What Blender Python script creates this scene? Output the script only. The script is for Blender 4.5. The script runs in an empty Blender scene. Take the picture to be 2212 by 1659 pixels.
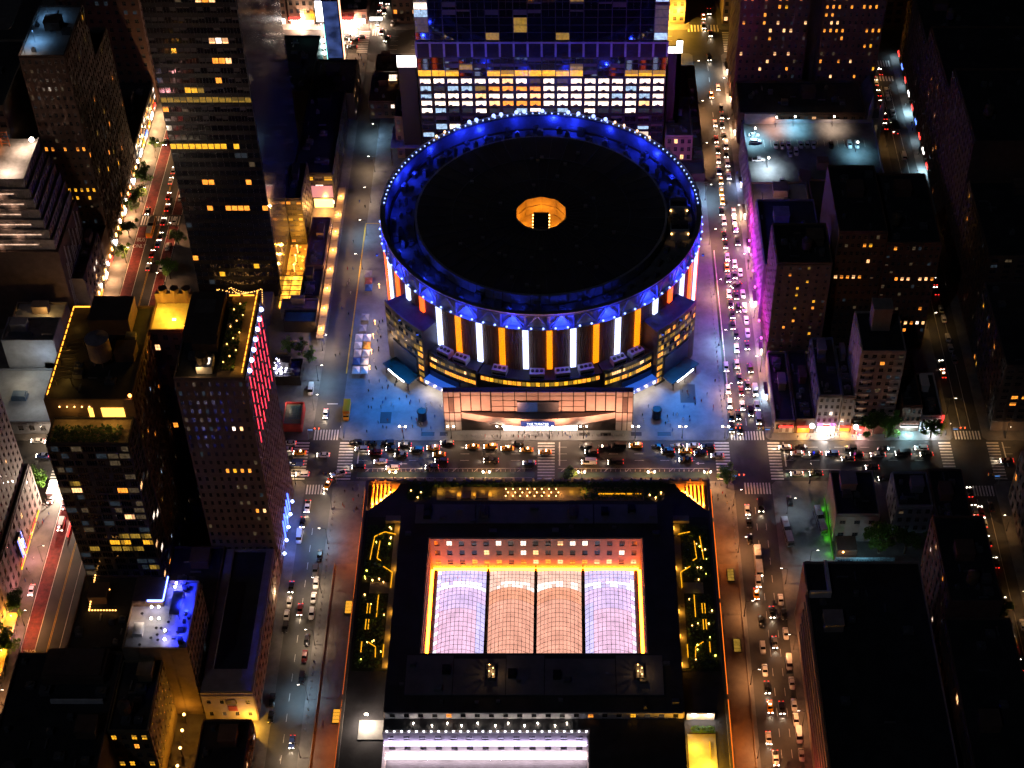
import bpy, bmesh, math, random
from mathutils import Vector, Matrix
random.seed(11)
sc = bpy.context.scene
col = sc.collection
R = math.radians
rnd = random.uniform

# ------------------------------------------------------------------ camera, sky, moon, exposure
cam = bpy.data.cameras.new('camera')
camo = bpy.data.objects.new('camera', cam)
col.objects.link(camo)
camo.location = (9.7, -435.5, 460.6)
camo.rotation_euler = (R(45.2), 0, 0)
cam.sensor_width = 36
cam.lens = 3640 / 2212 * 36
cam.shift_x = -109 / 2212
cam.clip_start = 1
cam.clip_end = 6000
sc.camera = camo
sc.render.resolution_x, sc.render.resolution_y = 1024, 768

world = bpy.data.worlds.new('World')
sc.world = world
world.use_nodes = True
wn = world.node_tree
for n in list(wn.nodes):
    wn.nodes.remove(n)
sky = wn.nodes.new('ShaderNodeTexSky')
sky.sky_type = 'NISHITA'
sky.sun_disc = False
sky.sun_elevation = R(-6)
sky.sun_rotation = R(200)
bg = wn.nodes.new('ShaderNodeBackground')
bg.inputs['Strength'].default_value = 0.1
wo = wn.nodes.new('ShaderNodeOutputWorld')
wn.links.new(sky.outputs[0], bg.inputs[0])
wn.links.new(bg.outputs[0], wo.inputs[0])

sun = bpy.data.lights.new('moon_light', 'SUN')
sun.energy = 0.05
sun.angle = R(0.5)
sun.color = (0.6, 0.7, 1.0)
suno = bpy.data.objects.new('moon_light', sun)
suno.rotation_euler = (R(35), R(-25), 0)
col.objects.link(suno)

sc.view_settings.view_transform = 'Standard'
sc.view_settings.look = 'None'
sc.view_settings.exposure = 0.35
sc.view_settings.gamma = 1
sc.view_settings.use_curve_mapping = False
sc.render.engine = 'CYCLES'
cy = sc.cycles
cy.use_denoising = True
cy.denoiser = 'OPENIMAGEDENOISE'
cy.use_light_tree = True
cy.max_bounces = 3
cy.diffuse_bounces = 1
cy.glossy_bounces = 2
cy.use_adaptive_sampling = True
cy.adaptive_threshold = 0.06
cy.adaptive_min_samples = 12
cy.transmission_bounces = 2
cy.transparent_max_bounces = 4
cy.caustics_reflective = False
cy.caustics_refractive = False
cy.sample_clamp_indirect = 4
cy.blur_glossy = 1.0

# ------------------------------------------------------------------ materials
MATS = {}
def mat(name, color, rough=0.7, metal=0.0, var=0.25, scale=0.35, bump=0.0, bscale=4.0, spec=0.4, coat=0.0):
    if name in MATS:
        return MATS[name]
    m = bpy.data.materials.new(name)
    m.use_nodes = True
    nt = m.node_tree
    b = nt.nodes['Principled BSDF']
    b.inputs['Roughness'].default_value = rough
    b.inputs['Metallic'].default_value = metal
    b.inputs['Specular IOR Level'].default_value = spec
    b.inputs['Coat Weight'].default_value = coat
    if var > 0:
        tc = nt.nodes.new('ShaderNodeTexCoord')
        geo = nt.nodes.new('ShaderNodeNewGeometry')
        no = nt.nodes.new('ShaderNodeTexNoise')
        no.inputs['Scale'].default_value = scale
        no.inputs['Detail'].default_value = 6
        no.inputs['Roughness'].default_value = 0.65
        nt.links.new(geo.outputs['Position'], no.inputs['Vector'])
        cr = nt.nodes.new('ShaderNodeValToRGB')
        e = cr.color_ramp.elements
        e[0].position, e[1].position = 0.3, 0.72
        e[0].color = tuple(c * (1 - var) for c in color) + (1,)
        e[1].color = tuple(min(1, c * (1 + var)) for c in color) + (1,)
        nt.links.new(no.outputs['Fac'], cr.inputs['Fac'])
        nt.links.new(cr.outputs['Color'], b.inputs['Base Color'])
        if bump > 0:
            n2 = nt.nodes.new('ShaderNodeTexNoise')
            n2.inputs['Scale'].default_value = bscale
            n2.inputs['Detail'].default_value = 4
            nt.links.new(geo.outputs['Position'], n2.inputs['Vector'])
            bp = nt.nodes.new('ShaderNodeBump')
            bp.inputs['Strength'].default_value = bump
            nt.links.new(n2.outputs['Fac'], bp.inputs['Height'])
            nt.links.new(bp.outputs['Normal'], b.inputs['Normal'])
    else:
        b.inputs['Base Color'].default_value = tuple(color) + (1,)
    MATS[name] = m
    return m

def emis(name, color, strength, sample=False, base=(0.02, 0.02, 0.02), var=0.0, scale=0.4):
    """something that gives off light: a lamp, a lit window, a screen"""
    if name in MATS:
        return MATS[name]
    m = bpy.data.materials.new(name)
    m.use_nodes = True
    nt = m.node_tree
    b = nt.nodes['Principled BSDF']
    b.inputs['Base Color'].default_value = tuple(base) + (1,)
    b.inputs['Roughness'].default_value = 0.35
    b.inputs['Emission Color'].default_value = tuple(color) + (1,)
    b.inputs['Emission Strength'].default_value = strength
    if var > 0:
        geo = nt.nodes.new('ShaderNodeNewGeometry')
        no = nt.nodes.new('ShaderNodeTexNoise')
        no.inputs['Scale'].default_value = scale
        no.inputs['Detail'].default_value = 5
        nt.links.new(geo.outputs['Position'], no.inputs['Vector'])
        mr = nt.nodes.new('ShaderNodeMapRange')
        mr.inputs['From Min'].default_value = 0.3
        mr.inputs['From Max'].default_value = 0.7
        mr.inputs['To Min'].default_value = strength * (1 - var)
        mr.inputs['To Max'].default_value = strength * (1 + var)
        nt.links.new(no.outputs['Fac'], mr.inputs['Value'])
        nt.links.new(mr.outputs['Result'], b.inputs['Emission Strength'])
    m.cycles.emission_sampling = 'FRONT_BACK' if sample else 'NONE'
    MATS[name] = m
    return m

ASPH = mat('asphalt', (0.055, 0.053, 0.05), 0.62, var=0.3, scale=0.12, bump=0.25, bscale=3, spec=0.35)
ASPH2 = mat('worn_asphalt', (0.075, 0.072, 0.066), 0.6, var=0.3, scale=0.1, bump=0.2, bscale=3)
PAVE = mat('pavement_concrete', (0.15, 0.14, 0.13), 0.8, var=0.3, scale=0.22, bump=0.15)
PLAZA = mat('plaza_paving', (0.14, 0.15, 0.16), 0.6, var=0.45, scale=0.1)
PAINTW = mat('road_paint_white', (0.62, 0.6, 0.55), 0.7, var=0.3, scale=1.2)
PAINTY = mat('road_paint_yellow', (0.6, 0.36, 0.05), 0.7, var=0.3, scale=1.2)
REDLANE = mat('red_bus_lane_paint', (0.13, 0.022, 0.022), 0.75, var=0.6, scale=0.5)
BIKE = mat('bike_lane_green', (0.05, 0.09, 0.075), 0.7, var=0.3, scale=0.3)
ROOF = mat('roof_tar', (0.03, 0.03, 0.032), 0.8, var=0.5, scale=0.15)
ROOFG = mat('roof_gravel', (0.1, 0.1, 0.105), 0.85, var=0.4, scale=0.2)
ROOFL = mat('roof_membrane_pale', (0.32, 0.31, 0.29), 0.8, var=0.3, scale=0.15)
ROOFW = mat('roof_brown', (0.16, 0.11, 0.08), 0.85, var=0.35, scale=0.2)
BRICK = mat('dark_brick', (0.12, 0.075, 0.055), 0.85, var=0.25, scale=0.3)
BRICK2 = mat('red_brown_brick', (0.16, 0.08, 0.055), 0.85, var=0.25, scale=0.3)
TAN = mat('tan_brick', (0.24, 0.18, 0.13), 0.85, var=0.2, scale=0.3)
PINKST = mat('pale_stone', (0.32, 0.26, 0.22), 0.8, var=0.2, scale=0.3)
STONE = mat('granite', (0.3, 0.28, 0.26), 0.8, var=0.2, scale=0.3)
GREYW = mat('grey_render', (0.2, 0.21, 0.23), 0.8, var=0.25, scale=0.2)
BLACKM = mat('black_metal', (0.012, 0.012, 0.014), 0.5, var=0.3)
DARKM = mat('dark_bronze', (0.035, 0.03, 0.027), 0.5, var=0.3)
STEEL = mat('grey_steel', (0.22, 0.22, 0.23), 0.45, 0.6, var=0.2)
WHITEP = mat('white_paint', (0.7, 0.68, 0.65), 0.6, var=0.15)
RIBW = mat('ribbed_precast', (0.17, 0.1, 0.06), 0.8, var=0.2, scale=0.3)
GLASS = mat('dark_glass', (0.012, 0.014, 0.018), 0.08, var=0.0, spec=0.7)
GLASSB = mat('curtain_glass', (0.008, 0.011, 0.016), 0.06, var=0.0, spec=0.9)
GLASSW = mat('unlit_window', (0.03, 0.031, 0.033), 0.2, var=0.0, spec=0.8)
FRAME = mat('window_frame', (0.08, 0.075, 0.07), 0.6, var=0.0)
PINKP = mat('theatre_panel', (0.42, 0.34, 0.3), 0.7, var=0.12, scale=0.3)
LEAF = mat('leaves', (0.06, 0.13, 0.025), 0.7, var=0.4, scale=1.5)
LEAFD = mat('hedge_leaves', (0.045, 0.09, 0.025), 0.7, var=0.4, scale=1.5)
BARK = mat('bark', (0.1, 0.075, 0.05), 0.9)
TERR = mat('terrace_deck', (0.26, 0.19, 0.12), 0.8, var=0.3, scale=0.6)

WIN = {
    'amber': emis('window_amber', (1.0, 0.30, 0.03), 1.35, var=0.4, scale=0.9),
    'yellow': emis('window_yellow', (1.0, 0.44, 0.02), 1.05, var=0.4, scale=0.9),
    'warm': emis('window_warm', (1.0, 0.5, 0.2), 1.7, var=0.4, scale=0.9),
    'white': emis('window_white', (1.0, 0.78, 0.62), 1.9, var=0.4, scale=0.9),
    'cool': emis('window_cool', (0.5, 0.72, 1.0), 0.7, var=0.4, scale=0.9),
    'dim': emis('window_dim', (0.8, 0.55, 0.3), 0.06, var=0.5, scale=0.9),
    'dimcool': emis('window_dim_cool', (0.35, 0.5, 0.65), 0.035, var=0.5, scale=0.9),
    'olive': emis('window_olive', (0.7, 0.4, 0.05), 0.34, var=0.4, scale=0.9),
    'off': GLASSW,
    'glass': GLASSB,
}
BLINDM = {
    'amber': emis('blind_amber', (0.8, 0.24, 0.03), 0.5), 'yellow': emis('blind_yellow', (0.7, 0.33, 0.03), 0.45), 'warm': emis('blind_warm', (0.9, 0.45, 0.2), 0.75),
    'white': emis('blind_white', (0.9, 0.68, 0.52), 0.9), 'olive': emis('blind_olive', (0.5, 0.3, 0.05), 0.15),
}
HOTW = emis('lamp_white', (1, 0.86, 0.7), 30)
HOTA = emis('lamp_amber', (1, 0.48, 0.13), 9)
HOTO = emis('lamp_orange', (1, 0.3, 0.05), 9)
BULB = emis('string_bulb', (1, 0.45, 0.1), 5)
SIGNW = emis('sign_white', (1, 0.93, 0.86), 4.5, sample=True)
SIGNR = emis('sign_red', (1, 0.04, 0.03), 2.5)
SIGNB = emis('sign_blue', (0.1, 0.2, 1), 2.5)
SIGNO = emis('sign_orange', (1, 0.25, 0.01), 2)
SIGNY = emis('sign_yellow', (1, 0.6, 0.01), 1.6)
SIGNP = emis('sign_magenta', (1, 0.1, 0.7), 4)
SIGNT = emis('sign_teal', (0.1, 0.7, 0.9), 3)

# ------------------------------------------------------------------ mesh helpers
class MB:
    def __init__(self):
        self.v, self.f, self.m = [], [], []
    def quad(self, a, b, c, d, m=0):
        n = len(self.v)
        self.v += [a, b, c, d]
        self.f.append((n, n + 1, n + 2, n + 3))
        self.m.append(m)
    def box(self, x0, x1, y0, y1, z0, z1, m=0, bottom=True):
        n = len(self.v)
        self.v += [(x0, y0, z0), (x1, y0, z0), (x1, y1, z0), (x0, y1, z0), (x0, y0, z1), (x1, y0, z1), (x1, y1, z1), (x0, y1, z1)]
        fs = [(0, 1, 5, 4), (1, 2, 6, 5), (2, 3, 7, 6), (3, 0, 4, 7), (4, 5, 6, 7)]
        if bottom:
            fs.append((3, 2, 1, 0))
        for f in fs:
            self.f.append(tuple(n + i for i in f))
            self.m.append(m)
        return self
    def poly(self, pts, z0, z1, m=0, mt=None):
        """vertical prism over a counter-clockwise outline"""
        n, k = len(self.v), len(pts)
        self.v += [(p[0], p[1], z0) for p in pts] + [(p[0], p[1], z1) for p in pts]
        for i in range(k):
            j = (i + 1) % k
            self.f.append((n + i, n + j, n + k + j, n + k + i)); self.m.append(m)
        self.f.append(tuple(n + k + i for i in range(k))); self.m.append(m if mt is None else mt)
        self.f.append(tuple(n + i for i in reversed(range(k)))); self.m.append(m)
        return self
    def bar(self, a, b, w, m=0):
        a, b = Vector(a), Vector(b)
        d = (b - a).normalized()
        up = Vector((0, 0, 1)) if abs(d.z) < 0.9 else Vector((1, 0, 0))
        s = d.cross(up).normalized() * w / 2
        t = d.cross(s).normalized() * w / 2
        n = len(self.v)
        for p in (a, b):
            for q in (s + t, s - t, -s - t, -s + t):
                self.v.append(tuple(p + q))
        for f in ((0, 1, 5, 4), (1, 2, 6, 5), (2, 3, 7, 6), (3, 0, 4, 7), (3, 2, 1, 0), (4, 5, 6, 7)):
            self.f.append(tuple(n + i for i in f)); self.m.append(m)
        return self
    def cyl(self, cx, cy_, z0, z1, r0, r1=None, k=12, m=0, cap=True):
        r1 = r0 if r1 is None else r1
        n = len(self.v)
        for i in range(k):
            a = 2 * math.pi * i / k
            self.v.append((cx + r0 * math.cos(a), cy_ + r0 * math.sin(a), z0))
        for i in range(k):
            a = 2 * math.pi * i / k
            self.v.append((cx + r1 * math.cos(a), cy_ + r1 * math.sin(a), z1))
        for i in range(k):
            j = (i + 1) % k
            self.f.append((n + i, n + j, n + k + j, n + k + i)); self.m.append(m)
        if cap:
            self.f.append(tuple(n + k + i for i in range(k))); self.m.append(m)
            self.f.append(tuple(n + i for i in reversed(range(k)))); self.m.append(m)
        return self
    def ball(self, c, r, m=0, k=6, h=4, sz=1.0):
        n = len(self.v)
        self.v.append((c[0], c[1], c[2] - r * sz))
        for j in range(1, h):
            p = -math.pi / 2 + math.pi * j / h
            for i in range(k):
                a = 2 * math.pi * i / k
                self.v.append((c[0] + r * math.cos(p) * math.cos(a), c[1] + r * math.cos(p) * math.sin(a), c[2] + r * sz * math.sin(p)))
        self.v.append((c[0], c[1], c[2] + r * sz))
        top = len(self.v) - 1
        for i in range(k):
            i2 = (i + 1) % k
            self.f.append((n, n + 1 + i2, n + 1 + i)); self.m.append(m)
            for j in range(h - 2):
                a, b = n + 1 + j * k, n + 1 + (j + 1) * k
                self.f.append((a + i, a + i2, b + i2, b + i)); self.m.append(m)
            b = n + 1 + (h - 2) * k
            self.f.append((b + i, b + i2, top)); self.m.append(m)
        return self
    def sector(self, cx, cy_, r0, r1, a0, a1, z0, z1, n=12, m=0, mt=None, z1o=None):
        """ring sector; angles in degrees from the west (camera) side, positive to the right"""
        zo = z1 if z1o is None else z1o
        P = lambda r, a, z: (cx + r * math.sin(R(a)), cy_ - r * math.cos(R(a)), z)
        mt = m if mt is None else mt
        full = abs(a1 - a0) >= 359.9
        for i in range(n):
            a, b = a0 + (a1 - a0) * i / n, a0 + (a1 - a0) * (i + 1) / n
            self.quad(P(r1, a, z0), P(r1, b, z0), P(r1, b, zo), P(r1, a, zo), m)
            if r0 > 0:
                self.quad(P(r0, b, z0), P(r0, a, z0), P(r0, a, z1), P(r0, b, z1), m)
            self.quad(P(r0, a, z1), P(r1, a, zo), P(r1, b, zo), P(r0, b, z1), mt)
        if not full:
            self.quad(P(r0, a0, z0), P(r1, a0, z0), P(r1, a0, zo), P(r0, a0, z1), m)
            self.quad(P(r1, a1, z0), P(r0, a1, z0), P(r0, a1, z1), P(r1, a1, zo), m)
        return self
    def mesh(self, name, mats, smooth=False):
        me = bpy.data.meshes.new(name)
        me.from_pydata(self.v, [], self.f)
        for m in (mats if isinstance(mats, (list, tuple)) else [mats]):
            me.materials.append(m)
        me.polygons.foreach_set('material_index', self.m)
        if smooth:
            me.polygons.foreach_set('use_smooth', [True] * len(self.f))
        me.update()
        return me
    def build(self, name, mats, parent=None, smooth=False):
        return link(name, self.mesh(name, mats, smooth), parent)

def link(name, data, parent=None, loc=None, rz=0.0, scale=None):
    o = bpy.data.objects.new(name, data)
    col.objects.link(o)
    if parent is not None:
        o.parent = parent
    if loc is not None:
        o.location = loc
    if rz:
        o.rotation_euler = (0, 0, rz)
    if scale is not None:
        o.scale = scale
    return o

def tag(o, label=None, cat=None, group=None, kind=None):
    if label: o['label'] = label
    if cat: o['category'] = cat
    if group: o['group'] = group
    if kind: o['kind'] = kind
    return o

def thing(name, label, cat, loc=(0, 0, 0), rz=0.0, group=None):
    return tag(link(name, None, None, loc, rz), label, cat, group)

def struct(name, mb, mats):
    return tag(mb.build(name, mats), kind='structure')

def lamp_light(name, kind, loc, energy, color, parent=None, radius=0.3, rot=None, spot=None, blend=0.6):
    l = bpy.data.lights.new(name, kind)
    l.energy = energy * 1.7
    l.color = color
    if kind != 'AREA':
        l.shadow_soft_size = radius
    if kind == 'SPOT':
        l.spot_size = R(spot or 120)
        l.spot_blend = blend
    o = link(name, l, parent, loc)
    if rot is not None:
        o.rotation_euler = rot
    return o

def aim(src, dst):
    return (Vector(dst) - Vector(src)).to_track_quat('-Z', 'Y').to_euler()

def text_mesh(name, body, size, m, parent, loc, rot, extrude=0.0, align='LEFT', line=1.0, scale=None):
    cu = bpy.data.curves.new(name, 'FONT')
    cu.body, cu.size, cu.align_x, cu.extrude, cu.space_line = body, size, align, extrude, line
    tmp = bpy.data.objects.new(name, cu)
    col.objects.link(tmp)
    dg = bpy.context.evaluated_depsgraph_get()
    me = bpy.data.meshes.new_from_object(tmp.evaluated_get(dg))
    bpy.data.objects.remove(tmp)
    me.materials.clear(); me.materials.append(m)
    o = link(name, me, parent, loc)
    o.rotation_euler = rot
    if scale: o.scale = scale
    return o

WORDS = 'first second third fourth fifth sixth seventh eighth ninth tenth eleventh twelfth thirteenth fourteenth fifteenth sixteenth seventeenth eighteenth nineteenth twentieth'.split()
def nth(i):
    if i < 20: return WORDS[i]
    t = {2: 'twenty', 3: 'thirty', 4: 'forty', 5: 'fifty'}[(i + 1) // 10]
    return (t[:-1] + 'ieth') if (i + 1) % 10 == 0 else t + '-' + WORDS[(i + 1) % 10 - 1]

# ------------------------------------------------------------------ facade and building helpers
PANES = {}
VRG = random.Random(4)
def pane_mesh(w, h, key, style):
    var = VRG.choice((0, 0, 1, 2, 3))
    k = (round(w, 2), round(h, 2), key, style, var)
    if k in PANES:
        return PANES[k]
    mb = MB()
    a, b = w / 2, h / 2
    mb.quad((-a, 0, -b), (a, 0, -b), (a, 0, b), (-a, 0, b), 0)
    t = 0.07
    if style == 'sash':
        mb.box(-a, a, -0.09, -0.004, -t / 2, t / 2, 1)
        mb.box(-t / 2, t / 2, -0.07, -0.004, -b, b, 1)
    elif style == 'wide':
        for x in (-a / 2, 0, a / 2):
            mb.box(x - t / 2, x + t / 2, -0.07, -0.004, -b, b, 1)
    elif style == 'desk':
        for x in (-a / 3, a / 3):
            mb.box(x - t / 2, x + t / 2, -0.07, -0.004, -b, b, 1)
        if var < 2:
            mb.box(-a * 0.45, a * 0.4, -0.05, -0.004, -b, -b * 0.72, 1)
            mb.box(-a * 0.15, a * 0.2, -0.05, -0.004, -b * 0.72, -b * 0.4, 1)
        elif var == 2:
            mb.box(-a * 0.9, -a * 0.3, -0.05, -0.004, -b, -b * 0.6, 1)
            mb.quad((-a, -0.03, b * 0.5), (a, -0.03, b * 0.5), (a, -0.03, b), (-a, -0.03, b), 2)
        else:
            mb.box(a * 0.1, a * 0.8, -0.05, -0.004, -b, -b * 0.66, 1)
    elif style == 'one':
        mb.box(-t / 2, t / 2, -0.07, -0.004, -b, b, 1)
    if var and style in ('sash', 'one'):
        q = (0.0, 0.22, 0.45, 0.7)[var]
        mb.quad((-a, -0.03, b - h * q), (a, -0.03, b - h * q), (a, -0.03, b), (-a, -0.03, b), 2)
    elif var > 1 and style == 'wide':
        x0 = -a if var == 2 else a * 0.3
        mb.quad((x0, -0.03, -b), (x0 + a * 0.7, -0.03, -b), (x0 + a * 0.7, -0.03, b), (x0, -0.03, b), 2)
    me = mb.mesh('window', [WIN[key], FRAME, BLINDM[key] if key in BLINDM else FRAME])
    PANES[k] = me
    return me

FACE = {'f': (0.0, lambda a, o, c: (a, c - o)), 'r': (math.pi / 2, lambda a, o, c: (c + o, a)),
        'l': (-math.pi / 2, lambda a, o, c: (c - o, a)), 'b': (math.pi, lambda a, o, c: (a, c + o))}

def facade(wall, root, face, c, a0, a1, z0, z1, nx, nz, lit, fw=0.5, fh=0.55, depth=0.3, style='sash', wm=0, cap=[300], bottom_h=0.0):
    """a wall of real piers and spandrels on face f/r/l of a block, with each window a part set back in its opening"""
    rot, P = FACE[face]
    w, h = (a1 - a0) / nx, (z1 - z0) / nz
    pw, ph = w * fw, h * fh
    def slab(p0, p1, q0, q1, d):
        x0, y0 = P(p0, 0, c); x1, y1 = P(p1, d, c)
        wall.box(min(x0, x1), max(x0, x1), min(y0, y1), max(y0, y1), q0, q1, wm)
    for i in range(nx + 1):
        m = a0 + i * w
        slab(max(a0, m - (w - pw) / 2), min(a1, m + (w - pw) / 2), z0, z1, depth)
    for k in range(nz + 1):
        m = z0 + k * h
        q0, q1 = max(z0, m - (h - ph) / 2), min(z1 - 0.01, m + (h - ph) / 2)
        slab(a0 + 0.01, a1 - 0.01, q0, q1, depth - 0.06)
    rest = None
    for k in range(nz - 1, -1, -1):
        for i in range(nx):
            key = lit(i, k)
            if key is None:
                continue
            x, y = P(a0 + (i + 0.5) * w, 0.05, c)
            z = z0 + (k + 0.5) * h
            if root.get('wincount', 0) < cap[0]:
                link('window', pane_mesh(pw, ph, key, style), root, (x, y, z), rot)
                root['wincount'] = root.get('wincount', 0) + 1
            else:
                rest = rest or MB()
                xa, ya = P(a0 + (i + 0.5) * w - pw / 2, 0.05, c); xb, yb = P(a0 + (i + 0.5) * w + pw / 2, 0.05, c)
                rest.quad((xa, ya, z - ph / 2), (xb, yb, z - ph / 2), (xb, yb, z + ph / 2), (xa, ya, z + ph / 2), list(WIN).index(key))
    if rest:
        tag(rest.build('window_rows', list(WIN.values()), root), kind='stuff')

def litfn(p=0.05, keys=('warm', 'amber', 'white'), dim=0.1, rows=None, seed=0, glass='off', cells=None):
    rg = random.Random(seed)
    rows, cells = rows or {}, cells or {}
    def f(i, k):
        r1, r2 = rg.random(), rg.random()
        if (i, k) in cells:
            return cells[(i, k)]
        if k in rows:
            pr, ky = rows[k]
            if r1 < pr:
                return ky
        if r1 < p:
            return keys[int(r2 * len(keys)) % len(keys)]
        if r1 < p + dim:
            return 'dim' if r2 < 0.5 else 'dimcool'
        return glass
    return f

def parapet(mb, x0, x1, y0, y1, z, h=0.9, t=0.45, m=0):
    mb.box(x0, x1, y0, y0 + t, z, z + h, m)
    mb.box(x0, x1, y1 - t, y1, z, z + h, m)
    mb.box(x0, x0 + t, y0 + t, y1 - t, z, z + h, m)
    mb.box(x1 - t, x1, y0 + t, y1 - t, z, z + h, m)

def building(name, label, x0, x1, y0, y1, z1, wm, rm, faces=(), z0=0.0, clutter=3, seed=0, cat='building', par=0.9, cap=300):
    """block with facades, parapet, roof sheet, bulkhead and roof plant"""
    rg = random.Random(seed + 5)
    root = thing(name, label, cat, ((x0 + x1) / 2, (y0 + y1) / 2, z0))
    inv = Matrix.Translation(-root.location)
    wall = MB().box(x0, x1, y0, y1, z0, z1)
    for fc in faces:
        face, nx, nz, lit = fc[:4]
        kw = dict(fc[4]) if len(fc) > 4 else {}
        za, zb = kw.pop('z0', z0 + 1.0), kw.pop('z1', z1)
        a0, a1 = (x0, x1) if face in 'fb' else (y0, y1)
        a0, a1 = kw.pop('a0', a0), kw.pop('a1', a1)
        c = {'f': y0, 'b': y1, 'r': x1, 'l': x0}[face]
        facade(wall, root, face, c, a0, a1, za, zb, nx, nz, lit, cap=[cap], **kw)
    parapet(wall, x0, x1, y0, y1, z1, par)
    wall.build('wall', wm, root)
    rf = MB().box(x0 + 0.46, x1 - 0.46, y0 + 0.46, y1 - 0.46, z1 + 0.004, z1 + 0.06)
    rfo = rf.build('roof', rm, root)
    w, d = x1 - x0, y1 - y0
    if clutter:
        bw, bd = min(6, w * 0.35), min(6, d * 0.3)
        bx, by = rg.uniform(x0 + 1.5, x1 - bw - 1.5), rg.uniform(y0 + d * 0.4, y1 - bd - 1)
        bk = MB().box(bx, bx + bw, by, by + bd, z1 + 0.06, z1 + 3.6).box(bx - 0.2, bx + bw + 0.2, by - 0.2, by + bd + 0.2, z1 + 3.6, z1 + 3.85)
        bk.build('stair_bulkhead', wm, rfo)
        for i in range(clutter * 2):
            ux, uy = rg.uniform(x0 + 1.2, x1 - 4), rg.uniform(y0 + 1.2, y1 - 4)
            if bx - 3.4 < ux < bx + bw + 0.6 and by - 3.0 < uy < by + bd + 0.6:
                continue
            s = rg.uniform(0.9, 2.8)
            u = MB().box(ux, ux + s * 1.2, uy, uy + s, z1 + 0.06, z1 + rg.uniform(1.1, 2.0))
            u.cyl(ux + s * 0.6, uy + s / 2, z1 + 1.0, z1 + 2.15, s * 0.32, k=10)
            u.build('vent_unit', STEEL if i % 2 else ROOFG, rfo)
        du = MB()
        for i in range(clutter + 1):
            px, py = rg.uniform(x0 + 1, x1 - 5), rg.uniform(y0 + 1, y1 - 5)
            lx, ly = (rg.uniform(2, 4), 0.5) if i % 2 else (0.5, rg.uniform(2, 4))
            du.box(px, px + lx, py, py + ly, z1 + 0.3, z1 + 0.75).box(px + 0.1, px + 0.3, py + 0.1, py + 0.3, z1 + 0.06, z1 + 0.3)
        du.build('ducts', STEEL, rfo)
        if z1 > 28 and w > 12 and d > 12 and seed % 3 != 1:
            tx, ty = rg.uniform(x0 + 4, x1 - 4), rg.uniform(y0 + 4, y0 + d * 0.38)
            tk = MB().cyl(tx, ty, z1 + 2.6, z1 + 6.2, 1.9, 1.8, 14).cyl(tx, ty, z1 + 6.2, z1 + 7.4, 2.0, 0.1, 14)
            for q in range(4):
                tk.bar((tx + 1.3 * math.cos(q * 1.57 + 0.8), ty + 1.3 * math.sin(q * 1.57 + 0.8), z1 + 0.06), (tx + 1.3 * math.cos(q * 1.57 + 0.8), ty + 1.3 * math.sin(q * 1.57 + 0.8), z1 + 2.6), 0.2)
            tk.build('water_tank', BARK if 'bark' in MATS else ROOFW, rfo)
    for ch in list(root.children):
        ch.matrix_parent_inverse = inv
    return root

# ------------------------------------------------------------------ vehicle positions: kind+colour, x, y, z, heading, lights on
VEH = {}
VEH['avenue']='''sw,-92.4,-3.6,0,180,1 sw,-93.4,-6.9,0,180,1 sy,-88.1,-8.5,0,180,1 vl,-88.8,-14.2,0,180,1 sw,-79.2,-9.7,0,180,1 uw,-85.9,-19.4,0,180,1 uk,-67.7,-3.4,0,180,0 sk,-62.1,-3.8,0,180,0 uk,-55.6,-3.7,0,180,0 sk,-49.2,-4.6,0,180,1 uo,-65.2,-6.8,0,180,1 uk,-53.7,-6.7,0,180,1 ur,-60.0,-8.5,0,180,1 sk,-50.4,-9.7,0,180,1 uk,-44.6,-7.1,0,180,1 uy,-38.6,-6.2,0,180,1 sy,-36.2,-9.4,0,180,1 uk,-33.5,-3.7,0,180,1 sy,-23.9,-5.5,0,180,1 uy,-17.2,-5.5,0,180,1 sy,-10.9,-6.3,0,180,1 sw,-57.7,-13.0,0,180,1 uk,-65.6,-15.9,0,180,1 uw,-53.0,-16.3,0,180,1 uk,-35.2,-12.8,0,180,1 ug,-38.5,-15.9,0,180,1 pk,-16.8,-12.6,0,180,1 sy,-76.1,-24.4,0,255,1 pw,-72.8,-19.1,0,200,1 uk,-7.2,-4.0,0,180,0 sy,-3.7,-7.1,0,180,1 sy,3.2,-8.3,0,180,1 sl,-2.6,-13.7,0,180,1 uk,18.5,-5.3,0,180,0 uk,20.4,-8.1,0,180,1 sk,25.4,-5.5,0,180,0 vk,30.8,-5.2,0,180,0 uy,37.1,-5.0,0,180,1 vw,19.5,-13.4,0,180,1 vk,29.3,-13.5,0,180,1 sk,45.3,-5.5,0,180,0 uk,48.9,-7.8,0,180,1 sg,52.4,-5.2,0,180,0 sy,55.5,-7.7,0,180,1 sw,58.5,-4.9,0,180,1 uk,63.9,-5.8,0,180,1 uk,61.1,-9.0,0,180,1 so,67.2,-10.0,0,180,1 sk,55.3,-12.2,0,180,1 sw,92.7,-5.8,0,180,1 sk,98.7,-5.8,0,180,0 sw,97.1,-8.8,0,180,1 sk,103.8,-9.0,0,180,1 ul,110.0,-9.0,0,180,1 uk,117.2,-6.3,0,180,0 ug,115.5,-11.8,0,180,1 uk,119.0,-9.5,0,180,1 pw,126.9,-9.7,0,180,1 sk,129.5,-6.6,0,180,0 vk,136.3,-9.0,0,180,1 uw,143.5,-6.3,0,180,1 sk,145.0,-9.3,0,180,1 uk,123.9,-16.0,0,180,1 sw,95.9,-19.1,0,180,1 uk,102.9,-19.1,0,180,1 uk,127.9,-21.7,0,180,1 vk,146.5,-18.8,0,180,0 sr,174.3,-12.5,0,180,1'''
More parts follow.
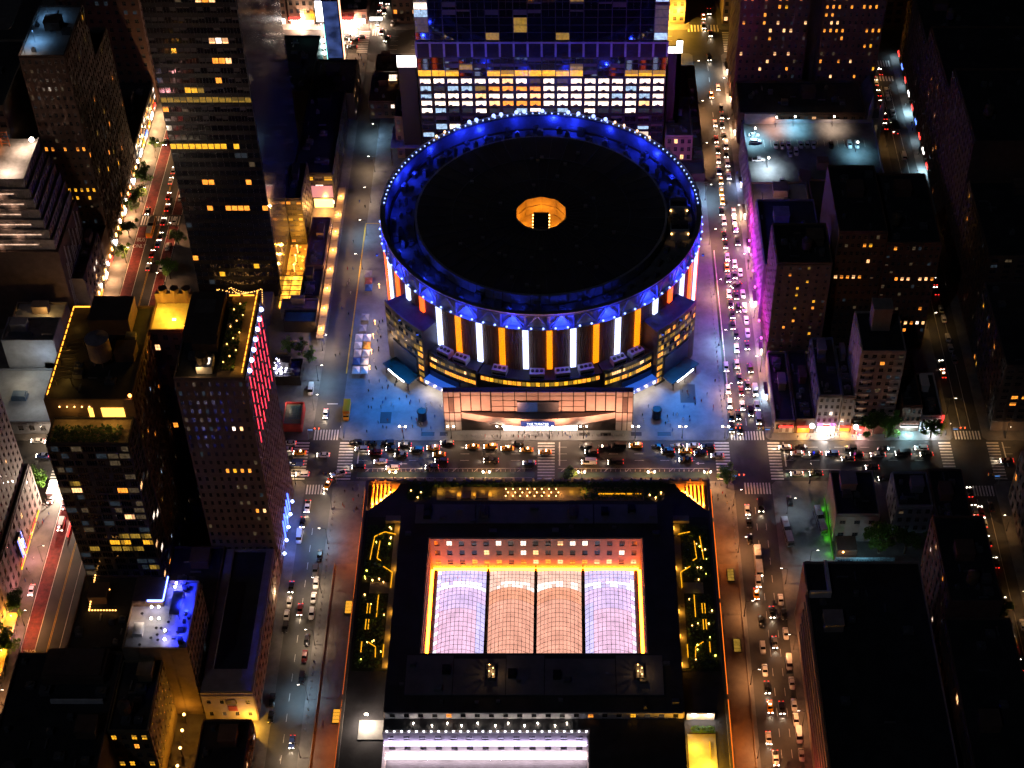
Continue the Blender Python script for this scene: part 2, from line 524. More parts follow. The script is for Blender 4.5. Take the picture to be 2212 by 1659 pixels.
VEH['lstreet']='''sw,-80.5,11.7,0,270,1 vw,-87.4,24.5,0,270,0 pw,-82.3,-35.2,0,270,1 sk,-83.3,-42.6,0,270,1 vw,-83.7,-49.4,0,270,0 sk,-75.6,-58.0,0,270,0 ug,-76.4,-64.5,0,270,0 sk,-84.0,-71.9,0,270,1 sw,-83.9,-78.6,0,270,0 sw,-84.2,-84.1,0,270,0 uk,-84.0,-89.1,0,270,0 sr,-79.9,-81.6,0,270,1 uw,-75.6,-70.3,0,270,0 sw,-75.8,-76.6,0,270,0 uw,-75.7,-83.3,0,270,0 sk,-76.1,-94.5,0,270,0 sr,-76.2,-101.1,0,270,0 uk,-76.2,-109.7,0,270,0 uk,-84.8,-118.6,0,270,0 sk,-84.5,-124.9,0,270,0 sl,-76.6,-134.5,0,270,1 by,-72.4,12.3,0,270,0'''
VEH['rstreet']='''sy,79.7,286.3,0,270,1 sk,79.3,278.0,0,270,1 sk,82.8,291.0,0,270,1 sk,82.2,271.3,0,270,1 uk,80.3,250.3,0,270,1 sw,82.9,225.8,0,270,1 sy,79.4,219.8,0,270,1 sk,83.4,210.1,0,270,0 sg,83.2,203.6,0,270,1 sw,79.7,197.4,0,270,1 sk,82.9,196.3,0,270,1 sr,79.5,185.1,0,270,1 sk,83.3,187.5,0,270,1 vw,83.5,180.7,0,270,1 sk,79.6,177.0,0,270,1 uk,83.1,173.9,0,270,1 so,79.5,170.2,0,270,1 uw,83.3,167.3,0,270,1 sl,79.1,161.8,0,270,1 sw,83.3,158.3,0,270,1 sy,79.6,155.1,0,270,1 sy,79.3,146.9,0,270,1 sy,79.3,140.6,0,270,1 sk,78.4,133.3,0,270,1 uw,79.0,126.8,0,270,1 sw,83.6,133.1,0,270,1 sw,83.5,127.4,0,270,1 uw,83.6,121.9,0,270,1 sk,78.4,117.1,0,270,1 sk,78.6,111.4,0,270,1 uk,83.8,113.1,0,270,1 sw,78.8,103.2,0,270,1 sw,81.6,98.9,0,270,1 sy,78.2,96.7,0,270,1 sk,81.1,91.9,0,270,1 sg,78.3,89.7,0,270,1 sw,83.5,93.4,0,270,0 sk,81.2,85.5,0,215,1 sw,77.9,80.2,0,270,1 sk,80.8,79.1,0,270,1 sw,83.6,80.0,0,270,0 sk,78.1,74.0,0,270,1 uk,81.0,71.4,0,270,1 uw,83.6,71.4,0,270,0 sk,78.4,67.7,0,270,1 sw,83.8,64.1,0,270,0 sk,78.1,61.2,0,270,1 uk,79.0,55.6,0,270,1 sw,83.7,56.7,0,270,0 sw,78.7,47.7,0,270,1 sk,82.9,49.4,0,270,1 sw,78.1,38.7,0,270,1 uw,73.7,36.9,0,270,1 sk,78.5,30.7,0,270,1 uk,83.2,36.3,0,270,1 sw,73.7,24.8,0,270,1 sr,78.6,23.7,0,270,1 sk,81.3,27.3,0,270,1 vw,84.0,23.9,0,270,1 uw,73.7,16.8,0,270,1 sw,78.5,15.9,0,270,1 sk,76.5,10.9,0,270,1 uk,81.4,12.8,0,270,1 uw,84.1,15.7,0,270,1 vw,84.1,8.7,0,270,1 sk,76.6,3.4,0,270,1 uk,73.9,9.9,0,270,1 uk,73.5,4.2,0,270,1 so,76.3,-36.7,0,270,1 sk,76.3,-42.6,0,270,0 sk,76.1,-50.4,0,270,0 vk,81.2,-34.9,0,270,1 Bw,78.2,-60.8,0,270,1 uw,77.5,-69.6,0,270,1 sy,76.4,-74.9,0,270,1 sk,77.1,-86.5,0,270,0 uw,76.7,-97.6,0,270,0 sw,76.7,-106.7,0,270,0 sk,76.8,-113.6,0,270,1 sk,81.1,-82.8,0,270,1 sg,80.9,-95.4,0,270,1 sw,84.6,-77.4,0,270,0 sk,85.2,-83.6,0,270,0 sw,85.0,-91.7,0,270,0 vw,84.9,-103.7,0,270,0 sw,85.1,-111.8,0,270,0 sw,85.0,-120.4,0,270,0 uw,85.0,-126.3,0,270,0 vw,85.4,-132.0,0,270,0 so,85.5,-139.2,0,270,0 pw,77.2,-140.5,0,270,1 sk,80.9,-121.5,0,270,1 sy,77.1,-121.1,0,270,1 sw,75.6,-133.0,0,270,1'''
VEH['fstreet']='''sr,161.1,238.5,0,90,1 sk,157.3,236.8,0,90,1 sw,157.9,229.7,0,90,1 sw,162.0,223.8,0,90,0 sk,158.1,221.2,0,90,1 sw,161.9,217.9,0,90,0 sk,157.8,213.1,0,90,1 sw,162.4,206.2,0,90,0 sr,158.4,202.8,0,90,1 sk,154.0,208.3,0,90,0 sl,154.4,202.8,0,90,0 sr,157.7,195.2,0,90,1 bk,161.5,193.9,0,90,1 vw,162.7,173.0,0,90,0 sr,163.3,87.8,0,90,1 sk,163.0,81.8,0,90,1 sw,163.3,71.0,0,90,0 sw,163.4,65.2,0,90,0 sw,163.3,54.1,0,90,0 so,163.4,48.1,0,90,0 sg,163.8,41.7,0,90,0 sk,158.4,38.5,0,90,1 sy,158.1,33.4,0,90,1 sk,157.9,-28.2,0,90,1 uw,158.2,-36.8,0,90,1 sr,160.4,-37.4,0,90,1 sw,157.3,-42.6,0,90,1 sw,160.6,-42.6,0,90,1 sk,164.4,-35.2,0,90,0 uk,157.5,-50.9,0,90,1 sk,160.5,-51.2,0,90,1 sk,161.4,-61.1,0,90,1 sy,161.2,-95.1,0,90,1 sw,161.0,-87.7,0,90,1 sk,158.7,-90.9,0,90,1 sk,156.0,-93.5,0,90,1 sw,165.6,-88.0,0,90,0 sk,161.4,-104.6,0,90,1 sk,158.2,-96.9,0,90,0 sk,158.0,-102.1,0,90,0 sk,161.2,-78.7,0,90,1'''
VEH['busstreet']='''sk,-170.1,183.3,0,270,1 sw,-163.0,162.3,0,90,1 sw,-163.0,154.8,0,90,1 sr,-162.3,144.1,0,90,1 sw,-156.8,143.2,0,90,0 sr,-161.5,136.0,0,90,1 sk,-169.5,133.7,0,270,1 By,-165.8,121.9,0,90,1 sr,-161.6,126.6,0,90,1 sw,-156.7,127.4,0,90,0 sk,-160.9,116.9,0,90,1 sl,-161.3,111.9,0,90,1 sr,-162.7,105.3,0,90,1 so,-162.8,96.9,0,90,1 sw,-157.2,96.7,0,90,0 uw,-156.9,110.2,0,90,0 bw,-175.7,-29.3,0,270,1 bw,-169.5,-32.4,0,270,1 vw,-169.3,-43.8,0,270,1 sw,-187.1,-2.5,0,180,1 sk,-181.8,-3.0,0,180,1 uk,-179.4,-6.4,0,180,1 sl,-183.5,-10.0,0,180,1 sw,-173.4,-73.2,0,270,1'''
VEH['far']='''sk,-119.9,264.8,0,180,1 sk,-114.1,268.5,0,180,1 sy,-113.0,263.7,0,180,1 sw,-108.5,266.3,0,180,1 sr,-119.7,260.7,0,180,1 sy,-107.6,260.7,0,180,1 sw,-95.4,268.5,0,180,1 sk,-92.1,266.1,0,180,1 sk,-88.9,268.3,0,180,1 sw,-95.2,263.0,0,180,1 sk,-92.4,260.0,0,180,1 sk,-76.0,266.8,0,250,1 sk,-81.7,281.1,0,270,1 sk,-81.5,287.9,0,270,1 sk,-81.7,294.2,0,270,1 sk,-79.0,291.5,0,270,1 sw,-74.2,280.6,0,270,0 sw,-81.3,300.8,0,270,1 sr,-77.9,300.3,0,270,1 sr,-79.1,273.2,0,270,1'''
VEH['roofpark']='''sw,101.9,154.2,20,270,0 so,104.7,153.8,20,270,0 sw,107.4,154.2,20,270,0 so,107.6,148.4,20,270,0 uw,110.2,149.2,20,270,0 sw,112.8,154.4,20,270,0 so,115.5,154.4,20,270,0 sw,118.3,154.4,20,270,0 sk,125.9,154.4,20,270,0 uw,133.8,154.4,20,270,0 uw,136.9,154.2,20,270,0 so,102.3,129.1,20,270,0 pw,93.6,143.9,20,0,0 sw,93.1,161.4,20,0,0 uw,93.4,156.7,20,0,0'''
VEH['buslot']='''Bg,89.6,-47.7,0,277,0 Bg,102.0,-42.3,0,277,0 uk,92.0,-32.4,0,90,0 pw,116.5,-63.0,0,180,0'''

def adopt(root):
    inv = root.matrix_basis.inverted() if root.rotation_euler.z == 0 else None
    inv = Matrix.Translation(-root.location)
    for ch in root.children:
        ch.matrix_parent_inverse = inv
    return root

# ------------------------------------------------------------------ the setting: ground, roads, pavements, markings
struct('ground', MB().box(-1500, 1500, -900, 2200, -0.6, -0.02), ASPH)
ROADX = [(-172, -154), (-84.4, -74.2), (72.4, 86.2), (156.5, 167.6), (-262, -252), (240, 250)]
for (a, b), nm in zip(ROADX, ('road_bus_lane_street', 'road_left_of_arena', 'road_right_of_arena', 'road_far_right', 'road_outer_left', 'road_outer_right')):
    m = MB()
    for y0, y1 in ((-400, -22.3), (-1.8, 255), (275.5, 900)):
        m.quad((a, y0, 0), (b, y0, 0), (b, y1, 0), (a, y1, 0))
    struct(nm, m, ASPH2 if nm == 'road_left_of_arena' else ASPH)
for y0, y1, nm in ((-22.3, -1.8, 'road_avenue_front'), (255, 275.5, 'road_avenue_behind')):
    struct(nm, MB().box(-400, 400, y0, y1, -0.3, 0.0, bottom=False), ASPH)
XB = [(-252, -172), (-154, -84.4), (-74.2, 72.4), (86.2, 156.5), (167.6, 240), (-330, -262), (250, 330)]
YB = [(-400, -22.3), (-1.8, 255), (275.5, 420)]
for xi, (a, b) in enumerate(XB):
    for yi, (c, d) in enumerate(YB):
        k = 1.6
        pts = [(a + k, c), (b - k, c), (b, c + k), (b, d - k), (b - k, d), (a + k, d), (a, d - k), (a, c + k)]
        m = MB().poly(pts, -0.3, 0.14)
        nm = ('plaza_pavement' if (xi == 2 and yi == 1) else 'pavement')
        struct(nm, m, PLAZA if nm[0:3] == 'pla' else PAVE)

def crosswalk(x0, x1, y0, y1, along, n):
    m = MB()
    for i in range(n):
        t0 = (i + 0.22) / n
        t1 = (i + 0.72) / n
        if along == 'x':
            m.quad((x0 + (x1 - x0) * t0, y0, 0.008), (x0 + (x1 - x0) * t1, y0, 0.008), (x0 + (x1 - x0) * t1, y1, 0.008), (x0 + (x1 - x0) * t0, y1, 0.008))
        else:
            m.quad((x0, y0 + (y1 - y0) * t0, 0.008), (x1, y0 + (y1 - y0) * t0, 0.008), (x1, y0 + (y1 - y0) * t1, 0.008), (x0, y0 + (y1 - y0) * t1, 0.008))
    o = struct('crosswalk', m, PAINTW)
for a in ((-84, -74.4, -1.5, 3.8, 'x', 9), (-90.4, -85, -21.8, -2.2, 'y', 13), (-73.6, -68.2, -21.8, -2.2, 'y', 13), (-84, -76.6, -28.6, -24, 'x', 7),
          (72.8, 85.8, -1.5, 3.0, 'x', 12), (66.6, 72, -21.8, -2.2, 'y', 13), (86.4, 91, -21.8, -2.2, 'y', 13), (76, 86, -28.5, -23, 'x', 9),
          (0.5, 6.8, -21.6, -2.4, 'y', 13), (157, 167.2, -1.2, 3.2, 'x', 9), (150.5, 155, -21.6, -2.2, 'y', 13), (168.5, 173, -21.6, -2.2, 'y', 13), (157, 167.2, -29.5, -24.5, 'x', 9),
          (-171.5, -154.5, 125, 131, 'x', 15), (-178.5, -173.5, -21, -3, 'y', 12), (-90, -84.8, 255.6, 275, 'y', 13), (-83.8, -76.5, 270.5, 276, 'x', 6),
          (71, 87, 274, 280, 'x', 10), (157, 167, 244, 249, 'x', 8), (157, 167, 232, 236, 'x', 7), (88, 92, 256, 274, 'y', 12), (-171, -155, -29, -24, 'x', 13)):
    crosswalk(*a)
lm = MB()
def dash(x0, y0, x1, y1, n, w=0.14, fill=0.45, z=0.007):
    for i in range(n):
        a, b = i / n, (i + fill) / n
        xa, ya, xb, yb = x0 + (x1 - x0) * a, y0 + (y1 - y0) * a, x0 + (x1 - x0) * b, y0 + (y1 - y0) * b
        if abs(x1 - x0) > abs(y1 - y0):
            lm.quad((xa, ya - w / 2, z), (xb, yb - w / 2, z), (xb, yb + w / 2, z), (xa, ya + w / 2, z))
        else:
            lm.quad((xa - w / 2, ya, z), (xb - w / 2, yb, z), (xb + w / 2, yb, z), (xa + w / 2, ya, z))
for y in (-5.2, -8.6, -11.9):
    for x0, x1, n in ((-66, 0, 7), (8, 65, 6), (92, 150, 6), (174, 230, 6), (-150, -92, 6)):
        dash(x0, y, x1, y, n, 0.16, 0.35)
for y in (258.5, 262, 266, 270):
    dash(-74, y, 70, y, 14, 0.16, 0.35)
    dash(-150, y, -92, y, 6, 0.16, 0.35)
for x in (79.3,):
    dash(x, 6, x, 250, 26, 0.14, 0.4); dash(x, -140, x, -30, 14, 0.14, 0.4)
dash(82.6, -140, 82.6, -30, 14, 0.12, 0.4)
dash(-79.5, -150, -79.5, -40, 14, 0.14, 0.4)
for x in (160.2, 163.8):
    dash(x, 4, x, 228, 1, 0.14, 1.0); dash(x, -150, x, -31, 1, 0.14, 1.0)
for x0, y0, x1, y1 in ((-66.2, -14.6, -66.2, -2.6), (8.6, -14.6, 8.6, -2.6), (92.4, -15, 92.4, -2.6), (174.5, -15, 174.5, -2.6), (-80.5, 17.5, -76.4, 17.5)):
    dash(x0, y0, x1, y1, 1, 0.45, 1.0, 0.009)
for x in (-171.6, -166.9, -158.8, -154.6):
    dash(x, 4, x, 124, 1, 0.2, 1.0); dash(x, 132, x, 250, 1, 0.2, 1.0); dash(x, -150, x, -30, 1, 0.2, 1.0)
dash(-66, -15.9, -1.5, -15.9, 1, 0.16, 1.0); dash(8, -15.9, 64, -15.9, 1, 0.16, 1.0); dash(92, -16.5, 112, -16.5, 1, 0.16, 1.0)
dash(-66, -20.6, -1.5, -20.6, 1, 0.14, 1.0)
for i in range(16):
    x = -63 + i * 8
    if not -4 < x < 9 and x < 62:
        lm.quad((x, -17.6, 0.009), (x + 0.25, -17.6, 0.009), (x + 1.6, -16.0, 0.009), (x + 1.3, -16.0, 0.009))
for x, y in ((-58, -13.6), (-2, -13.4), (-50, -13.6), (60, -13.4)):      # turn arrows
    lm.quad((x, y - 0.12, 0.01), (x + 2.2, y - 0.12, 0.01), (x + 2.2, y + 0.12, 0.01), (x, y + 0.12, 0.01))
    lm.quad((x - 1.0, y, 0.011), (x + 0.2, y - 0.7, 0.011), (x + 0.25, y, 0.011), (x + 0.2, y + 0.7, 0.011))
struct('lane_markings', lm, PAINTW)
ym = MB()
lm2, lm = lm, ym
for y0, y1 in ((4, 124), (132, 250), (-150, -30)):
    dash(-162.9, y0, -162.9, y1, 1, 0.16, 1.0); dash(-162.5, y0, -162.5, y1, 1, 0.16, 1.0)
dash(-74.6, 34, -74.6, 126, 1, 0.5, 1.0, 0.15)
dash(-74.6, 126, -67.5, 126, 1, 0.4, 1.0, 0.15)
struct('yellow_lane_markings', ym, PAINTY)
red = MB()
for a, b, y0, y1 in ((-171.5, -167, 4.5, 124), (-171.5, -167, 132, 250), (-158.7, -154.7, 4.5, 124), (-158.7, -154.7, 132, 250), (-171.5, -167, -180, -30)):
    red.quad((a, y0, 0.004), (b, y0, 0.004), (b, y1, 0.004), (a, y1, 0.004))
struct('red_bus_lane', red, REDLANE)
bk = MB()
for a, b in ((-66, -0.5), (8, 64), (92, 112)):
    bk.quad((a, -20.4, 0.004), (b, -20.4, 0.004), (b, -17.8, 0.004), (a, -17.8, 0.004))
struct('bike_lane', bk, BIKE)
for x, y, r in ((-169.2, 110, 0), (-169.2, 60, 0), (-169.2, -98, math.pi)):
    for i, t in enumerate(('BUS', 'ONLY')):
        tag(text_mesh('lane_word', t, 3.4, PAINTW, None, (x, y + (4.2 * (1 - i)) * (1 if r == 0 else -1), 0.012), (0, 0, r), align='CENTER', scale=(0.62, 1, 1)), kind='structure')
gr = MB()
for x, y, w, d in ((-57.5, 10, 4.2, 6), (-52, 16, 0, 0), (58, 23, 6, 10), (-41, 1.5, 5, 2), (-35, 1.5, 3, 2), (37.5, 1.5, 4, 2), (18, 1.4, 4, 1.6), (26, 1.4, 4, 1.6), (48, 1.5, 5, 2)):
    if w:
        gr.box(x - w / 2, x + w / 2, y - d / 2, y + d / 2, 0.141, 0.16)
struct('plaza_grating', gr, BLACKM)

# ------------------------------------------------------------------ the round arena
AX_, AY_ = 1.3, 81.5
def PA(r, a, z):
    return (AX_ + r * math.sin(R(a)), AY_ - r * math.cos(R(a)), z)
arena = thing('arena', 'huge round arena with blue glowing rim and white and orange light columns', 'arena', (AX_, AY_, 0))
COLN, COL0 = 44, 3.3
STEP = 360 / COLN
LEDW = emis('led_column_white', (0.5, 0.58, 1.0), 2.4, sample=True)
LEDO = emis('led_column_orange', (1.0, 0.25, 0.002), 1.35, sample=True)
LEDR = emis('led_column_red', (1.0, 0.09, 0.01), 2.2, sample=True)
BLUEL = emis('rim_lamp_blue', (0.24, 0.34, 1.0), 3.2)
BLUEG = emis('rim_blue_tube', (0.1, 0.16, 1.0), 5)
FASC = mat('rim_steel', (0.3, 0.3, 0.33), 0.5, 0.2, var=0.2, scale=0.4)
DISC = mat('arena_roof_membrane', (0.018, 0.02, 0.026), 0.75, var=0.5, scale=0.12)
DECK = mat('arena_trench_deck', (0.13, 0.13, 0.14), 0.7, var=0.4, scale=0.25)

# drum wall: ribbed precast, one panel per bay
for k in range(COLN):
    a0 = COL0 + k * STEP
    w = MB()
    nrib = 9
    for i in range(nrib):
        b0, b1 = a0 + STEP * (i + 0.06) / nrib, a0 + STEP * (i + 0.94) / nrib
        w.sector(AX_, AY_, 61.2, 61.75, b0, b1, 0.14, 38.2, 1)
    w.sector(AX_, AY_, 60.6, 61.25, a0, a0 + STEP, 0.14, 38.2, 2)
    w.build('wall_panel', RIBW, arena)
for k in range(COLN):
    a = COL0 + k * STEP
    aa = ((a + 180) % 360) - 180
    z0 = 17.2 if abs(aa) < 38.5 else (29.4 if abs(aa) < 58.5 else 1.0)
    if abs(aa) > 120: z0 = 20
    far = abs(aa) > 30 and abs(aa) < 120
    ledm = LEDW if k % 2 else (LEDR if (abs(aa) > 40) else LEDO)
    c = MB().sector(AX_, AY_, 61.9, 62.8, a - 0.95, a + 0.95, z0, 38.0, 2)
    c.build('light_column', ledm, arena)
# rim: truss band, coping, trench, inner fascia, roof dish
MB().sector(AX_, AY_, 60.9, 62.0, 0, 360, 38.2, 44.2, 132).build('rim_wall', FASC, arena)
MB().sector(AX_, AY_, 60.9, 62.9, 0, 360, 44.2, 45.0, 132).build('rim_coping', mat('rim_coping', (0.12, 0.12, 0.12), 0.7), arena)
MB().sector(AX_, AY_, 62.55, 62.9, 0, 360, 45.0, 45.35, 132).build('rim_edge', mat('rim_edge_pale', (0.5, 0.46, 0.45), 0.6), arena)
MB().sector(AX_, AY_, 62.01, 63.4, 0, 360, 37.7, 38.2, 132).build('rim_ledge', FASC, arena)
for k in range(COLN):
    a = COL0 + k * STEP
    t = MB()
    t.bar(PA(63.0, a, 38.2), PA(62.5, a, 44.2), 0.6)
    t.bar(PA(63.0, a + 0.3, 38.3), PA(62.5, a + STEP / 2, 44.1), 0.4)
    t.bar(PA(62.5, a + STEP / 2, 44.1), PA(63.0, a + STEP - 0.3, 38.3), 0.4)
    t.build('truss_frame', FASC, arena)
    for q in (0.0, 0.5):
        p = PA(63.4, a + STEP * (0.25 + q), 38.7)
        MB().ball(p, 0.42, k=8, h=6).build('rim_lamp', BLUEL, arena)
    if k % 2 == 0:
        lamp_light('rim_blue_light', 'POINT', PA(64.6, a + STEP / 2, 40.6), 2500, (0.012, 0.03, 1.0), arena, 0.4)
MB().sector(AX_, AY_, 50.0, 59.6, 0, 360, 38.0, 38.2, 132).build('roof_trench', DECK, arena)
fb = MB()
for i in range(88):
    a = i * 360 / 88
    fb.sector(AX_, AY_, 48.6, 49.6, a + 0.12, a + 360 / 88 - 0.12, 38.2, 42.6, 1)
fb.build('roof_fascia', mat('roof_fascia', (0.26, 0.26, 0.28), 0.6, var=0.2), arena)
d = MB()
NR, NS = 8, 132
ring = lambda j: 10.2 + (48.65 - 10.2) * j / NR
zz = lambda r: 41.2 + 1.5 * (r / 48.6) ** 2
for j in range(NR):
    for i in range(NS):
        a, b = 360 * i / NS, 360 * (i + 1) / NS
        d.quad(PA(ring(j), a, zz(ring(j))), PA(ring(j + 1), a, zz(ring(j + 1))), PA(ring(j + 1), b, zz(ring(j + 1))), PA(ring(j), b, zz(ring(j))))
d.build('roof', DISC, arena, smooth=True)
sm = MB()
for k in range(COLN):
    for j in range(NR):
        sm.bar(PA(ring(j), COL0 + k * STEP, zz(ring(j)) + 0.05), PA(ring(j + 1), COL0 + k * STEP, zz(ring(j + 1)) + 0.05), 0.22)
for r in (22, 35):
    for i in range(66):
        sm.bar(PA(r, i * 360 / 66, zz(r) + 0.05), PA(r, (i + 1) * 360 / 66, zz(r) + 0.05), 0.3)
sm.build('roof_seams', mat('roof_seam', (0.05, 0.055, 0.07), 0.6), arena)
for i in range(30):     # small roof hatches
    a, r = rnd(0, 360), rnd(16, 45)
    p = PA(r, a, zz(r))
    MB().box(p[0] - 0.7, p[0] + 0.7, p[1] - 0.7, p[1] + 0.7, p[2] - 0.2, p[2] + 0.8).build('roof_hatch', STEEL, arena)
# the lit lantern well in the middle of the roof
WELLM = mat('well_wall', (0.42, 0.32, 0.2), 0.8)
for i in range(10):
    a, b = 36 * i, 36 * (i + 1)
    w = MB()
    w.quad(PA(10.2, b, 34), PA(10.2, a, 34), PA(10.2, a, 41.9), PA(10.2, b, 41.9))
    w.bar(PA(10.0, a, 34), PA(10.0, a, 41.8), 0.5)
    w.bar(PA(10.0, a, 38), PA(10.0, b, 38), 0.3)
    w.build('lantern_wall', WELLM, arena)
MB().sector(AX_, AY_, 0, 10.2, 0, 360, 33.6, 34, 20).build('lantern_floor', WELLM, arena)
hb = MB().box(AX_ - 3, AX_ + 3, AY_ - 8.4, AY_ + 2.5, 34, 40.2)
for i in range(5):
    hb.box(AX_ - 2.6, AX_ + 2.6, AY_ - 7.8 + i * 2.1, AY_ - 6.6 + i * 2.1, 40.2, 40.6)
hb.build('lantern_machine_house', DARKM, arena)
for s in (-1, 1):
    for i in range(6):
        MB().ball((AX_ + s * 3.25, AY_ - 8 + i * 2.0, 39.2), 0.28).build('lantern_bulb', HOTA, arena)
for x, y in ((-6.5, 1), (6.5, 1), (-6, -5), (6, -5), (0, 6.5)):
    lamp_light('lantern_light', 'POINT', (AX_ + x, AY_ + y, 37.5), 560, (1, 0.34, 0.02), arena, 0.5)
# roof plant in the trench
for i in range(110):
    a = i * 360 / 110 + rnd(-1.2, 1.2)
    r = (52.5, 55.3, 58.0)[i % 3] + rnd(-0.6, 0.6)
    hgt, s = rnd(1.0, 3.6), rnd(0.8, 1.5)
    p = PA(r, a, 38.2)
    o = MB().box(-s, s, -s * 0.7, s * 0.7, 0, hgt).box(-s * 0.5, s * 0.5, -s * 0.4, s * 0.4, hgt, hgt + 0.5).build('roof_plant', STEEL if i % 3 else ROOFG, arena)
    o.location = p; o.rotation_euler = (0, 0, R(a))
for a, r in ((80, 54.8), (95, 54.5)):      # three cooling towers with lamps on the right
    p = PA(r, a, 38.2)
    m = MB().box(p[0] - 3.6, p[0] + 3.6, p[1] - 2.6, p[1] + 2.6, 38.2, 42.6).box(p[0] - 3.3, p[0] + 3.3, p[1] - 1.2, p[1] + 3.4, 42.6, 43.2, 1)
    m.cyl(p[0] - 1.6, p[1] + 0.8, 43.2, 43.9, 1.3, k=12, m=1).cyl(p[0] + 1.6, p[1] + 0.8, 43.2, 43.9, 1.3, k=12, m=1)
    t = m.build('cooling_tower', [mat('tower_cladding', (0.4, 0.4, 0.4), 0.6), BLACKM], arena)
    for s in (-1, 1):
        MB().ball((p[0] + s * 3.2, p[1] - 2.8, 41.4), 0.35).build('work_lamp', HOTA, t)
for a in (166, 170, 180, 187, 190, 196, 199, 206, 209, 214, 220, 224, 160, 155, 151, 147, 141, 135):      # bright floodlights on the far rim
    b = MB().ball(PA(62.2, a, 46.0), 0.85 if abs(a - 185) < 32 else 0.5, k=10, h=6)
    b.bar(PA(62.2, a, 45.2), PA(62.2, a, 45.6), 0.2)
    b.build('rim_floodlight', emis('rim_flood', (0.28, 0.38, 1.0), 2.3) if abs(a - 185) < 32 else emis('rim_flood_warm', (1, 0.6, 0.32), 3), arena)
for i in range(14):
    a = 100 + i * 12.6 + (i % 3) * 2.2
    lamp_light('trench_blue_light', 'POINT', PA(59.6 - (i % 2) * 1.8, a, 43.4 - (i % 3)), (900, 420, 650)[i % 3] if 120 < a < 270 else 420, (0.014, 0.035, 1.0), arena, 0.4)
for a in (-70, -50, -30, -10, 10, 25):
    lamp_light('trench_blue_light', 'POINT', PA(57.0, a, 41.5), 420, (0.02, 0.05, 1.0), arena, 0.4)

for i in range(72):
    a = 92 + i * 176 / 71
    MB().ball(PA(61.6, a, 45.3), 0.3, k=8, h=5).build('rim_lamp', BLUEL, arena)
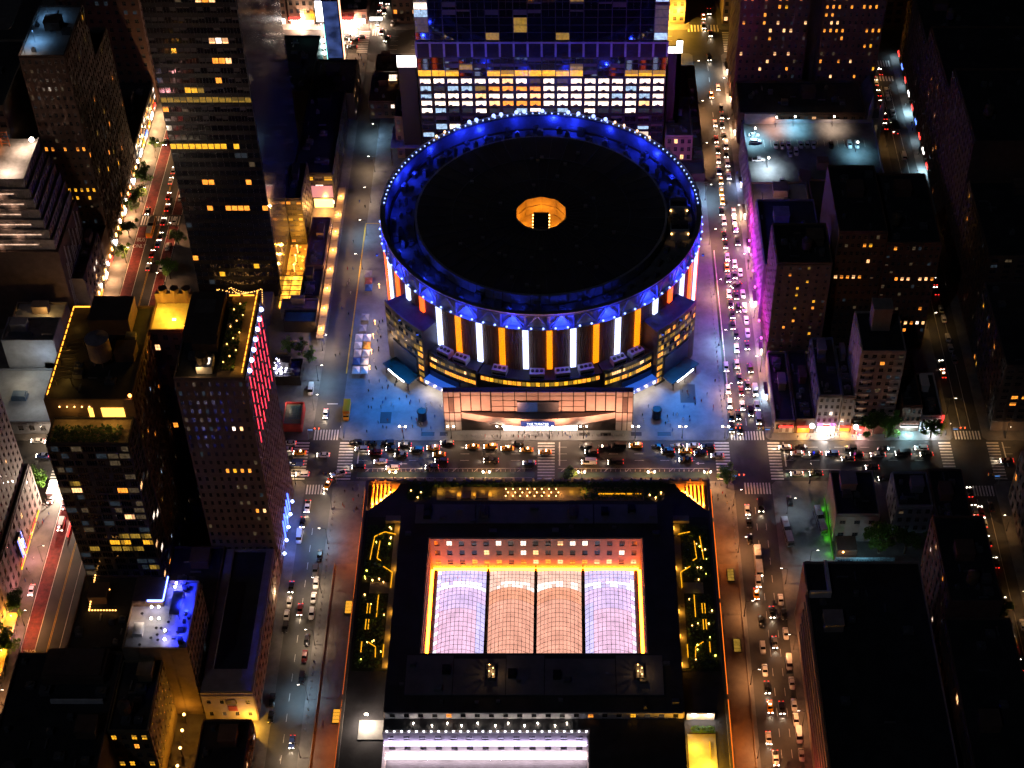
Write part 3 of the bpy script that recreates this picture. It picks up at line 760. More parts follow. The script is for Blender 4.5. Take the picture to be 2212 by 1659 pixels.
# podium: terraces and glazed corner blocks
TERM = mat('terrace_roof', (0.035, 0.035, 0.04), 0.8, var=0.4)
PODM = mat('podium_metal', (0.03, 0.028, 0.03), 0.45, var=0.3)
BLUEP = mat('podium_blue_mesh', (0.02, 0.045, 0.11), 0.4, var=0.2)
for s, nm in ((-1, 'left'), (1, 'right')):
    a0, a1 = sorted((s * 20.6, s * 39))
    MB().sector(AX_, AY_, 61.8, 68.0, a0, a1, 0.14, 16.4, 10, 0, 1).build('terrace_block', [PODM, TERM], arena)
    MB().sector(AX_, AY_, 67.4, 68.0, a0, a1, 16.4, 17.4, 10).build('terrace_parapet', PODM, arena)
    c0, c1 = sorted((s * 39, s * 58))
    cb = MB().sector(AX_, AY_, 61.8, 70.4, c0, c1, 0.14, 28.6, 8, 0, 1).build('corner_block', [PODM, TERM], arena)
    MB().sector(AX_, AY_, 69.9, 70.4, c0, c1, 28.6, 29.5, 8).build('corner_parapet', PODM, arena)
    # window bands
    def band(r, b0, b1, z0, z1, n, keys, name='window'):
        for i in range(n):
            q0, q1 = b0 + (b1 - b0) * (i + 0.06) / n, b0 + (b1 - b0) * (i + 0.94) / n
            key = random.choice(keys)
            m = MB()
            m.quad(PA(r, q0, z0), PA(r, q1, z0), PA(r, q1, z1), PA(r, q0, z1))
            m.build(name, WIN[key], arena)
    band(68.06, a0 + 0.5, a1 - 0.5, 13.8, 15.3, 22, ['olive', 'olive', 'warm', 'dim'])
    band(68.06, a0 + 0.5, a1 - 0.5, 9.9, 11.8, 20, ['yellow', 'yellow', 'olive', 'amber'])
    for z in (25.2, 21.6, 18.2, 14.6):
        band(70.46, c0 + 0.4, c1 - 0.4, z, z + 1.9, 15, ['olive', 'dim', 'glass', 'glass', 'dim'] if s < 0 else ['olive', 'amber', 'glass', 'olive', 'dim'])
    # the front flank of the corner block: lit stair
    for z in (1.6, 5.0, 8.4, 11.8, 15.2, 18.6):
        aa = s * 46.2
        band(70.48, *sorted((s * 39.3, s * 41.6)), z, z + 2.0, 2, ['yellow', 'amber', 'olive'])
    MB().sector(AX_, AY_, 70.5, 70.8, *sorted((s * 42.4, s * 54)), 3.4, 13.4, 6).build('mesh_banner', BLUEP, arena)
    MB().sector(AX_, AY_, 68.1, 68.4, *sorted((s * 27, s * 38.6)), 3.0, 8.6, 6).build('mesh_banner', BLUEP, arena)
    # blue screen canopy over the corner entrance
    sc_m = MB().sector(AX_, AY_, 68.45, 71.6, *sorted((s * 28.2, s * 38.8)), 3.4, 5.6, 6)
    sco = sc_m.build('entrance_sign', emis('entrance_screen_blue', (0.02, 0.09, 0.5), 0.9), arena)
    for aa in (s * 29.6, s * 37.6):
        m = MB()
        for i in range(9):
            t0, t1 = 40 + i * 31, 40 + (i + 1) * 31
            m.bar(PA(71.7, aa + 0.55 * math.cos(R(t0)), 4.5 + 0.65 * math.sin(R(t0))), PA(71.7, aa + 0.55 * math.cos(R(t1)), 4.5 + 0.65 * math.sin(R(t1))), 0.16)
        m.build('round_emblem', emis('emblem_white', (0.7, 0.8, 1), 3), sco)
    MB().sector(AX_, AY_, 68.5, 71.4, *sorted((s * 28.2, s * 38.6)), 3.28, 3.36, 6).build('canopy_light', emis('canopy_glow', (1, 0.8, 0.62), 6, sample=True), arena)
    # ramp canopy (dark wedge with white light strip)
    p0, p1 = PA(69.2, s * 47.5, 0), PA(71.5, s * 62, 0)
    for (b0, b1) in ((47.5, 60),):
        m = MB()
        m.sector(AX_, AY_, 70.9, 77.0, *sorted((s * 41, s * 53)), 4.2, 4.7, 5)
        for q in (42, 47, 52):
            m.bar(PA(76.4, s * q, 0.14), PA(76.4, s * q, 4.2), 0.35)
        rc = m.build('ramp_canopy', DARKM, arena)
        MB().sector(AX_, AY_, 77.02, 77.25, *sorted((s * 43, s * 50)), 4.25, 4.7, 5).build('canopy_light_strip', emis('strip_white', (0.95, 0.95, 1), 9), rc)
    lamp_light('canopy_lamp', 'POINT', PA(74.5, s * 47, 2.6), 420, (1, 0.8, 0.6), arena, 0.4)
    for q in (29, 32, 35, 38):
        lamp_light('entrance_lamp', 'POINT', PA(72.4, s * q, 3.6), 380, (1, 0.74, 0.55), arena, 0.4)
# middle terrace above the theatre
MB().sector(AX_, AY_, 61.8, 67.2, -20.4, 20.4, 0.14, 15.6, 10, 0, 1).build('terrace_block', [PODM, TERM], arena)
for i in range(26):
    a0 = -19.6 + 39.2 * (i + 0.08) / 26
    a1 = -19.6 + 39.2 * (i + 0.92) / 26
    m = MB()
    m.quad(PA(67.25, a0, 12.6), PA(67.25, a1, 12.6), PA(67.25, a1, 14.6), PA(67.25, a0, 14.6))
    m.build('window', WIN[random.choice(['yellow', 'amber', 'olive', 'olive'])], arena)
for a, r in ((-34, 63.6), (-27.5, 63.5), (-13.6, 63.4), (-1, 63.4), (7.5, 63.4), (15.5, 63.2), (27, 63.8), (34, 63.8)):
    p = PA(r + 1.2, a, 0)
    zt = 16.4 if abs(a) > 20.5 else 15.6
    m = MB().box(-2.8, 2.8, -1.7, 1.7, 0, 2.6).box(-2.5, 2.5, -1.75, -1.7, 0.4, 1.4, 1)
    for x in (-1.7, 0, 1.7):
        m.cyl(x, 0, 2.6, 2.95, 0.65, k=10, m=1)
    o = m.build('air_handler', [mat('air_handler_white', (0.42, 0.4, 0.4), 0.6), BLACKM], arena)
    o.location = (p[0], p[1], zt); o.rotation_euler = (0, 0, R(a))
# theatre front on the avenue
th = thing('theatre_front', 'pale panelled theatre block with blue sign below the round arena', 'building', (0.6, 8, 0))
TX0, TX1, TY = -34.6, 36.0, 3.0
MB().box(TX0, TX1, TY + 0.4, 5.4, 0.14, 21.0).box(TX0, TX1, 5.4, 13.8, 0.14, 8.0).build('wall', mat('theatre_core', (0.03, 0.022, 0.02), 0.8), th)
def panel(x0, x1, z0, z1, m=PINKP, y=TY, name='wall_panel', d=0.4):
    g = 0.12 if name == 'wall_panel' else 0.0
    MB().box(x0 + g, x1 - g, y, y + d - 0.01, z0 + g, z1 - g).build(name, m, th)
for s in (0, 1):
    X = (lambda x: TX0 + x) if s == 0 else (lambda x: TX1 - x)
    for a, b in ((0.1, 2.0), (2.1, 3.9), (4.0, 6.4)):
        m = mat('theatre_panel_dark', (0.14, 0.1, 0.09), 0.8) if a > 2 and a < 3 else PINKP
        for z0, z1 in ((18.4, 20.9), (10.2, 18.2), (5.6, 10.0), (0.3, 5.4)):
            panel(*sorted((X(a), X(b))), z0, z1, m if z1 < 18.3 and z0 > 9 else PINKP)
    for i in range(3):
        a = 6.7 + i * 3.7
        panel(*sorted((X(a), X(a + 3.5))), 11.0, 19.2); panel(*sorted((X(a), X(a + 3.5))), 19.35, 20.9)
n = 8
mx0, mx1 = TX0 + 17.9, TX1 - 17.9
for i in range(n):
    a, b = mx0 + (mx1 - mx0) * i / n + 0.04, mx0 + (mx1 - mx0) * (i + 1) / n - 0.04
    panel(a, b, 10.6, 13.4); panel(a, b, 13.5, 16.4); panel(a, b, 16.5, 18.8); panel(a, b, 18.95, 20.9)
panel(-7.2, 8.4, 10.9, 16.2, mat('screen_dark_blue', (0.004, 0.012, 0.03), 0.5), TY - 0.5, 'led_screen', 0.5)
MB().box(-7.0, 0.4, TY - 0.53, TY - 0.502, 11.1, 16.0).build('screen_picture', emis('screen_blue_dim', (0.005, 0.05, 0.2), 0.4, base=(0.003, 0.005, 0.01), var=0.6, scale=1.2), th)
# curved marquee canopy
NC = 24
mq = MB()
for i in range(NC):
    x0, x1 = -28.0 + 57.4 * i / NC, -28.0 + 57.4 * (i + 1) / NC
    f = lambda x: 4.4 * (1 - ((x - 0.7) / 28.8) ** 2)
    za, zb = 10.5 - 0.08 * f(x0), 10.5 - 0.08 * f(x1)
    y0, y1 = TY - 0.15 - f(x0) * 0.75, TY - 0.15 - f(x1) * 0.75
    ba, bb = 7.4 - f(x0) * 0.3, 7.4 - f(x1) * 0.3
    mq.quad((x0, y0, ba), (x1, y1, bb), (x1, y1, zb), (x0, y0, za))
    mq.quad((x0, y0, za), (x1, y1, zb), (x1, TY, zb + 0.02), (x0, TY, za + 0.02))
    mq.quad((x0, TY, ba), (x1, TY, bb), (x1, y1, bb), (x0, y0, ba))
mq.build('marquee', PINKP, th)
sg = MB().box(-5.8, 6.8, TY - 3.75, TY - 3.5, 6.3, 8.9).build('sign_board', emis('theatre_sign_blue', (0.012, 0.06, 0.33), 0.75), th)
for t, z, s in (('THE THEATER', 7.5, 1.3), ('AT MADISON SQUARE GARDEN', 6.65, 0.58)):
    text_mesh('sign_letters', t, s, emis('letters_white', (0.9, 0.9, 1), 2.2), sg, (0.5, TY - 3.8, z), (R(90), 0, 0), 0.03, 'CENTER')
for i in range(14):
    x = -12.5 + i * 2.0
    MB().box(x, x + 1.85, TY + 0.2, TY + 0.36, 0.3, 3.0).build('glass_door', emis('lobby_glow', (1, 0.72, 0.55), 3.2, sample=True), th)
for x in (-18, -10, -3.5, 4, 10, 18):
    lamp_light('marquee_lamp', 'POINT', (x, TY - 1.6, 4.6), 800, (1, 0.62, 0.42), th, 0.4)
for x in (-30, -22, -8, 9, 22, 31):
    lamp_light('panel_fill_spot', 'SPOT', (x, TY - 9.0, 8.6), 5200, (1, 0.42, 0.24), th, 0.4, aim((x, TY - 9, 8.6), (x, TY, 14)), 120, 0.9)  # added spots without fixtures, hung over the road to brighten the panels
adopt(th)
adopt(arena)
# blue plaza floodlights hung from the rim
for i, (x, y, z, tx, ty) in enumerate(((-44.6, 25.2, 29.0, -52, 10), (-51.8, 33.2, 29.0, -61, 22), (47.2, 25.2, 29.0, 55, 10), (54.4, 33.2, 29.0, 63, 22), (-62, 62, 36.5, -70, 55), (64, 62, 36.5, 71, 48))):
    fl = thing('floodlight', 'blue floodlight on the %s of the arena, aimed at the plaza, %s one' % ('left side' if x < 0 else 'right side', ('front', 'middle', 'front', 'middle', 'rear', 'rear')[i]), 'floodlight', (x, y, z), group='plaza floodlights')
    MB().box(-0.5, 0.5, -0.4, 0.3, 0, 0.8).build('housing', BLACKM, fl)
    MB().box(-0.4, 0.4, -0.44, -0.402, 0.1, 0.7).build('lens', emis('flood_lens', (0.03, 0.1, 0.6), 1.0), fl)
    lamp_light('flood_beam', 'SPOT', (0, -0.9, 0.3), 56000 if i < 4 else 34000, (0.0, 0.14, 0.5), fl, 0.5, aim((x, y - 0.9, z + 0.3), (tx, ty, 0)), 75, 0.9)

for x, y, lab in ((-43.5, 9.5, 'dark round ticket kiosk on the left plaza'), (45.5, 10.5, 'dark round ticket kiosk on the right plaza')):
    t = thing('round_kiosk', lab, 'kiosk', (x, y, 0.14))
    m = MB()
    for q in range(5):
        m.cyl(0, 0, q * 0.8, q * 0.8 + 0.65, 1.7, k=20).cyl(0, 0, q * 0.8 + 0.65, q * 0.8 + 0.8, 1.5, k=20)
    m.build('drum', BLUEP, t)
    MB().cyl(0, 0, 4.0, 4.3, 2.0, 1.7, k=20).build('roof', BLACKM, t)

# ------------------------------------------------------------------ the train hall block in the foreground
hall = thing('train_hall', 'long dark stone hall with glowing courtyard in front of the arena', 'building', (1, -100, 0))
HR = mat('hall_roof', (0.06, 0.056, 0.06), 0.8, var=0.4, scale=0.12)
HR2 = mat('hall_roof_grey', (0.2, 0.19, 0.21), 0.8, var=0.3, scale=0.1)
LIMEST = mat('limestone', (0.36, 0.29, 0.25), 0.8, var=0.18, scale=0.4)
X0, X1, Y1 = -58.5, 60.8, -40.8
CX0, CX1, CY0, CY1 = -35.0, 36.4, -119.0, -72.4      # big courtyard
# outer ring body (z 20), leaving the corner light wells open
w = MB()
w.box(X0, -45, -175, -54, 0.14, 20)                    # left wing
w.box(47, X1, -175, -54, 0.14, 20)                     # right wing
w.box(-45, 47, -56, Y1, 0.14, 20)                      # avenue wing
for s in (-1, 1):
    xa, xb = (X0, -45) if s < 0 else (47, X1)
    w.box(xa, xb, -54, Y1, 0.14, 11)                   # floor of the corner light well
w.build('wall', LIMEST, hall)
blk = MB()
blk.box(-45, CX0, -141.2, -56, 0.14, 27)
blk.box(CX1, 47, -141.2, -56, 0.14, 27)
blk.box(CX0, CX1, CY1 + 0.4, -56, 0.14, 27)
blk.box(CX0, CX1, -141.2, CY0, 0.14, 27)
blk.box(-45, 47, -146.0, -141.2, 0.14, 24)
blk.box(17.5, 47, -175, -146, 0.14, 24)
blk.build('inner_block', LIMEST, hall)
rf = MB()
for a, b, c, d, z in ((X0 + 0.5, -45.02, -175, -54, 20), (47.02, X1 - 0.5, -175, -54, 20), (-45, 47, -55.9, Y1 - 0.5, 20), (-45, CX0 - 0.4, -141, -56, 27), (CX1 + 0.4, 47, -141, -56, 27),
                      (CX0 - 0.4, CX1 + 0.4, CY1 + 0.8, -56, 27), (CX0 - 0.4, CX1 + 0.4, -141, CY0 - 0.4, 27), (-44.9, 47, -145.5, -141.3, 24), (18, 47, -175, -145.5, 24)):
    rf.box(a, b, c, d, z + 0.004, z + 0.12)
rf.build('roof', HR, hall)
pr = MB()
pr.box(X0 - 0.4, X0 + 0.5, -175, Y1 + 0.4, 20, 21.2); pr.box(X1 - 0.5, X1 + 0.4, -175, Y1 + 0.4, 20, 21.2); pr.box(X0 + 0.5, X1 - 0.5, Y1 - 0.5, Y1 + 0.4, 20, 21.2)
pr.build('parapet', mat('parapet_stone', (0.2, 0.17, 0.15), 0.8), hall)
for i in range(34):      # crest ornaments along the avenue parapet
    x = X0 + 3 + i * (X1 - X0 - 6) / 33
    MB().box(x - 0.45, x + 0.45, Y1 - 0.4, Y1 + 0.3, 21.2, 22.0).cyl(x, Y1 - 0.05, 22.0, 22.5, 0.32, 0.05, 8).build('crest', LIMEST, hall)
st = MB()
for a, b, c, d in ((-40, -20, -65.7, -57.5), (-19.5, 20, -65.7, -57.5), (20.5, 41.8, -65.7, -57.5), (-39, -24.4, -135, -120.2), (-24.2, -8, -135, -121.5), (-7.8, 4, -135, -120.2), (4.2, 26.2, -135, -121.5), (26.4, 41, -135, -120.2)):
    MB().box(a, b, c, d, 27.12, 27.5).build('roof_slab', HR2, hall)
for x, y in ((-36, -59.5), (-36, -62.6), (-26.5, -126), (-6, -127.5), (24, -61), (8, -128), (33, -60)):
    MB().box(x - 1.2, x + 1.2, y - 1.5, y + 1.5, 27.5, 28.7).box(x - 0.9, x + 0.9, y - 1.2, y + 1.2, 28.7, 29.0).build('roof_hatch', BLACKM, hall)
for x, y in ((-12.6, -127.5), (33.5, -127.5), (-17, -61.5), (13, -61.8)):
    g = MB().box(x - 0.8, x + 1.4, y - 2.4, y + 2.4, 27.5, 29.2)
    for i in range(5):
        g.bar((x - 1.6, y - 2 + i, 27.5), (x - 1.2, y - 2 + i, 30 + (i % 3) * 0.4), 0.18)
        g.cyl(x + 0.3, y - 1.8 + i * 0.9, 29.2, 30.0, 0.3, k=8)
    g.build('roof_plant', STEEL, hall)
    if y < -100:
        for q in range(4):
            MB().ball((x + 0.8 - (q % 2) * 1.2, y - 1.8 + q * 1.2, 30.2), 0.22).build('work_lamp', HOTA, hall)
        lamp_light('roof_work_light', 'POINT', (x + 0.5, y, 31), 60, (1, 0.6, 0.25), hall, 0.2)
# courtyard walls, each with real window openings
cw = MB()
rgk = random.Random(3)
def cl(i, k):
    r = rgk.random()
    if k == 0: return 'amber' if r < 0.45 else ('warm' if r < 0.7 else 'dimcool')
    if k == 2: return ('white' if i in (1, 5, 7, 10, 11, 12) else 'off') if r < 0.95 else 'warm'
    return 'warm' if r < 0.28 else ('white' if r < 0.4 else 'off')
facade(cw, hall, 'f', CY1 + 0.4, CX0 + 0.5, CX1 - 0.5, 12.4, 27.0, 17, 3, cl, 0.42, 0.52, 0.4)
facade(cw, hall, 'r', CX0 - 0.3, CY0, CY1 + 0.38, 12.4, 27.0, 11, 3, lambda i, k: 'warm' if (i + k) % 4 == 0 else 'off', 0.42, 0.52, 0.3)
facade(cw, hall, 'l', CX1 + 0.3, CY0, CY1 + 0.38, 12.4, 27.0, 11, 3, lambda i, k: 'warm' if (i + k) % 4 == 0 else 'off', 0.42, 0.52, 0.3)
cw.build('courtyard_wall', LIMEST, hall)
MB().box(CX0, CX1, CY0, CY1 + 0.4, 0.14, 10.6).build('courtyard_floor', HR, hall)
STRIP = emis('cove_strip', (1.0, 0.13, 0.005), 48, sample=True)
MB().box(CX0 + 0.8, CX1 - 0.8, CY1 - 1.2, CY1 - 0.2, 11.6, 12.1).build('cove_light', STRIP, hall)
MB().box(CX0 + 0.1, CX0 + 1.0, CY0 + 0.4, CY1 - 1.0, 11.6, 12.1).build('cove_light', STRIP, hall)
MB().box(CX1 - 1.0, CX1 - 0.1, CY0 + 0.4, CY1 - 1.0, 11.6, 12.1).build('cove_light', STRIP, hall)
for s in (-1, 1):
    x = CX0 + 1.75 if s < 0 else CX1 - 1.75
    MB().box(x - 0.5, x + 0.5, CY0 + 0.2, CY1 - 1.4, 10.6, 12.4).build('gutter_beam', mat('gutter', (0.4, 0.3, 0.24), 0.7), hall)
# light wells at the two avenue corners: lit ribs round a stepped recess
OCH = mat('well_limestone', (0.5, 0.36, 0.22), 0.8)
for s in (-1, 1):
    xo, xi = (X0, -45) if s < 0 else (X1, 47)
    d_ = 1 if s < 0 else -1
    m = MB()
    m.box(min(xo, xo + d_ * 0.6), max(xo, xo + d_ * 0.6), -54, Y1, 11, 20)
    m.box(min(xo, xi), max(xo, xi), Y1 - 0.6, Y1, 11, 20)
    m.build('well_wall', OCH, hall)
    cap_ = MB()
    pts = [(xo + d_ * 4.6, -54), (xi, -54), (xi, Y1 - 0.6), (xi - d_ * 2.0, Y1 - 0.6), (xo + d_ * 10.2, Y1 - 3.4), (xo + d_ * 1.0, -54)]
    pts = pts[1:]
    if s > 0: pts = pts[::-1]
    cap_.poly(pts, 17.5, 20.0).build('well_roof', HR, hall)
    for i in range(6):
        x = xo + d_ * (1.4 + i * 1.35)
        yb = -53.2 + i * 1.75
        MB().box(x - 0.28, x + 0.28, yb, Y1 - 0.7, 11, 19.2).build('well_rib', OCH, hall)
        MB().ball((x, yb - 0.3, 19.4), 0.3).build('well_bulb', HOTA, hall)
        lamp_light('well_light', 'POINT', (x + d_ * 0.62, (yb + Y1) / 2 + 1.0, 14.5), 7000, (1, 0.22, 0.01), hall, 0.2)
# avenue terrace with garden, lamps and tables
def strip_lamp(x0, y0, x1, y1, z, m=None, w=0.3):
    MB().bar((x0, y0, z), (x1, y1, z), w).build('garden_light_strip', m or emis('garden_strip', (1, 0.42, 0.01), 1.1), hall)
hed = MB()
def hedge(mb, x0, x1, y0, y1, z0, h, n):
    for i in range(n):
        x, y, z = rnd(x0, x1), rnd(y0, y1), z0 + rnd(0.05, h)
        s = rnd(0.2, 0.45)
        a, t = rnd(0, 6.28), rnd(-0.7, 0.7)
        u = Vector((math.cos(a), math.sin(a), t)) * s
        v = Vector((-math.sin(a), math.cos(a), rnd(-0.7, 0.7))) * s * 0.7
        c = Vector((x, y, z))
        mb.quad(tuple(c - u - v), tuple(c + u - v), tuple(c + u + v), tuple(c - u + v))
MB().box(-34, 38, -49.4, -43.2, 20.12, 20.3).build('terrace_deck', TERR, hall)
hedge(hed, -44, 46, -43.2, -41.8, 20.1, 1.5, 1500)
for a, b in ((-44, -36), (16, 44)):
    hedge(hed, a, b, -49, -43.6, 20.1, 0.9, 500)
for x0, x1 in ((-31, -27), (-20.5, -16), (-25.5, -22)):
    MB().box(x0, x1, -48.8, -45.4, 20.3, 20.9).build('planter', mat('planter_wood', (0.16, 0.1, 0.05), 0.8), hall)
    lamp_light('planter_light', 'POINT', ((x0 + x1) / 2 + 2.8, -46.6, 20.9), 60, (1, 0.5, 0.05), hall, 0.2)
for i in range(8):
    for j in range(3):
        x, y = -10 + i * 2.5 + (j % 2) * 0.8, -48.2 + j * 1.6
        MB().cyl(x, y, 20.3, 21.0, 0.05, k=6).cyl(x, y, 21.0, 21.06, 0.45, k=10).build('terrace_table', DARKM, hall)
        MB().ball((x, y, 21.32), 0.24).build('table_lamp', HOTA, hall)
for x in (-8, -2, 4, 9):
    lamp_light('terrace_light', 'POINT', (x, -46.5, 21.9), 130, (1, 0.5, 0.16), hall, 0.3)
for x in (-33, -28.5, -18, -14, 13, 17):
    lamp_light('terrace_light', 'POINT', (x, -45.5, 21.6), 60, (1, 0.55, 0.06), hall, 0.3)
strip_lamp(22, -46.6, 37, -46.6, 20.6)
for x, y in ((-43, -45.5), (-39.5, -46.2), (-40.5, -48.6), (40, -47.5), (42, -48.7), (44, -46.4)):
    MB().cyl(x, y, 20.1, 20.9, 0.06, k=6).ball((x, y, 21.05), 0.26).build('garden_lamp', HOTA, hall)
# side garden terraces
GARD = mat('garden_soil', (0.035, 0.04, 0.02), 0.9)
PATH = mat('garden_path', (0.26, 0.23, 0.19), 0.8)
for s in (-1, 1):
    ex = lambda t: (X0 + 0.6 + t * (13.0 - 0.1)) if s < 0 else (X1 - 0.6 - t * 13.1)     # t 0 outer .. 1 inner
    MB().box(min(ex(0.05), ex(0.99)), max(ex(0.05), ex(0.99)), -121, -57, 20.12, 20.25).build('garden_bed', GARD, hall)
    pm = MB()
    pm.box(min(ex(0.8), ex(0.98)), max(ex(0.8), ex(0.98)), -120, -60, 20.25, 20.32)
    pm.box(min(ex(0.3), ex(0.8)), max(ex(0.3), ex(0.8)), -90, -85.5, 20.25, 20.33)
    pm.box(min(ex(0.55), ex(0.98)), max(ex(0.55), ex(0.98)), -59.8, -57.4, 20.25, 21.6)
    pm.build('garden_path', PATH, hall)
    strips = (((0.3, -66), (0.55, -64)), ((0.55, -64), (0.85, -65)), ((0.3, -66), (0.24, -76)), ((0.45, -68), (0.42, -75.5)), ((0.42, -75.5), (0.52, -76.5)), ((0.6, -79), (0.85, -81.5)), ((0.85, -81.5), (0.84, -88)),
              ((0.3, -94.5), (0.3, -98.5)), ((0.37, -94.5), (0.37, -98.5)), ((0.3, -101), (0.3, -105)), ((0.37, -101), (0.37, -105)), ((0.55, -91), (0.55, -100)), ((0.4, -110), (0.6, -112)), ((0.6, -112), (0.62, -116)), ((0.25, -110), (0.25, -114)), ((0.8, -111), (0.8, -116)))
    for (t0, y0), (t1, y1) in strips:
        if s > 0 and rgk.random() < 0.25: continue
        strip_lamp(ex(t0), y0, ex(t1), y1, 20.75, w=0.26)
    for i in range(20):
        t, y = rgk.uniform(0.12, 0.75), rgk.uniform(-119, -61)
        MB().cyl(ex(t), y, 20.2, 20.8, 0.05, k=6).ball((ex(t), y, 20.95), rgk.choice([0.16, 0.2, 0.27])).build('garden_lamp', HOTA if i % 3 else emis('garden_bulb_yellow', (1, 0.8, 0.1), 8), hall)
    for y in (-62.5, -80, -98, -108, -119):
        lamp_light('wall_wash_light', 'POINT', (ex(0.93), y, 21.4), 90, (1, 0.45, 0.04), hall, 0.25)
        MB().box(ex(0.96) - 0.2, ex(0.96) + 0.2, y - 0.4, y + 0.4, 20.4, 21.6).build('wall_lamp', emis('wall_lamp_amber', (1, 0.4, 0.04), 2.5), hall)
    for i in range(5):
        lamp_light('garden_light', 'POINT', (ex(0.5), -66 - i * 12, 21.3), 5, (1, 0.6, 0.08), hall, 0.3)
    hedge(hed, min(ex(0.1), ex(0.75)), max(ex(0.1), ex(0.75)), -84, -61, 20.2, 0.7, 700)
    hedge(hed, min(ex(0.1), ex(0.75)), max(ex(0.1), ex(0.75)), -120, -91, 20.2, 0.7, 700)
tag(hed.build('hedge_leaves', LEAFD, hall), kind='stuff')
# the low strip facing the camera: windows, lamps, second courtyard blazing white
nw = MB()
facade(nw, hall, 'f', -141.2, -44.5, 46.5, 24.2, 27.0, 21, 1, lambda i, k: {4: 'amber', 14: 'amber', 17: 'yellow'}.get(i, 'dim' if i in (18, 19) else 'off'), 0.36, 0.7, 0.3)
facade(nw, hall, 'f', -146.0, -45.2, 17.3, 12.6, 23.6, 13, 2, lambda i, k: 'off', 0.4, 0.4, 0.35)
nw.build('court_wall', mat('court_wall_white', (0.62, 0.58, 0.6), 0.7, var=0.1), hall)
MB().box(-45.2, 17.3, -146.9, -146.36, 17.6, 18.1).build('cornice', mat('court_cornice', (0.6, 0.57, 0.6), 0.7), hall)
LEDV = emis('court_strip_violet', (0.72, 0.6, 1.0), 16, sample=True)
MB().box(-45, 17.1, -147.3, -146.95, 18.2, 18.5).build('court_light_strip', LEDV, hall)
MB().box(-45, 17.1, -147.4, -146.6, 11.0, 11.4).build('court_light_strip', emis('court_strip_white', (1, 0.82, 0.9), 26, sample=True), hall)
MB().box(-45.4, 17.4, -175, -146.02, 0.14, 9.5).build('court_floor', HR, hall)
MB().box(-45.9, -45.4, -175, -146.02, 9.5, 20).build('court_side_wall', mat('court_wall_white', (0.6, 0.6, 0.6)), hall)
for i in range(11):
    x = -35 + i * 4.7 + rgk.uniform(-1, 1)
    MB().cyl(x, -143.6 - (i % 2) * 0.8, 24.1, 24.8, 0.05, k=6).ball((x, -143.6 - (i % 2) * 0.8, 24.95), 0.22).build('path_lamp', HOTW, hall)
for i in range(28):
    x = -44 + i * 2.25
    MB().box(x, x + 0.5, -146.3, -146.02, 24.1, 24.5).build('edge_spotlight', emis('edge_spot', (0.85, 0.85, 1), 6), hall)
# bright stair landing on the left, yellow roof garden on the right
MB().box(-53, -45.2, -146.5, -139.5, 20.12, 20.4).build('landing', ROOFL, hall)
lamp_light('landing_light', 'POINT', (-50.5, -141.5, 23.4), 1900, (1, 0.82, 0.66), hall, 0.4)
MB().box(-51.2, -50.2, -139.4, -138.9, 22.8, 23.2).build('landing_lamp', HOTW, hall)
MB().box(48, 56.6, -170, -144.5, 20.12, 20.4).build('terrace_deck', ROOFL, hall)
MB().box(48, 56.6, -139.2, -138.7, 20.12, 23.4).build('terrace_wall', WHITEP, hall)
h2 = MB(); hedge(h2, 49.5, 56.2, -143.9, -142.2, 20.2, 1.0, 500)
tag(h2.build('hedge_leaves', LEAF, hall), kind='stuff')
for x in (50.2, 54.8):
    MB().box(x - 0.4, x + 0.4, -139.6, -139.25, 22.9, 23.2).build('wall_lamp', HOTW, hall)
    lamp_light('wall_light', 'POINT', (x, -140.2, 22.9), 170, (1, 0.9, 0.8), hall, 0.3)
for x, y in ((50, -150), (53.5, -156), (49.5, -160)):
    lamp_light('terrace_light', 'POINT', (x, y, 23.5), 1700, (1, 0.48, 0.03), hall, 0.4)
for y in (-149, -152):
    MB().bar((54.6, y - 1.4, 20.8), (54.6, y + 1.4, 20.8), 0.3).build('garden_light_strip', emis('garden_strip', (1, 0.42, 0.01), 1.1), hall)
for s in (-1, 1):
    for y in (-50, -60, -136, -150):
        x = X0 - 1.5 if s < 0 else X1 + 1.5
        lamp_light('side_wall_light', 'POINT', (x, y, 6), 1500 if y > -100 else 1300, (1, 0.22, 0.015), hall, 0.3)
        MB().box(x - 0.3, x + 0.3, y - 0.4, y + 0.4, 5.2, 5.6).build('side_wall_lamp', HOTO, hall)
for s in (-1, 1):
    x = X0 - 0.75 if s < 0 else X1 + 0.75
    for y0, y1 in ((-175, -130), (-128, -92), (-90, -57), (-55, -42)):
        MB().box(x - 0.25, x + 0.25, y0, y1, 17.6, 17.8).build('cornice_glow_strip', emis('cornice_orange', (1, 0.17, 0.01), 1.5), hall)  # added glowing strip stands in for orange light catching the cornice
adopt(hall)

# loose plant on the hall roofs
rp = random.Random(31)
for i in range(26):
    x, y = rp.uniform(-43, 45), rp.choice((rp.uniform(-71, -66.5), rp.uniform(-140, -136), rp.uniform(-134, -122), rp.uniform(-65, -58)))
    zt = 27.12 if not (-40 < x < 41 and (-135 < y < -120 or -65.7 < y < -57.5)) else 27.5
    s = rp.uniform(0.5, 1.3)
    o = MB().box(x - s, x + s, y - s * 0.6, y + s * 0.6, zt, zt + rp.uniform(0.5, 1.4)).build('roof_unit', STEEL if i % 2 else HR2, hall)
    o.matrix_parent_inverse = Matrix.Translation(-hall.location)
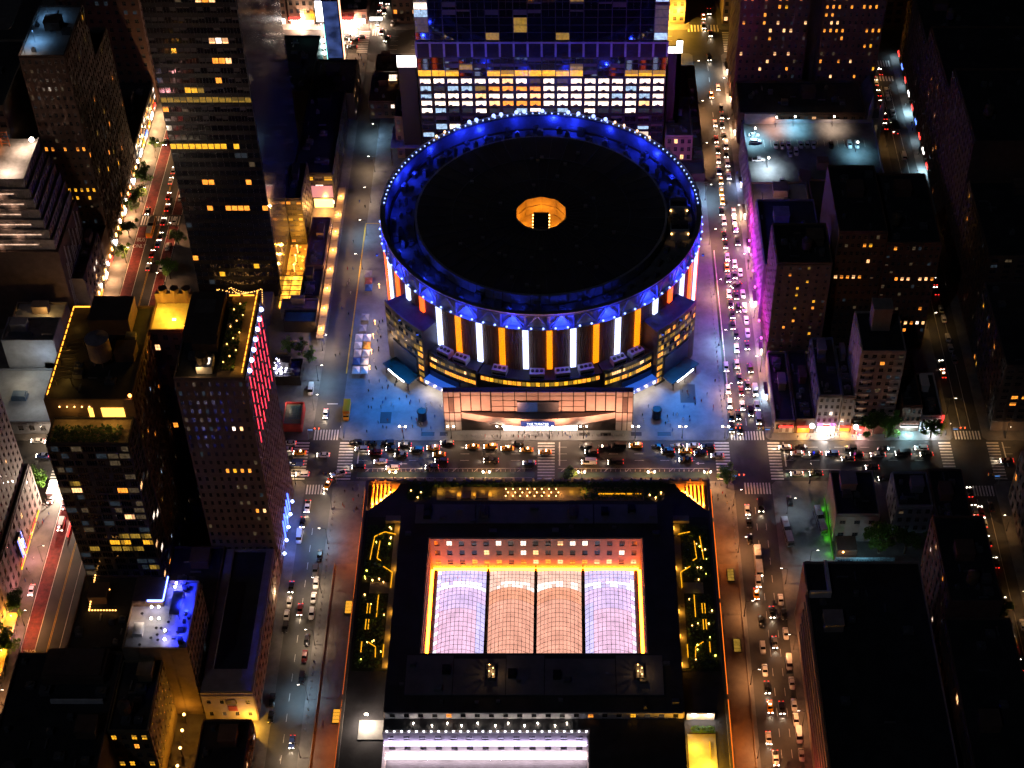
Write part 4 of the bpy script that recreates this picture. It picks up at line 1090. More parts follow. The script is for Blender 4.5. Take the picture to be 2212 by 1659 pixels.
# four barrel-vault skylights, each pane a part
VX = [(-32.6, -16.0), (-14.9, 0.2), (1.2, 16.1), (17.2, 33.9)]
def skymat(name, c, s):
    return emis(name, c, s * 0.92, sample=False, base=(0.1, 0.1, 0.1), var=0.2, scale=0.3)
COLD = [skymat('pane_violet_%d' % i, c, s) for i, (c, s) in enumerate((((0.66, 0.58, 1.0), 1.05), ((0.86, 0.62, 1.0), 0.95), ((1.0, 0.62, 0.86), 0.9), ((0.92, 0.85, 1.0), 1.5)))]
WARM = [skymat('pane_peach_%d' % i, c, s) for i, (c, s) in enumerate((((1.0, 0.62, 0.5), 1.0), ((1.0, 0.42, 0.26), 0.92), ((1.0, 0.46, 0.33), 0.9), ((1.0, 0.8, 0.7), 1.5)))]
for vi, (a, b) in enumerate(VX):
    cx = (a + b) / 2
    root = thing('glass_vault', '%s of the four glowing barrel-vault skylights in the courtyard, counted from the left' % nth(vi), 'skylight', (cx, -96, 12.0), group='courtyard skylights')
    NA, NL = 12, 24
    ya, yb = CY0 + 0.6, CY1 - 1.6
    pal = COLD if vi in (0, 3) else WARM
    def P(i, j):
        t = i / NA
        x = a + (b - a) * t
        yy = ya + (yb - ya) * j / NL
        u_ = min(1.0, (1 - j / NL) / 0.3)
        hgt = 0.5 + 3.3 * u_ * u_ * (3 - 2 * u_)
        return Vector((x, yy, 11.9 + hgt * math.sin(math.pi * t) ** 0.8))
    rib = MB()
    for j in range(NL + 1):
        for i in range(NA):
            rib.bar(P(i, j), P(i + 1, j), 0.1)
    for i in range(NA + 1):
        for j in range(NL):
            rib.bar(P(i, j), P(i, j + 1), 0.12)
    rib.build('glazing_ribs', mat('glazing_rib', (0.06, 0.05, 0.06), 0.5, var=0), root)
    rg = random.Random(20 + vi)
    for j in range(NL):
        for i in range(NA):
            q = [P(i, j), P(i + 1, j), P(i + 1, j + 1), P(i, j + 1)]
            c0 = sum(q, Vector()) / 4
            q = [c0 + (p - c0) * 0.985 for p in q]
            m = MB(); m.quad(*[tuple(p) for p in q])
            r = rg.random()
            hot = (j in (NL - 4, NL - 5) and r < 0.72) or (vi == 0 and i < 1 and j % 2) or (vi == 3 and i > 10 and j % 2)
            mm = pal[3] if hot else pal[0 if j > NL - 6 else (1 if j > 15 else 2)]
            if vi in (0, 3) and not hot and j < NL - 8: mm = pal[0] if (i > 9 if vi == 0 else i < 2) else pal[2 if j < 14 else 1]
            m.build('glass_pane', mm, root)
    adopt(root)
    if vi:
        xx = (VX[vi - 1][1] + a) / 2
        t = MB().box(xx - 0.42, xx + 0.42, ya, yb, 11.2, 13.4)
        for k in range(12):
            y0, y1 = ya + (yb - ya) * k / 12, ya + (yb - ya) * (k + 1) / 12
            t.bar((xx, y0, 13.4), (xx, y1, 15.2 if k % 2 == 0 else 13.6), 0.25)
        t.bar((xx, ya, 15.2), (xx, yb, 15.2), 0.3)
        tag(t.build('steel_truss', BLACKM), 'dark steel truss between the courtyard skylights, %s from the left' % nth(vi - 1), 'truss', 'courtyard trusses')

# ------------------------------------------------------------------ office slab behind the arena
P2X0, P2X1, P2Y = -51.5, 53.5, 163.0
slab = thing('office_slab', 'wide glass office slab with rows of bright windows behind the arena', 'building', (1, 185, 0))
sw = MB().box(P2X0, P2X1, P2Y, 215, 0.14, 115)
rgp = random.Random(8)
NB = 18
def p2(i, k):
    r = rgp.random()
    if k == 4: return 'white' if i % 2 == 1 or r < 0.4 else ('dim' if r < 0.7 else 'warm')
    if k == 3: return ('amber' if i in (6, 7, 5, 8) else ('white' if i > 8 and (i % 2 == 0 or r < 0.3) else ('olive' if i == 4 else 'cool' if r < 0.6 else 'white' if r < 0.8 else 'dimcool')))
    if k == 2: return 'white' if (i % 2 == 1) or i in (6, 9, 12) or r < 0.35 else ('warm' if r < 0.6 else 'cool')
    if k == 1: return ('amber' if i in (6, 7, 8) else 'white') if r < 0.86 else 'warm'
    if k == 0: return 'white' if i in (0, 4, 8, 12, 15) else ('cool' if r < 0.25 else 'dimcool')
    return 'glass'
facade(sw, slab, 'f', P2Y, P2X0, P2X1, 30.6, 49.6, NB, 5, p2, 0.76, 0.66, 0.35, 'desk')
def p2b(i, k):
    r = rgp.random()
    if k == 0: return 'yellow' if r < 0.5 else 'glass'
    if k == 1 and r < 0.12: return 'olive'
    return 'glass'
facade(sw, slab, 'f', P2Y, P2X0, P2X1, 50.0, 59.6, NB, 3, p2b, 0.93, 0.9, 0.12, 'one')
def p2c(i, k):
    r = rgp.random()
    if i == 0 and k > 0: return 'dim' if r < 0.5 else 'white' if k in (2, 4) else 'cool'
    if i == NB - 1: return 'dim' if r < 0.6 else 'cool'
    return 'olive' if r < 0.06 else 'glass'
facade(sw, slab, 'f', P2Y, P2X0, P2X1, 68.0, 112, NB, 12, p2c, 0.93, 0.92, 0.12, 'one', cap=[300])
facade(sw, slab, 'f', P2Y, P2X0, P2X1, 18.0, 30.2, NB, 3, lambda i, k: 'cool' if (i * 7 + k * 3) % 5 == 0 and k < 2 else ('white' if (i, k) in ((2, 1), (13, 1), (16, 0)) else 'glass'), 0.8, 0.7, 0.3, 'one', cap=[380])
sw.build('wall', mat('slab_metal', (0.018, 0.02, 0.026), 0.4, 0.2, var=0.2), slab)
MB().box(P2X0 + 0.5, P2X1 - 0.5, P2Y + 0.5, 214.5, 115, 115.3).build('roof', ROOF, slab)
lv = MB()
PALEM = mat('louvre_mullion', (0.34, 0.33, 0.42), 0.6)
for i in range(NB + 1):
    x = P2X0 + (P2X1 - P2X0) * i / NB
    MB().box(x - 0.42, x + 0.42, P2Y - 0.5, P2Y - 0.02, 60.0, 67.6).build('mullion', PALEM, slab)
MB().box(P2X0, P2X1, P2Y - 0.56, P2Y - 0.02, 66.6, 67.3).build('band_rail', PALEM, slab)
for i in range(NB):
    x = P2X0 + (P2X1 - P2X0) * (i + 0.5) / NB
    m = MB().box(x - 2.4, x + 2.4, P2Y - 0.2, P2Y - 0.02, 60.2, 66.5)
    for q in range(9):
        m.box(x - 2.35, x + 2.35, P2Y - 0.34, P2Y - 0.201, 60.4 + q * 0.7, 60.7 + q * 0.7)
    m.build('louvre_panel', BLACKM, slab)
adopt(slab)
for lx0, lx1, z0, z1, lab in ((-60.6, -52.2, 51.4, 57.2, 'white blank lit billboard left of the office slab'), (54.2, 60.4, 58.4, 61.6, 'white lit billboard right of the office slab, lower strip'), (57.6, 60.4, 61.7, 64.6, 'small white lit billboard panel right of the office slab, upper strip')):
    t = thing('billboard', lab, 'billboard', ((lx0 + lx1) / 2, 168, z0))
    MB().box(lx0, lx1, 167.8, 168.3, z0, z1).build('frame', BLACKM, t)
    m = MB(); m.box(lx0 + 0.1, lx1 - 0.1, 167.7, 167.79, z0 + 0.1, z1 - 0.1)
    m.build('lit_face', SIGNW, t)
    MB().box(lx0 + 0.4, lx1 - 0.4, 168.3, 172, 0.14, z0 + 1.0).build('support', BLACKM, t)
    adopt(t)
B = building
B('annex_block', 'tan-roofed low block with brown skylight left of the office slab', -64, -52.6, 172, 193, 22, TAN, ROOFW, (('f', 4, 5, litfn(0.05, seed=1)),), seed=3)
B('annex_block', 'tan-roofed low block right of the office slab above the arena', 54.6, 66.2, 158, 187, 22, TAN, ROOFW, (('f', 4, 5, litfn(0.1, seed=2)), ('l', 3, 5, litfn(0.0, seed=2))), seed=4)
B('annex_block', 'red-roofed low block by the street behind the tan-roofed block', 55.5, 66.5, 189, 214, 20, BRICK2, mat('roof_red', (0.2, 0.05, 0.045), 0.85), (('f', 4, 4, litfn(0.1, seed=2)),), seed=5)
B('annex_block', 'dark flat block beside the street, right of the tan-roofed block', 67, 71.8, 160, 232, 8, BRICK, ROOFW, (), seed=6, clutter=6)
B('station_canopy', 'dark square canopy on the pavement above the right-hand street', 59, 71.6, 148, 157.5, 9, DARKM, ROOF, (), z0=5.5, seed=6, clutter=0)
B('annex_block', 'dark roof with amber skylight between left street and office slab', -79, -66.5, 202, 223, 9, BRICK, ROOFW, (('f', 4, 2, litfn(0.2, seed=3)),), seed=7)
B('annex_block', 'dark slatted roof block at the far end of the left street', -78, -66.6, 226, 240, 9, BRICK, ROOFG, (), seed=8)
sk = thing('lit_skylight', 'warm lit glass skylight box on the roof left of the office slab', 'skylight', (-70, 221, 9))
MB().box(-73.4, -66.8, 216.6, 222.4, 0, 0) if False else None
m = MB()
for i in range(6):
    m.bar((-73.2 + i * 1.2, 217, 11.2), (-73.2 + i * 1.2, 222, 12.2), 0.15)
m.bar((-73.4, 217, 11.2), (-67, 217, 11.2), 0.25); m.bar((-73.4, 222, 12.2), (-67, 222, 12.2), 0.25)
m.box(-73.4, -67, 217, 222, 9.1, 10.4)
m.build('frame', STEEL, sk)
MB().box(-73.2, -67.2, 217.2, 221.8, 10.42, 10.6).build('glow', emis('skylight_glow', (1, 0.8, 0.6), 1.4), sk)
for i in range(10):
    MB().ball((-73.2 + i * 0.68, 216.7, 11.3), 0.2).build('bulb', HOTA, sk)
adopt(sk)
gl = thing('glass_canopy', 'pale blue gridded glass roof left of the arena rim', 'canopy', (-58, 176, 0))
for i in range(8):
    for j in range(3):
        x, y = -66.2 + i * 1.85, 166 + j * 5.4
        MB().box(x, x + 1.75, y, y + 5.2, 10, 10.15).build('roof_panel', mat('canopy_frosted', (0.45, 0.5, 0.62), 0.4, var=0.15), gl)
m = MB()
for x in (-66, -52): 
    for y in (166.5, 181.5): m.box(x - 0.3, x + 0.3, y - 0.3, y + 0.3, 0.14, 10)
m.build('posts', DARKM, gl)
lamp_light('canopy_light', 'POINT', (-59, 172, 14), 900, (0.35, 0.5, 1.0), gl, 0.5)
adopt(gl)

# ------------------------------------------------------------------ left: towers west of the avenue
t1 = B('brick_tower', 'dark brick tower with red and blue lights down its street edge', -110, -88.4, -66.5, -28, 96, mat('tower_brown', (0.17, 0.125, 0.1), 0.85), ROOF,
  (('r', 15, 26, litfn(0.02, ('amber', 'yellow'), 0.05, seed=11), {'fw': 0.5, 'fh': 0.62, 'depth': 0.45}), ('f', 9, 24, litfn(0.0, seed=12, dim=0.08, cells={(6, 13): 'amber', (7, 13): 'amber', (4, 13): 'amber', (5, 13): 'yellow', (7, 8): 'amber', (8, 8): 'warm', (6, 18): 'white', (7, 18): 'warm', (5, 11): 'dim', (6, 11): 'dim'}), {'fw': 0.4, 'fh': 0.45, 'depth': 0.12})), seed=9, clutter=2)
t2 = B('brick_tower', 'dark brown tower with round tank and amber-lit left roof edge', -150, -123, -71, -28, 91, BRICK, ROOF,
  (('r', 15, 24, litfn(0.035, ('amber', 'olive', 'cool'), 0.08, seed=13), {'fw': 0.5, 'fh': 0.6, 'depth': 0.4}),), seed=10, clutter=2)
t3 = B('apartment_block', 'glassy apartment block with planted amber terrace and scattered lit flats', -148.5, -123.4, -82.5, -71.1, 83.6, mat('apartment_frame', (0.05, 0.045, 0.05), 0.5), TERR,
  (('f', 7, 26, litfn(0.06, ('amber', 'warm', 'olive', 'white'), 0.22, seed=14, glass='glass', rows={12: (0.4, 'olive'), 11: (0.5, 'yellow'), 10: (0.45, 'olive'), 4: (0.3, 'olive')}), {'fw': 0.88, 'fh': 0.72, 'depth': 0.25, 'style': 'wide'}), ('r', 3, 26, litfn(0.1, seed=15, glass='glass'), {'fw': 0.8, 'fh': 0.7, 'style': 'wide'})), seed=11, clutter=0)
t4 = B('link_block', 'link between the two towers with a bright yellow roof court', -122.9, -110.1, -40, -25.5, 91.5, BRICK, mat('court_yellow_floor', (0.5, 0.42, 0.25), 0.8), (('f', 4, 20, litfn(0.02, seed=16)),), seed=12, clutter=0)
# roof lights of the towers
RX = emis('terrace_strip_amber', (1, 0.36, 0.03), 2.4)
def part_lights(root, pts, m, r=0.3, name='string_light'):
    for p in pts:
        o = MB().ball(p, r).build(name, m, root)
        o.matrix_parent_inverse = Matrix.Translation(-root.location)
def part(root, name, mb, m):
    o = mb.build(name, m, root)
    o.matrix_parent_inverse = Matrix.Translation(-root.location)
    return o
def part_light(root, name, loc, e, c, r=0.3):
    o = lamp_light(name, 'POINT', loc, e, c, root, r)
    o.matrix_parent_inverse = Matrix.Translation(-root.location)
for i in range(15):
    y = -64.5 + i * 2.6
    part(t1, 'edge_light', MB().box(-89.3, -89.0, y, y + 1.9, 96.95, 97.2), RX)
    y2 = -69 + i * 2.75
    part(t2, 'edge_light', MB().box(-149.4, -149.1, y2, y2 + 1.9, 91.95, 92.2), RX)
for i in range(3):
    part_light(t1, 'terrace_light', (-91.5, -62 + i * 14, 98.2), 55, (1, 0.5, 0.08))
    part_light(t2, 'terrace_light', (-146.5, -66 + i * 14, 93.2), 55, (1, 0.5, 0.08))
part(t1, 'terrace_deck', MB().box(-97, -89, -66, -28.6, 96.07, 96.2), TERR)
part(t1, 'edge_light', MB().box(-98, -94.5, -28.9, -28.6, 96.9, 97.3), RX); part(t1, 'edge_light', MB().box(-93.5, -90, -28.9, -28.6, 96.9, 97.3), RX)
part(t2, 'edge_light', MB().box(-149, -144, -28.9, -28.6, 91.9, 92.3), RX)
part(t1, 'penthouse', MB().box(-109.4, -98.5, -50, -30, 96.06, 99.8).box(-106, -98.2, -54, -50.02, 96.06, 99.2), BRICK)
part(t1, 'lit_cabin', MB().box(-103.2, -98.4, -64, -58, 96.06, 99.0), WHITEP)
part(t1, 'skylight', MB().box(-101.4, -99.2, -62.6, -60, 99.0, 99.15), emis('cabin_skylight', (1, 0.8, 0.6), 2))
part_light(t1, 'cabin_light', (-102.4, -65.2, 98.6), 120, (1, 0.6, 0.25))
part_lights(t1, [(-95.5 + (i % 3) * 1.6, -60 + i * 2.7, 97.3) for i in range(11)], BULB, 0.24)
tb = MB(); hedge(tb, -97, -92, -63, -32, 96.2, 1.2, 700)
tag(part(t1, 'planting', tb, LEAFD), kind='stuff')
tk = MB().cyl(-135.5, -53, 93.2, 101, 3.6, k=24).cyl(-135.5, -53, 101, 102.2, 3.8, 0.3, k=24)
for a in range(6):
    tk.bar((-135.5 + 3 * math.cos(a), -53 + 3 * math.sin(a), 91), (-135.5 + 3 * math.cos(a), -53 + 3 * math.sin(a), 93.2), 0.4)
part(t2, 'water_tank', tk, mat('tank_pink_grey', (0.3, 0.24, 0.25), 0.7))
part(t2, 'penthouse', MB().box(-141.5, -128.5, -41, -29.5, 91.06, 97.5), BRICK)
pg = MB()
for i in range(12):
    pg.bar((-147.6, -64 + i * 1.6, 93.8), (-142.6, -64 + i * 1.6, 94.4), 0.2)
for y in (-64, -55, -46.5): pg.bar((-142.6, y, 91), (-142.6, y, 94.4), 0.3); pg.bar((-147.6, y, 91), (-147.6, y, 93.8), 0.3)
part(t2, 'pergola', pg, DARKM)
part_light(t2, 'pergola_light', (-145, -62, 93), 90, (1, 0.55, 0.1))
for x, e in ((-116, 900), (-120, 500)):
    part_light(t4, 'court_light', (x, -36 if x > -118 else -31, 95.5), e * 2.2, (1, 0.52, 0.04))
part(t4, 'court_lamp', MB().box(-115.4, -114.2, -38, -37.2, 94.4, 94.8), HOTA)
part_lights(t4, [(-121.5 + i * 2.4, -26.9, 94) for i in range(5)], HOTA, 0.25)
part(t4, 'red_beacon', MB().ball((-111, -39.4, 93.4), 0.6), HOTO); part_light(t4, 'beacon_light', (-111.2, -40.6, 94), 120, (1, 0.15, 0.02))
part(t2, 'red_beacon', MB().ball((-123.4, -70.2, 92.8), 0.6), HOTO)
arc = MB()
for i in range(3):
    arc.cyl(-120 + i * 3.8, -26.2, 92.5, 98, 1.5, k=12)
arc.box(-122.6, -110.4, -27.4, -25.9, 92.4, 96.5)
part(t4, 'arched_screen_wall', arc, BRICK)
# terrace of the apartment block
for i in range(5):
    part(t3, 'downlight', MB().ball((-145.5 + i * 2.3, -71.5, 89.2), 0.22), HOTA)
part(t3, 'lit_doors', MB().box(-133, -126, -71.35, -71.12, 84.6, 88.4), emis('terrace_doors', (1, 0.5, 0.08), 2.2, sample=True))
part(t3, 'lit_door', MB().box(-137, -135.6, -71.35, -71.12, 84.6, 88.4), emis('terrace_doors', (1, 0.5, 0.08), 2.2))
part_light(t3, 'terrace_light', (-142, -73.5, 88), 160, (1, 0.55, 0.1)); part_light(t3, 'terrace_light', (-129, -75, 87.5), 160, (1, 0.55, 0.1))
tb = MB(); hedge(tb, -147, -126, -82, -75.5, 83.7, 1.9, 900)
tag(part(t3, 'planting', tb, LEAFD), kind='stuff')
# red and blue lights on the street face of the tower
for j in range(7):
    for i in range(5):
        y = -61 + j * 4.7
        z = 62 + i * 6.2 + (j % 2) * 1.2
        part(t1, 'red_wash_strip', MB().box(-87.95, -87.8, y, y + 0.35, z, z + 4.8), emis('wash_glow_red', (1, 0.03, 0.06), 2.6, sample=True))  # glowing strips stand in for the red wash between the piers
    part(t1, 'blue_light', MB().ball((-87.5, -61 + j * 4.7, 94.6), 0.75), emis('tower_blue_white', (0.3, 0.4, 1), 14))
for i in range(5):
    z = 8 + i * 4
    part(t1, 'blue_light', MB().box(-87.9, -87.5, -40 - i * 3.2, -39.6 - i * 3.2, 4, 13), emis('tube_blue', (0.05, 0.1, 1), 5, sample=True))
    part(t1, 'blue_light', MB().ball((-87.0, -37 - i * 6, 5.6), 0.6), emis('tower_blue_white', (0.3, 0.4, 1), 14))
part_light(t1, 'entrance_blue_light', (-86.4, -44, 5), 900, (0.08, 0.2, 1)); part_light(t1, 'entrance_blue_light', (-86.4, -56, 4.5), 700, (0.1, 0.2, 1))
# lower buildings round the towers
t5 = B('low_wing', 'long low wing with pale stone rims beside the left street', -105, -88.4, -126, -67, 14, PINKST, ROOF, (('r', 16, 3, litfn(0.0, seed=20, dim=0.02), {'fh': 0.4}), ('f', 4, 2, litfn(0.0, seed=21), {'fh': 0.3, 'fw': 0.3})), seed=13, clutter=0, par=1.4)
part(t5, 'parapet_rim', MB().box(-104.6, -102.2, -125.6, -67.4, 14.1, 15.8).box(-91.2, -88.9, -125.6, -67.4, 14.1, 15.8).box(-102.2, -91.2, -125.6, -117, 14.1, 15.8), PINKST)
part(t5, 'posters', MB().box(-97.0, -94.2, -126.5, -126.32, 6.2, 8.8), mat('poster_red', (0.25, 0.04, 0.03), 0.7)); part(t5, 'posters', MB().box(-97.2, -94.2, -126.5, -126.32, 9.4, 12.2), mat('poster_grey', (0.14, 0.11, 0.1), 0.7))
lamp_light('wing_lamp_light', 'POINT', (-87.2, -79, 7), 500, (1, 0.7, 0.4), None)
B('low_block', 'dark low roof in the gap before the brick towers', -122.8, -105.2, -96, -67, 16, BRICK, ROOF, (), seed=14)
t6 = B('club_building', 'narrow building whose roof terrace glows blue and white', -126.5, -106.6, -123.6, -97, 35, TAN, mat('club_roof', (0.3, 0.3, 0.32), 0.6),
  (('r', 9, 9, litfn(0.0, seed=22, dim=0.02), {'fw': 0.8, 'fh': 0.7, 'depth': 0.25}), ('f', 2, 2, lambda i, k: None, {'fw': 0.02, 'fh': 0.02, 'depth': 0.05})), seed=15, clutter=0)
BL = emis('club_blue_strip', (0.08, 0.14, 1), 12, sample=True)
part(t6, 'blue_strip', MB().box(-116.2, -115.9, -107, -97.6, 38.2, 38.7), BL); part(t6, 'blue_strip', MB().box(-121, -116.2, -107.4, -107.0, 38.2, 38.7), BL)
part(t6, 'bulkhead', MB().box(-126, -116.3, -106.9, -97.4, 35.06, 38.1), BRICK)
part(t6, 'bar_canopy', MB().box(-113.6, -110.4, -112, -102.6, 37.4, 37.7).box(-113.5, -113.3, -112, -111.8, 35.06, 37.4).box(-110.7, -110.5, -112, -111.8, 35.06, 37.4).box(-113.5, -113.3, -102.9, -102.7, 35.06, 37.4), GREYW)
for x, y, e, c in ((-112, -100, 3600, (0.015, 0.03, 1)), (-109, -108, 3600, (0.015, 0.03, 1)), (-110, -118, 3000, (0.015, 0.03, 1)), (-121, -114, 260, (1, 0.8, 0.66)), (-119, -119, 160, (0.9, 0.85, 1)), (-124, -110.5, 300, (1, 0.6, 0.3))):
    o = lamp_light('club_light', 'SPOT', (x, y, 39.2), e * 0.8, c, t6, 0.4, (0, 0, 0), 140, 0.6); o.matrix_parent_inverse = Matrix.Translation(-t6.location)
part_lights(t6, [(-119.6, -108.6, 37.2), (-117.4, -108.6, 37.2), (-119.0, -113, 37), (-116.6, -113, 37), (-113.2, -99.5, 37.6), (-113.4, -101, 37.6), (-113.6, -120.8, 36.6), (-114, -117.5, 36.8)], HOTW, 0.4, 'bar_lamp')
part(t6, 'roof_unit', MB().box(-124, -121, -119, -114.5, 35.06, 37.0).box(-123.6, -121.4, -118.5, -115, 37.0, 37.2), WHITEP)
for i in range(12):
    x, y = rnd(-114, -107.6), rnd(-122, -99)
    part(t6, 'roof_clutter', MB().box(x, x + rnd(0.6, 1.8), y, y + rnd(0.6, 1.8), 35.06, 35.06 + rnd(0.6, 2.2)), STEEL if i % 2 else BLACKM)
for i in range(10):
    x, y = rnd(-125, -108), rnd(-122.5, -110)
    part(t6, 'bar_table', MB().cyl(x, y, 35.06, 36.0, 0.06, k=6).cyl(x, y, 36.0, 36.08, 0.5, k=10), BLACKM)
t7 = B('garden_roof_building', 'dark low roof with amber string lights behind the blue terrace', -149, -127.2, -119, -82.8, 20, BRICK, ROOF, (('f', 6, 4, litfn(0.02, seed=25)),), seed=16)
pts = [(-145.3 + 0.06 * i, -83.5 - i * 1.0, 21.6) for i in range(15)] + [(-144.4 + i * 0.95, -98, 21.6) for i in range(10)] + [(-145 + i * 0.8, -90 + math.sin(i) * 0.5, 21.9) for i in range(8)]
part_lights(t7, pts, BULB, 0.26)
part_light(t7, 'string_glow', (-141, -92, 23), 60, (1, 0.55, 0.12))
t8 = B('corner_block', 'big dark building at the bottom left with tiny amber windows on its side', -160, -127.2, -180, -121.6, 30, BRICK, ROOF, (), seed=17, clutter=6)
t9 = B('corner_wing', 'lit front wing with yellow windows at the lower left', -127, -114.8, -150, -124.2, 29.5, mat('wing_stone', (0.2, 0.15, 0.08), 0.85), ROOF,
  (('r', 9, 6, litfn(0.45, ('amber', 'yellow'), 0.1, seed=26), {'fw': 0.35, 'fh': 0.4, 'z0': 8}), ('f', 4, 6, litfn(0.3, ('yellow', 'amber'), 0.15, seed=27, rows={5: (0.8, 'yellow'), 2: (0.6, 'yellow'), 1: (0.8, 'amber')}), {'fw': 0.5, 'fh': 0.5})), seed=18)
part(t8, 'skylight_row', MB().box(-146, -130, -140.2, -139.6, 30.1, 32), WHITEP)
part(t8, 'mansard', MB().box(-150, -131, -133, -122, 30.06, 33.5).box(-149, -132, -132.4, -122.6, 33.5, 34.4), BRICK)
for i, (x, y) in enumerate(((-111.6, -127), (-111.2, -133), (-110.8, -139.5), (-110.6, -146))):
    lt = thing('wall_lantern', 'amber lantern in the narrow yard at lower left, %s from the far end' % nth(i), 'lamp', (x, y, 0.14), group='yard lanterns')
    MB().cyl(0, 0, 0, 4.6, 0.1, k=8).build('post', BLACKM, lt)
    MB().ball((0, 0, 4.9), 0.5).build('globe', HOTA, lt)
    lamp_light('lantern_glow', 'POINT', (0, 0, 5.4), 520, (1, 0.4, 0.02), lt)
t10 = B('low_block', 'small dark block with blue sign at the bottom edge by the left street', -104, -88.6, -175, -132, 9, BRICK, ROOF, (('r', 10, 2, litfn(0.05, seed=28)),), seed=19)
part(t10, 'sign', MB().box(-93.4, -89.4, -131.95, -131.7, 6.0, 7.6), emis('low_sign_blue', (0.05, 0.12, 1), 3))
part_light(t10, 'yard_light', (-90.5, -129.6, 3.6), 2500, (1, 0.5, 0.04))

# ------------------------------------------------------------------ left: north of the bus-lane street
t = B('hotel_podium_building', 'pink-lit stone hotel base with neon diner sign at the left edge', -222, -178.6, -140, -33.5, 21, mat('hotel_stone', (0.26, 0.2, 0.18), 0.8, var=0.2), ROOF, (('r', 26, 5, litfn(0.03, ('white', 'warm'), 0.1, seed=30), {'fw': 0.45, 'fh': 0.6}),), seed=20, clutter=0)
B('hotel_tower', 'stone hotel tower with small dark windows at the left edge', -222, -180.2, -130, -34.5, 78, mat('hotel_stone', (0.4, 0.31, 0.27)), ROOF, (('r', 28, 17, litfn(0.02, ('white', 'warm'), 0.06, seed=31), {'fw': 0.4, 'fh': 0.5, 'depth': 0.3}),), z0=21.1, seed=21, clutter=0, cap=300)
ns = thing('diner_sign', 'tall neon diner sign with blue border on the pink hotel wall', 'sign', (-177.4, -62, 7))
MB().box(-178.2, -177.2, -63.6, -59.6, 6.5, 15.5).build('sign_box', DARKM, ns)
for y in (-63.7, -59.4):
    MB().box(-177.15, -177.0, y, y + 0.3, 6.6, 15.4).build('neon_border', SIGNB, ns)
for i in range(9):
    MB().box(-177.18, -177.0, -62.6, -61.6, 6.8 + i * 0.95, 7.55 + i * 0.95).build('letter_block', emis('letter_orange', (1, 0.55, 0.25), 2.2), ns)
MB().ball((-176.9, -60.5, 12.2), 0.55, k=12, h=8).box(-177.1, -176.95, -60.65, -60.35, 8.2, 11.7).build('round_lamp', emis('clock_white', (0.85, 0.88, 1), 5), ns)
adopt(ns)
for y0, y1, m, z in ((-66, -60, SIGNR, 4.6), (-59, -52, SIGNR, 4.6), (-51, -44, SIGNR, 4.6), (-67, -61, SIGNY, 4.0), (-60, -54, SIGNY, 4.0), (-53, -46, SIGNY, 4.0), (-45, -40, SIGNY, 4.0)):
    part(t, 'awning_neon', MB().box(-177.6, -177.3, y0, y1, z, z + 0.4), m)
part_light(t, 'awning_light', (-176.4, -50, 3.6), 500, (1, 0.5, 0.3)); part_light(t, 'awning_light', (-176.4, -60, 3.6), 500, (1, 0.4, 0.5))
for y in (-42, -58, -74, -92):
    part_light(t, 'wall_wash', (-173.5, y, 5), 700, (1, 0.36, 0.36))
t = B('corner_shop_block', 'low block with wide pale lit roof across the avenue at far left', -212, -179, 1.5, 30, 6, GREYW, ROOFL, (('f', 8, 1, litfn(0.1, seed=32)),), seed=22, clutter=0)
part(t, 'roof_unit', MB().box(-199, -193.5, 13, 17, 6.06, 7.6).box(-198.6, -194, 13.4, 16.6, 7.6, 8.2), mat('unit_blue_grey', (0.08, 0.12, 0.16), 0.5))
part_light(t, 'roof_light', (-196, 22, 14), 700, (1, 0.85, 0.6)); part_light(t, 'roof_light', (-188, 8, 13), 500, (0.9, 0.95, 1))
t = B('blank_wall_block', 'grey blank-walled block behind the pale roof at far left', -204, -184, 31, 44, 20, GREYW, ROOFG, (), seed=23, clutter=2)
part_light(t, 'wall_light', (-188, 26, 14), 700, (0.7, 0.85, 1))
t = B('blank_wall_block', 'tan-walled block with one amber wall lamp at far left', -204, -184.5, 44.2, 56, 17, TAN, ROOFL, (), seed=24, clutter=1)
part(t, 'wall_lamp', MB().ball((-192, 45.5, 19), 0.4), HOTA); part_light(t, 'wall_lamp_glow', (-191, 47, 20), 500, (1, 0.6, 0.2))
zg = thing('stepped_tower', 'stepped tower under works with lit white tiers at the left edge', 'building', (-200, 70, 0))
for k in range(7):
    zt = 70 - k * 4.2
    y0, x1 = 66 - k * 0.9, -192 + k * 1.15
    tier = MB().box(-226, x1, y0, 92, zt - 4.15, zt).box(-226, x1, y0, y0 + 0.3, zt, zt + 0.7).box(x1 - 0.3, x1, y0 + 0.3, 92, zt, zt + 0.7)
    for i in range(12):
        tier.box(-225 + i * 2.9, -224.6 + i * 2.9, y0 - 0.3, y0 - 0.002, zt - 4.0, zt - 0.3)
    for i in range(9):
        tier.box(x1 + 0.002, x1 + 0.3, y0 + 1 + i * 2.8, y0 + 1.4 + i * 2.8, zt - 4.0, zt - 0.3)
    tier.build('tier', mat('tier_render', (0.28, 0.23, 0.2), 0.8, var=0.4), zg)
    if k:
        lamp_light('tier_light', 'POINT', (-206 + (k % 3) * 4, y0 - 1.4, zt - 2.0), 60, (1, 0.6, 0.42), zg, 0.3)
        MB().box(-216 + (k * 5) % 7, x1 - 3 - (k * 3) % 5, y0 - 0.5, y0 - 0.32, zt - 1.4, zt - 1.0).build('tier_strip_lamp', emis('tier_lamp', (1, 0.62, 0.42), 0.7, var=0.6, scale=0.5), zg)
MB().box(-226, -184, 59.5, 92, 0.14, 40.4).build('podium', BRICK, zg)
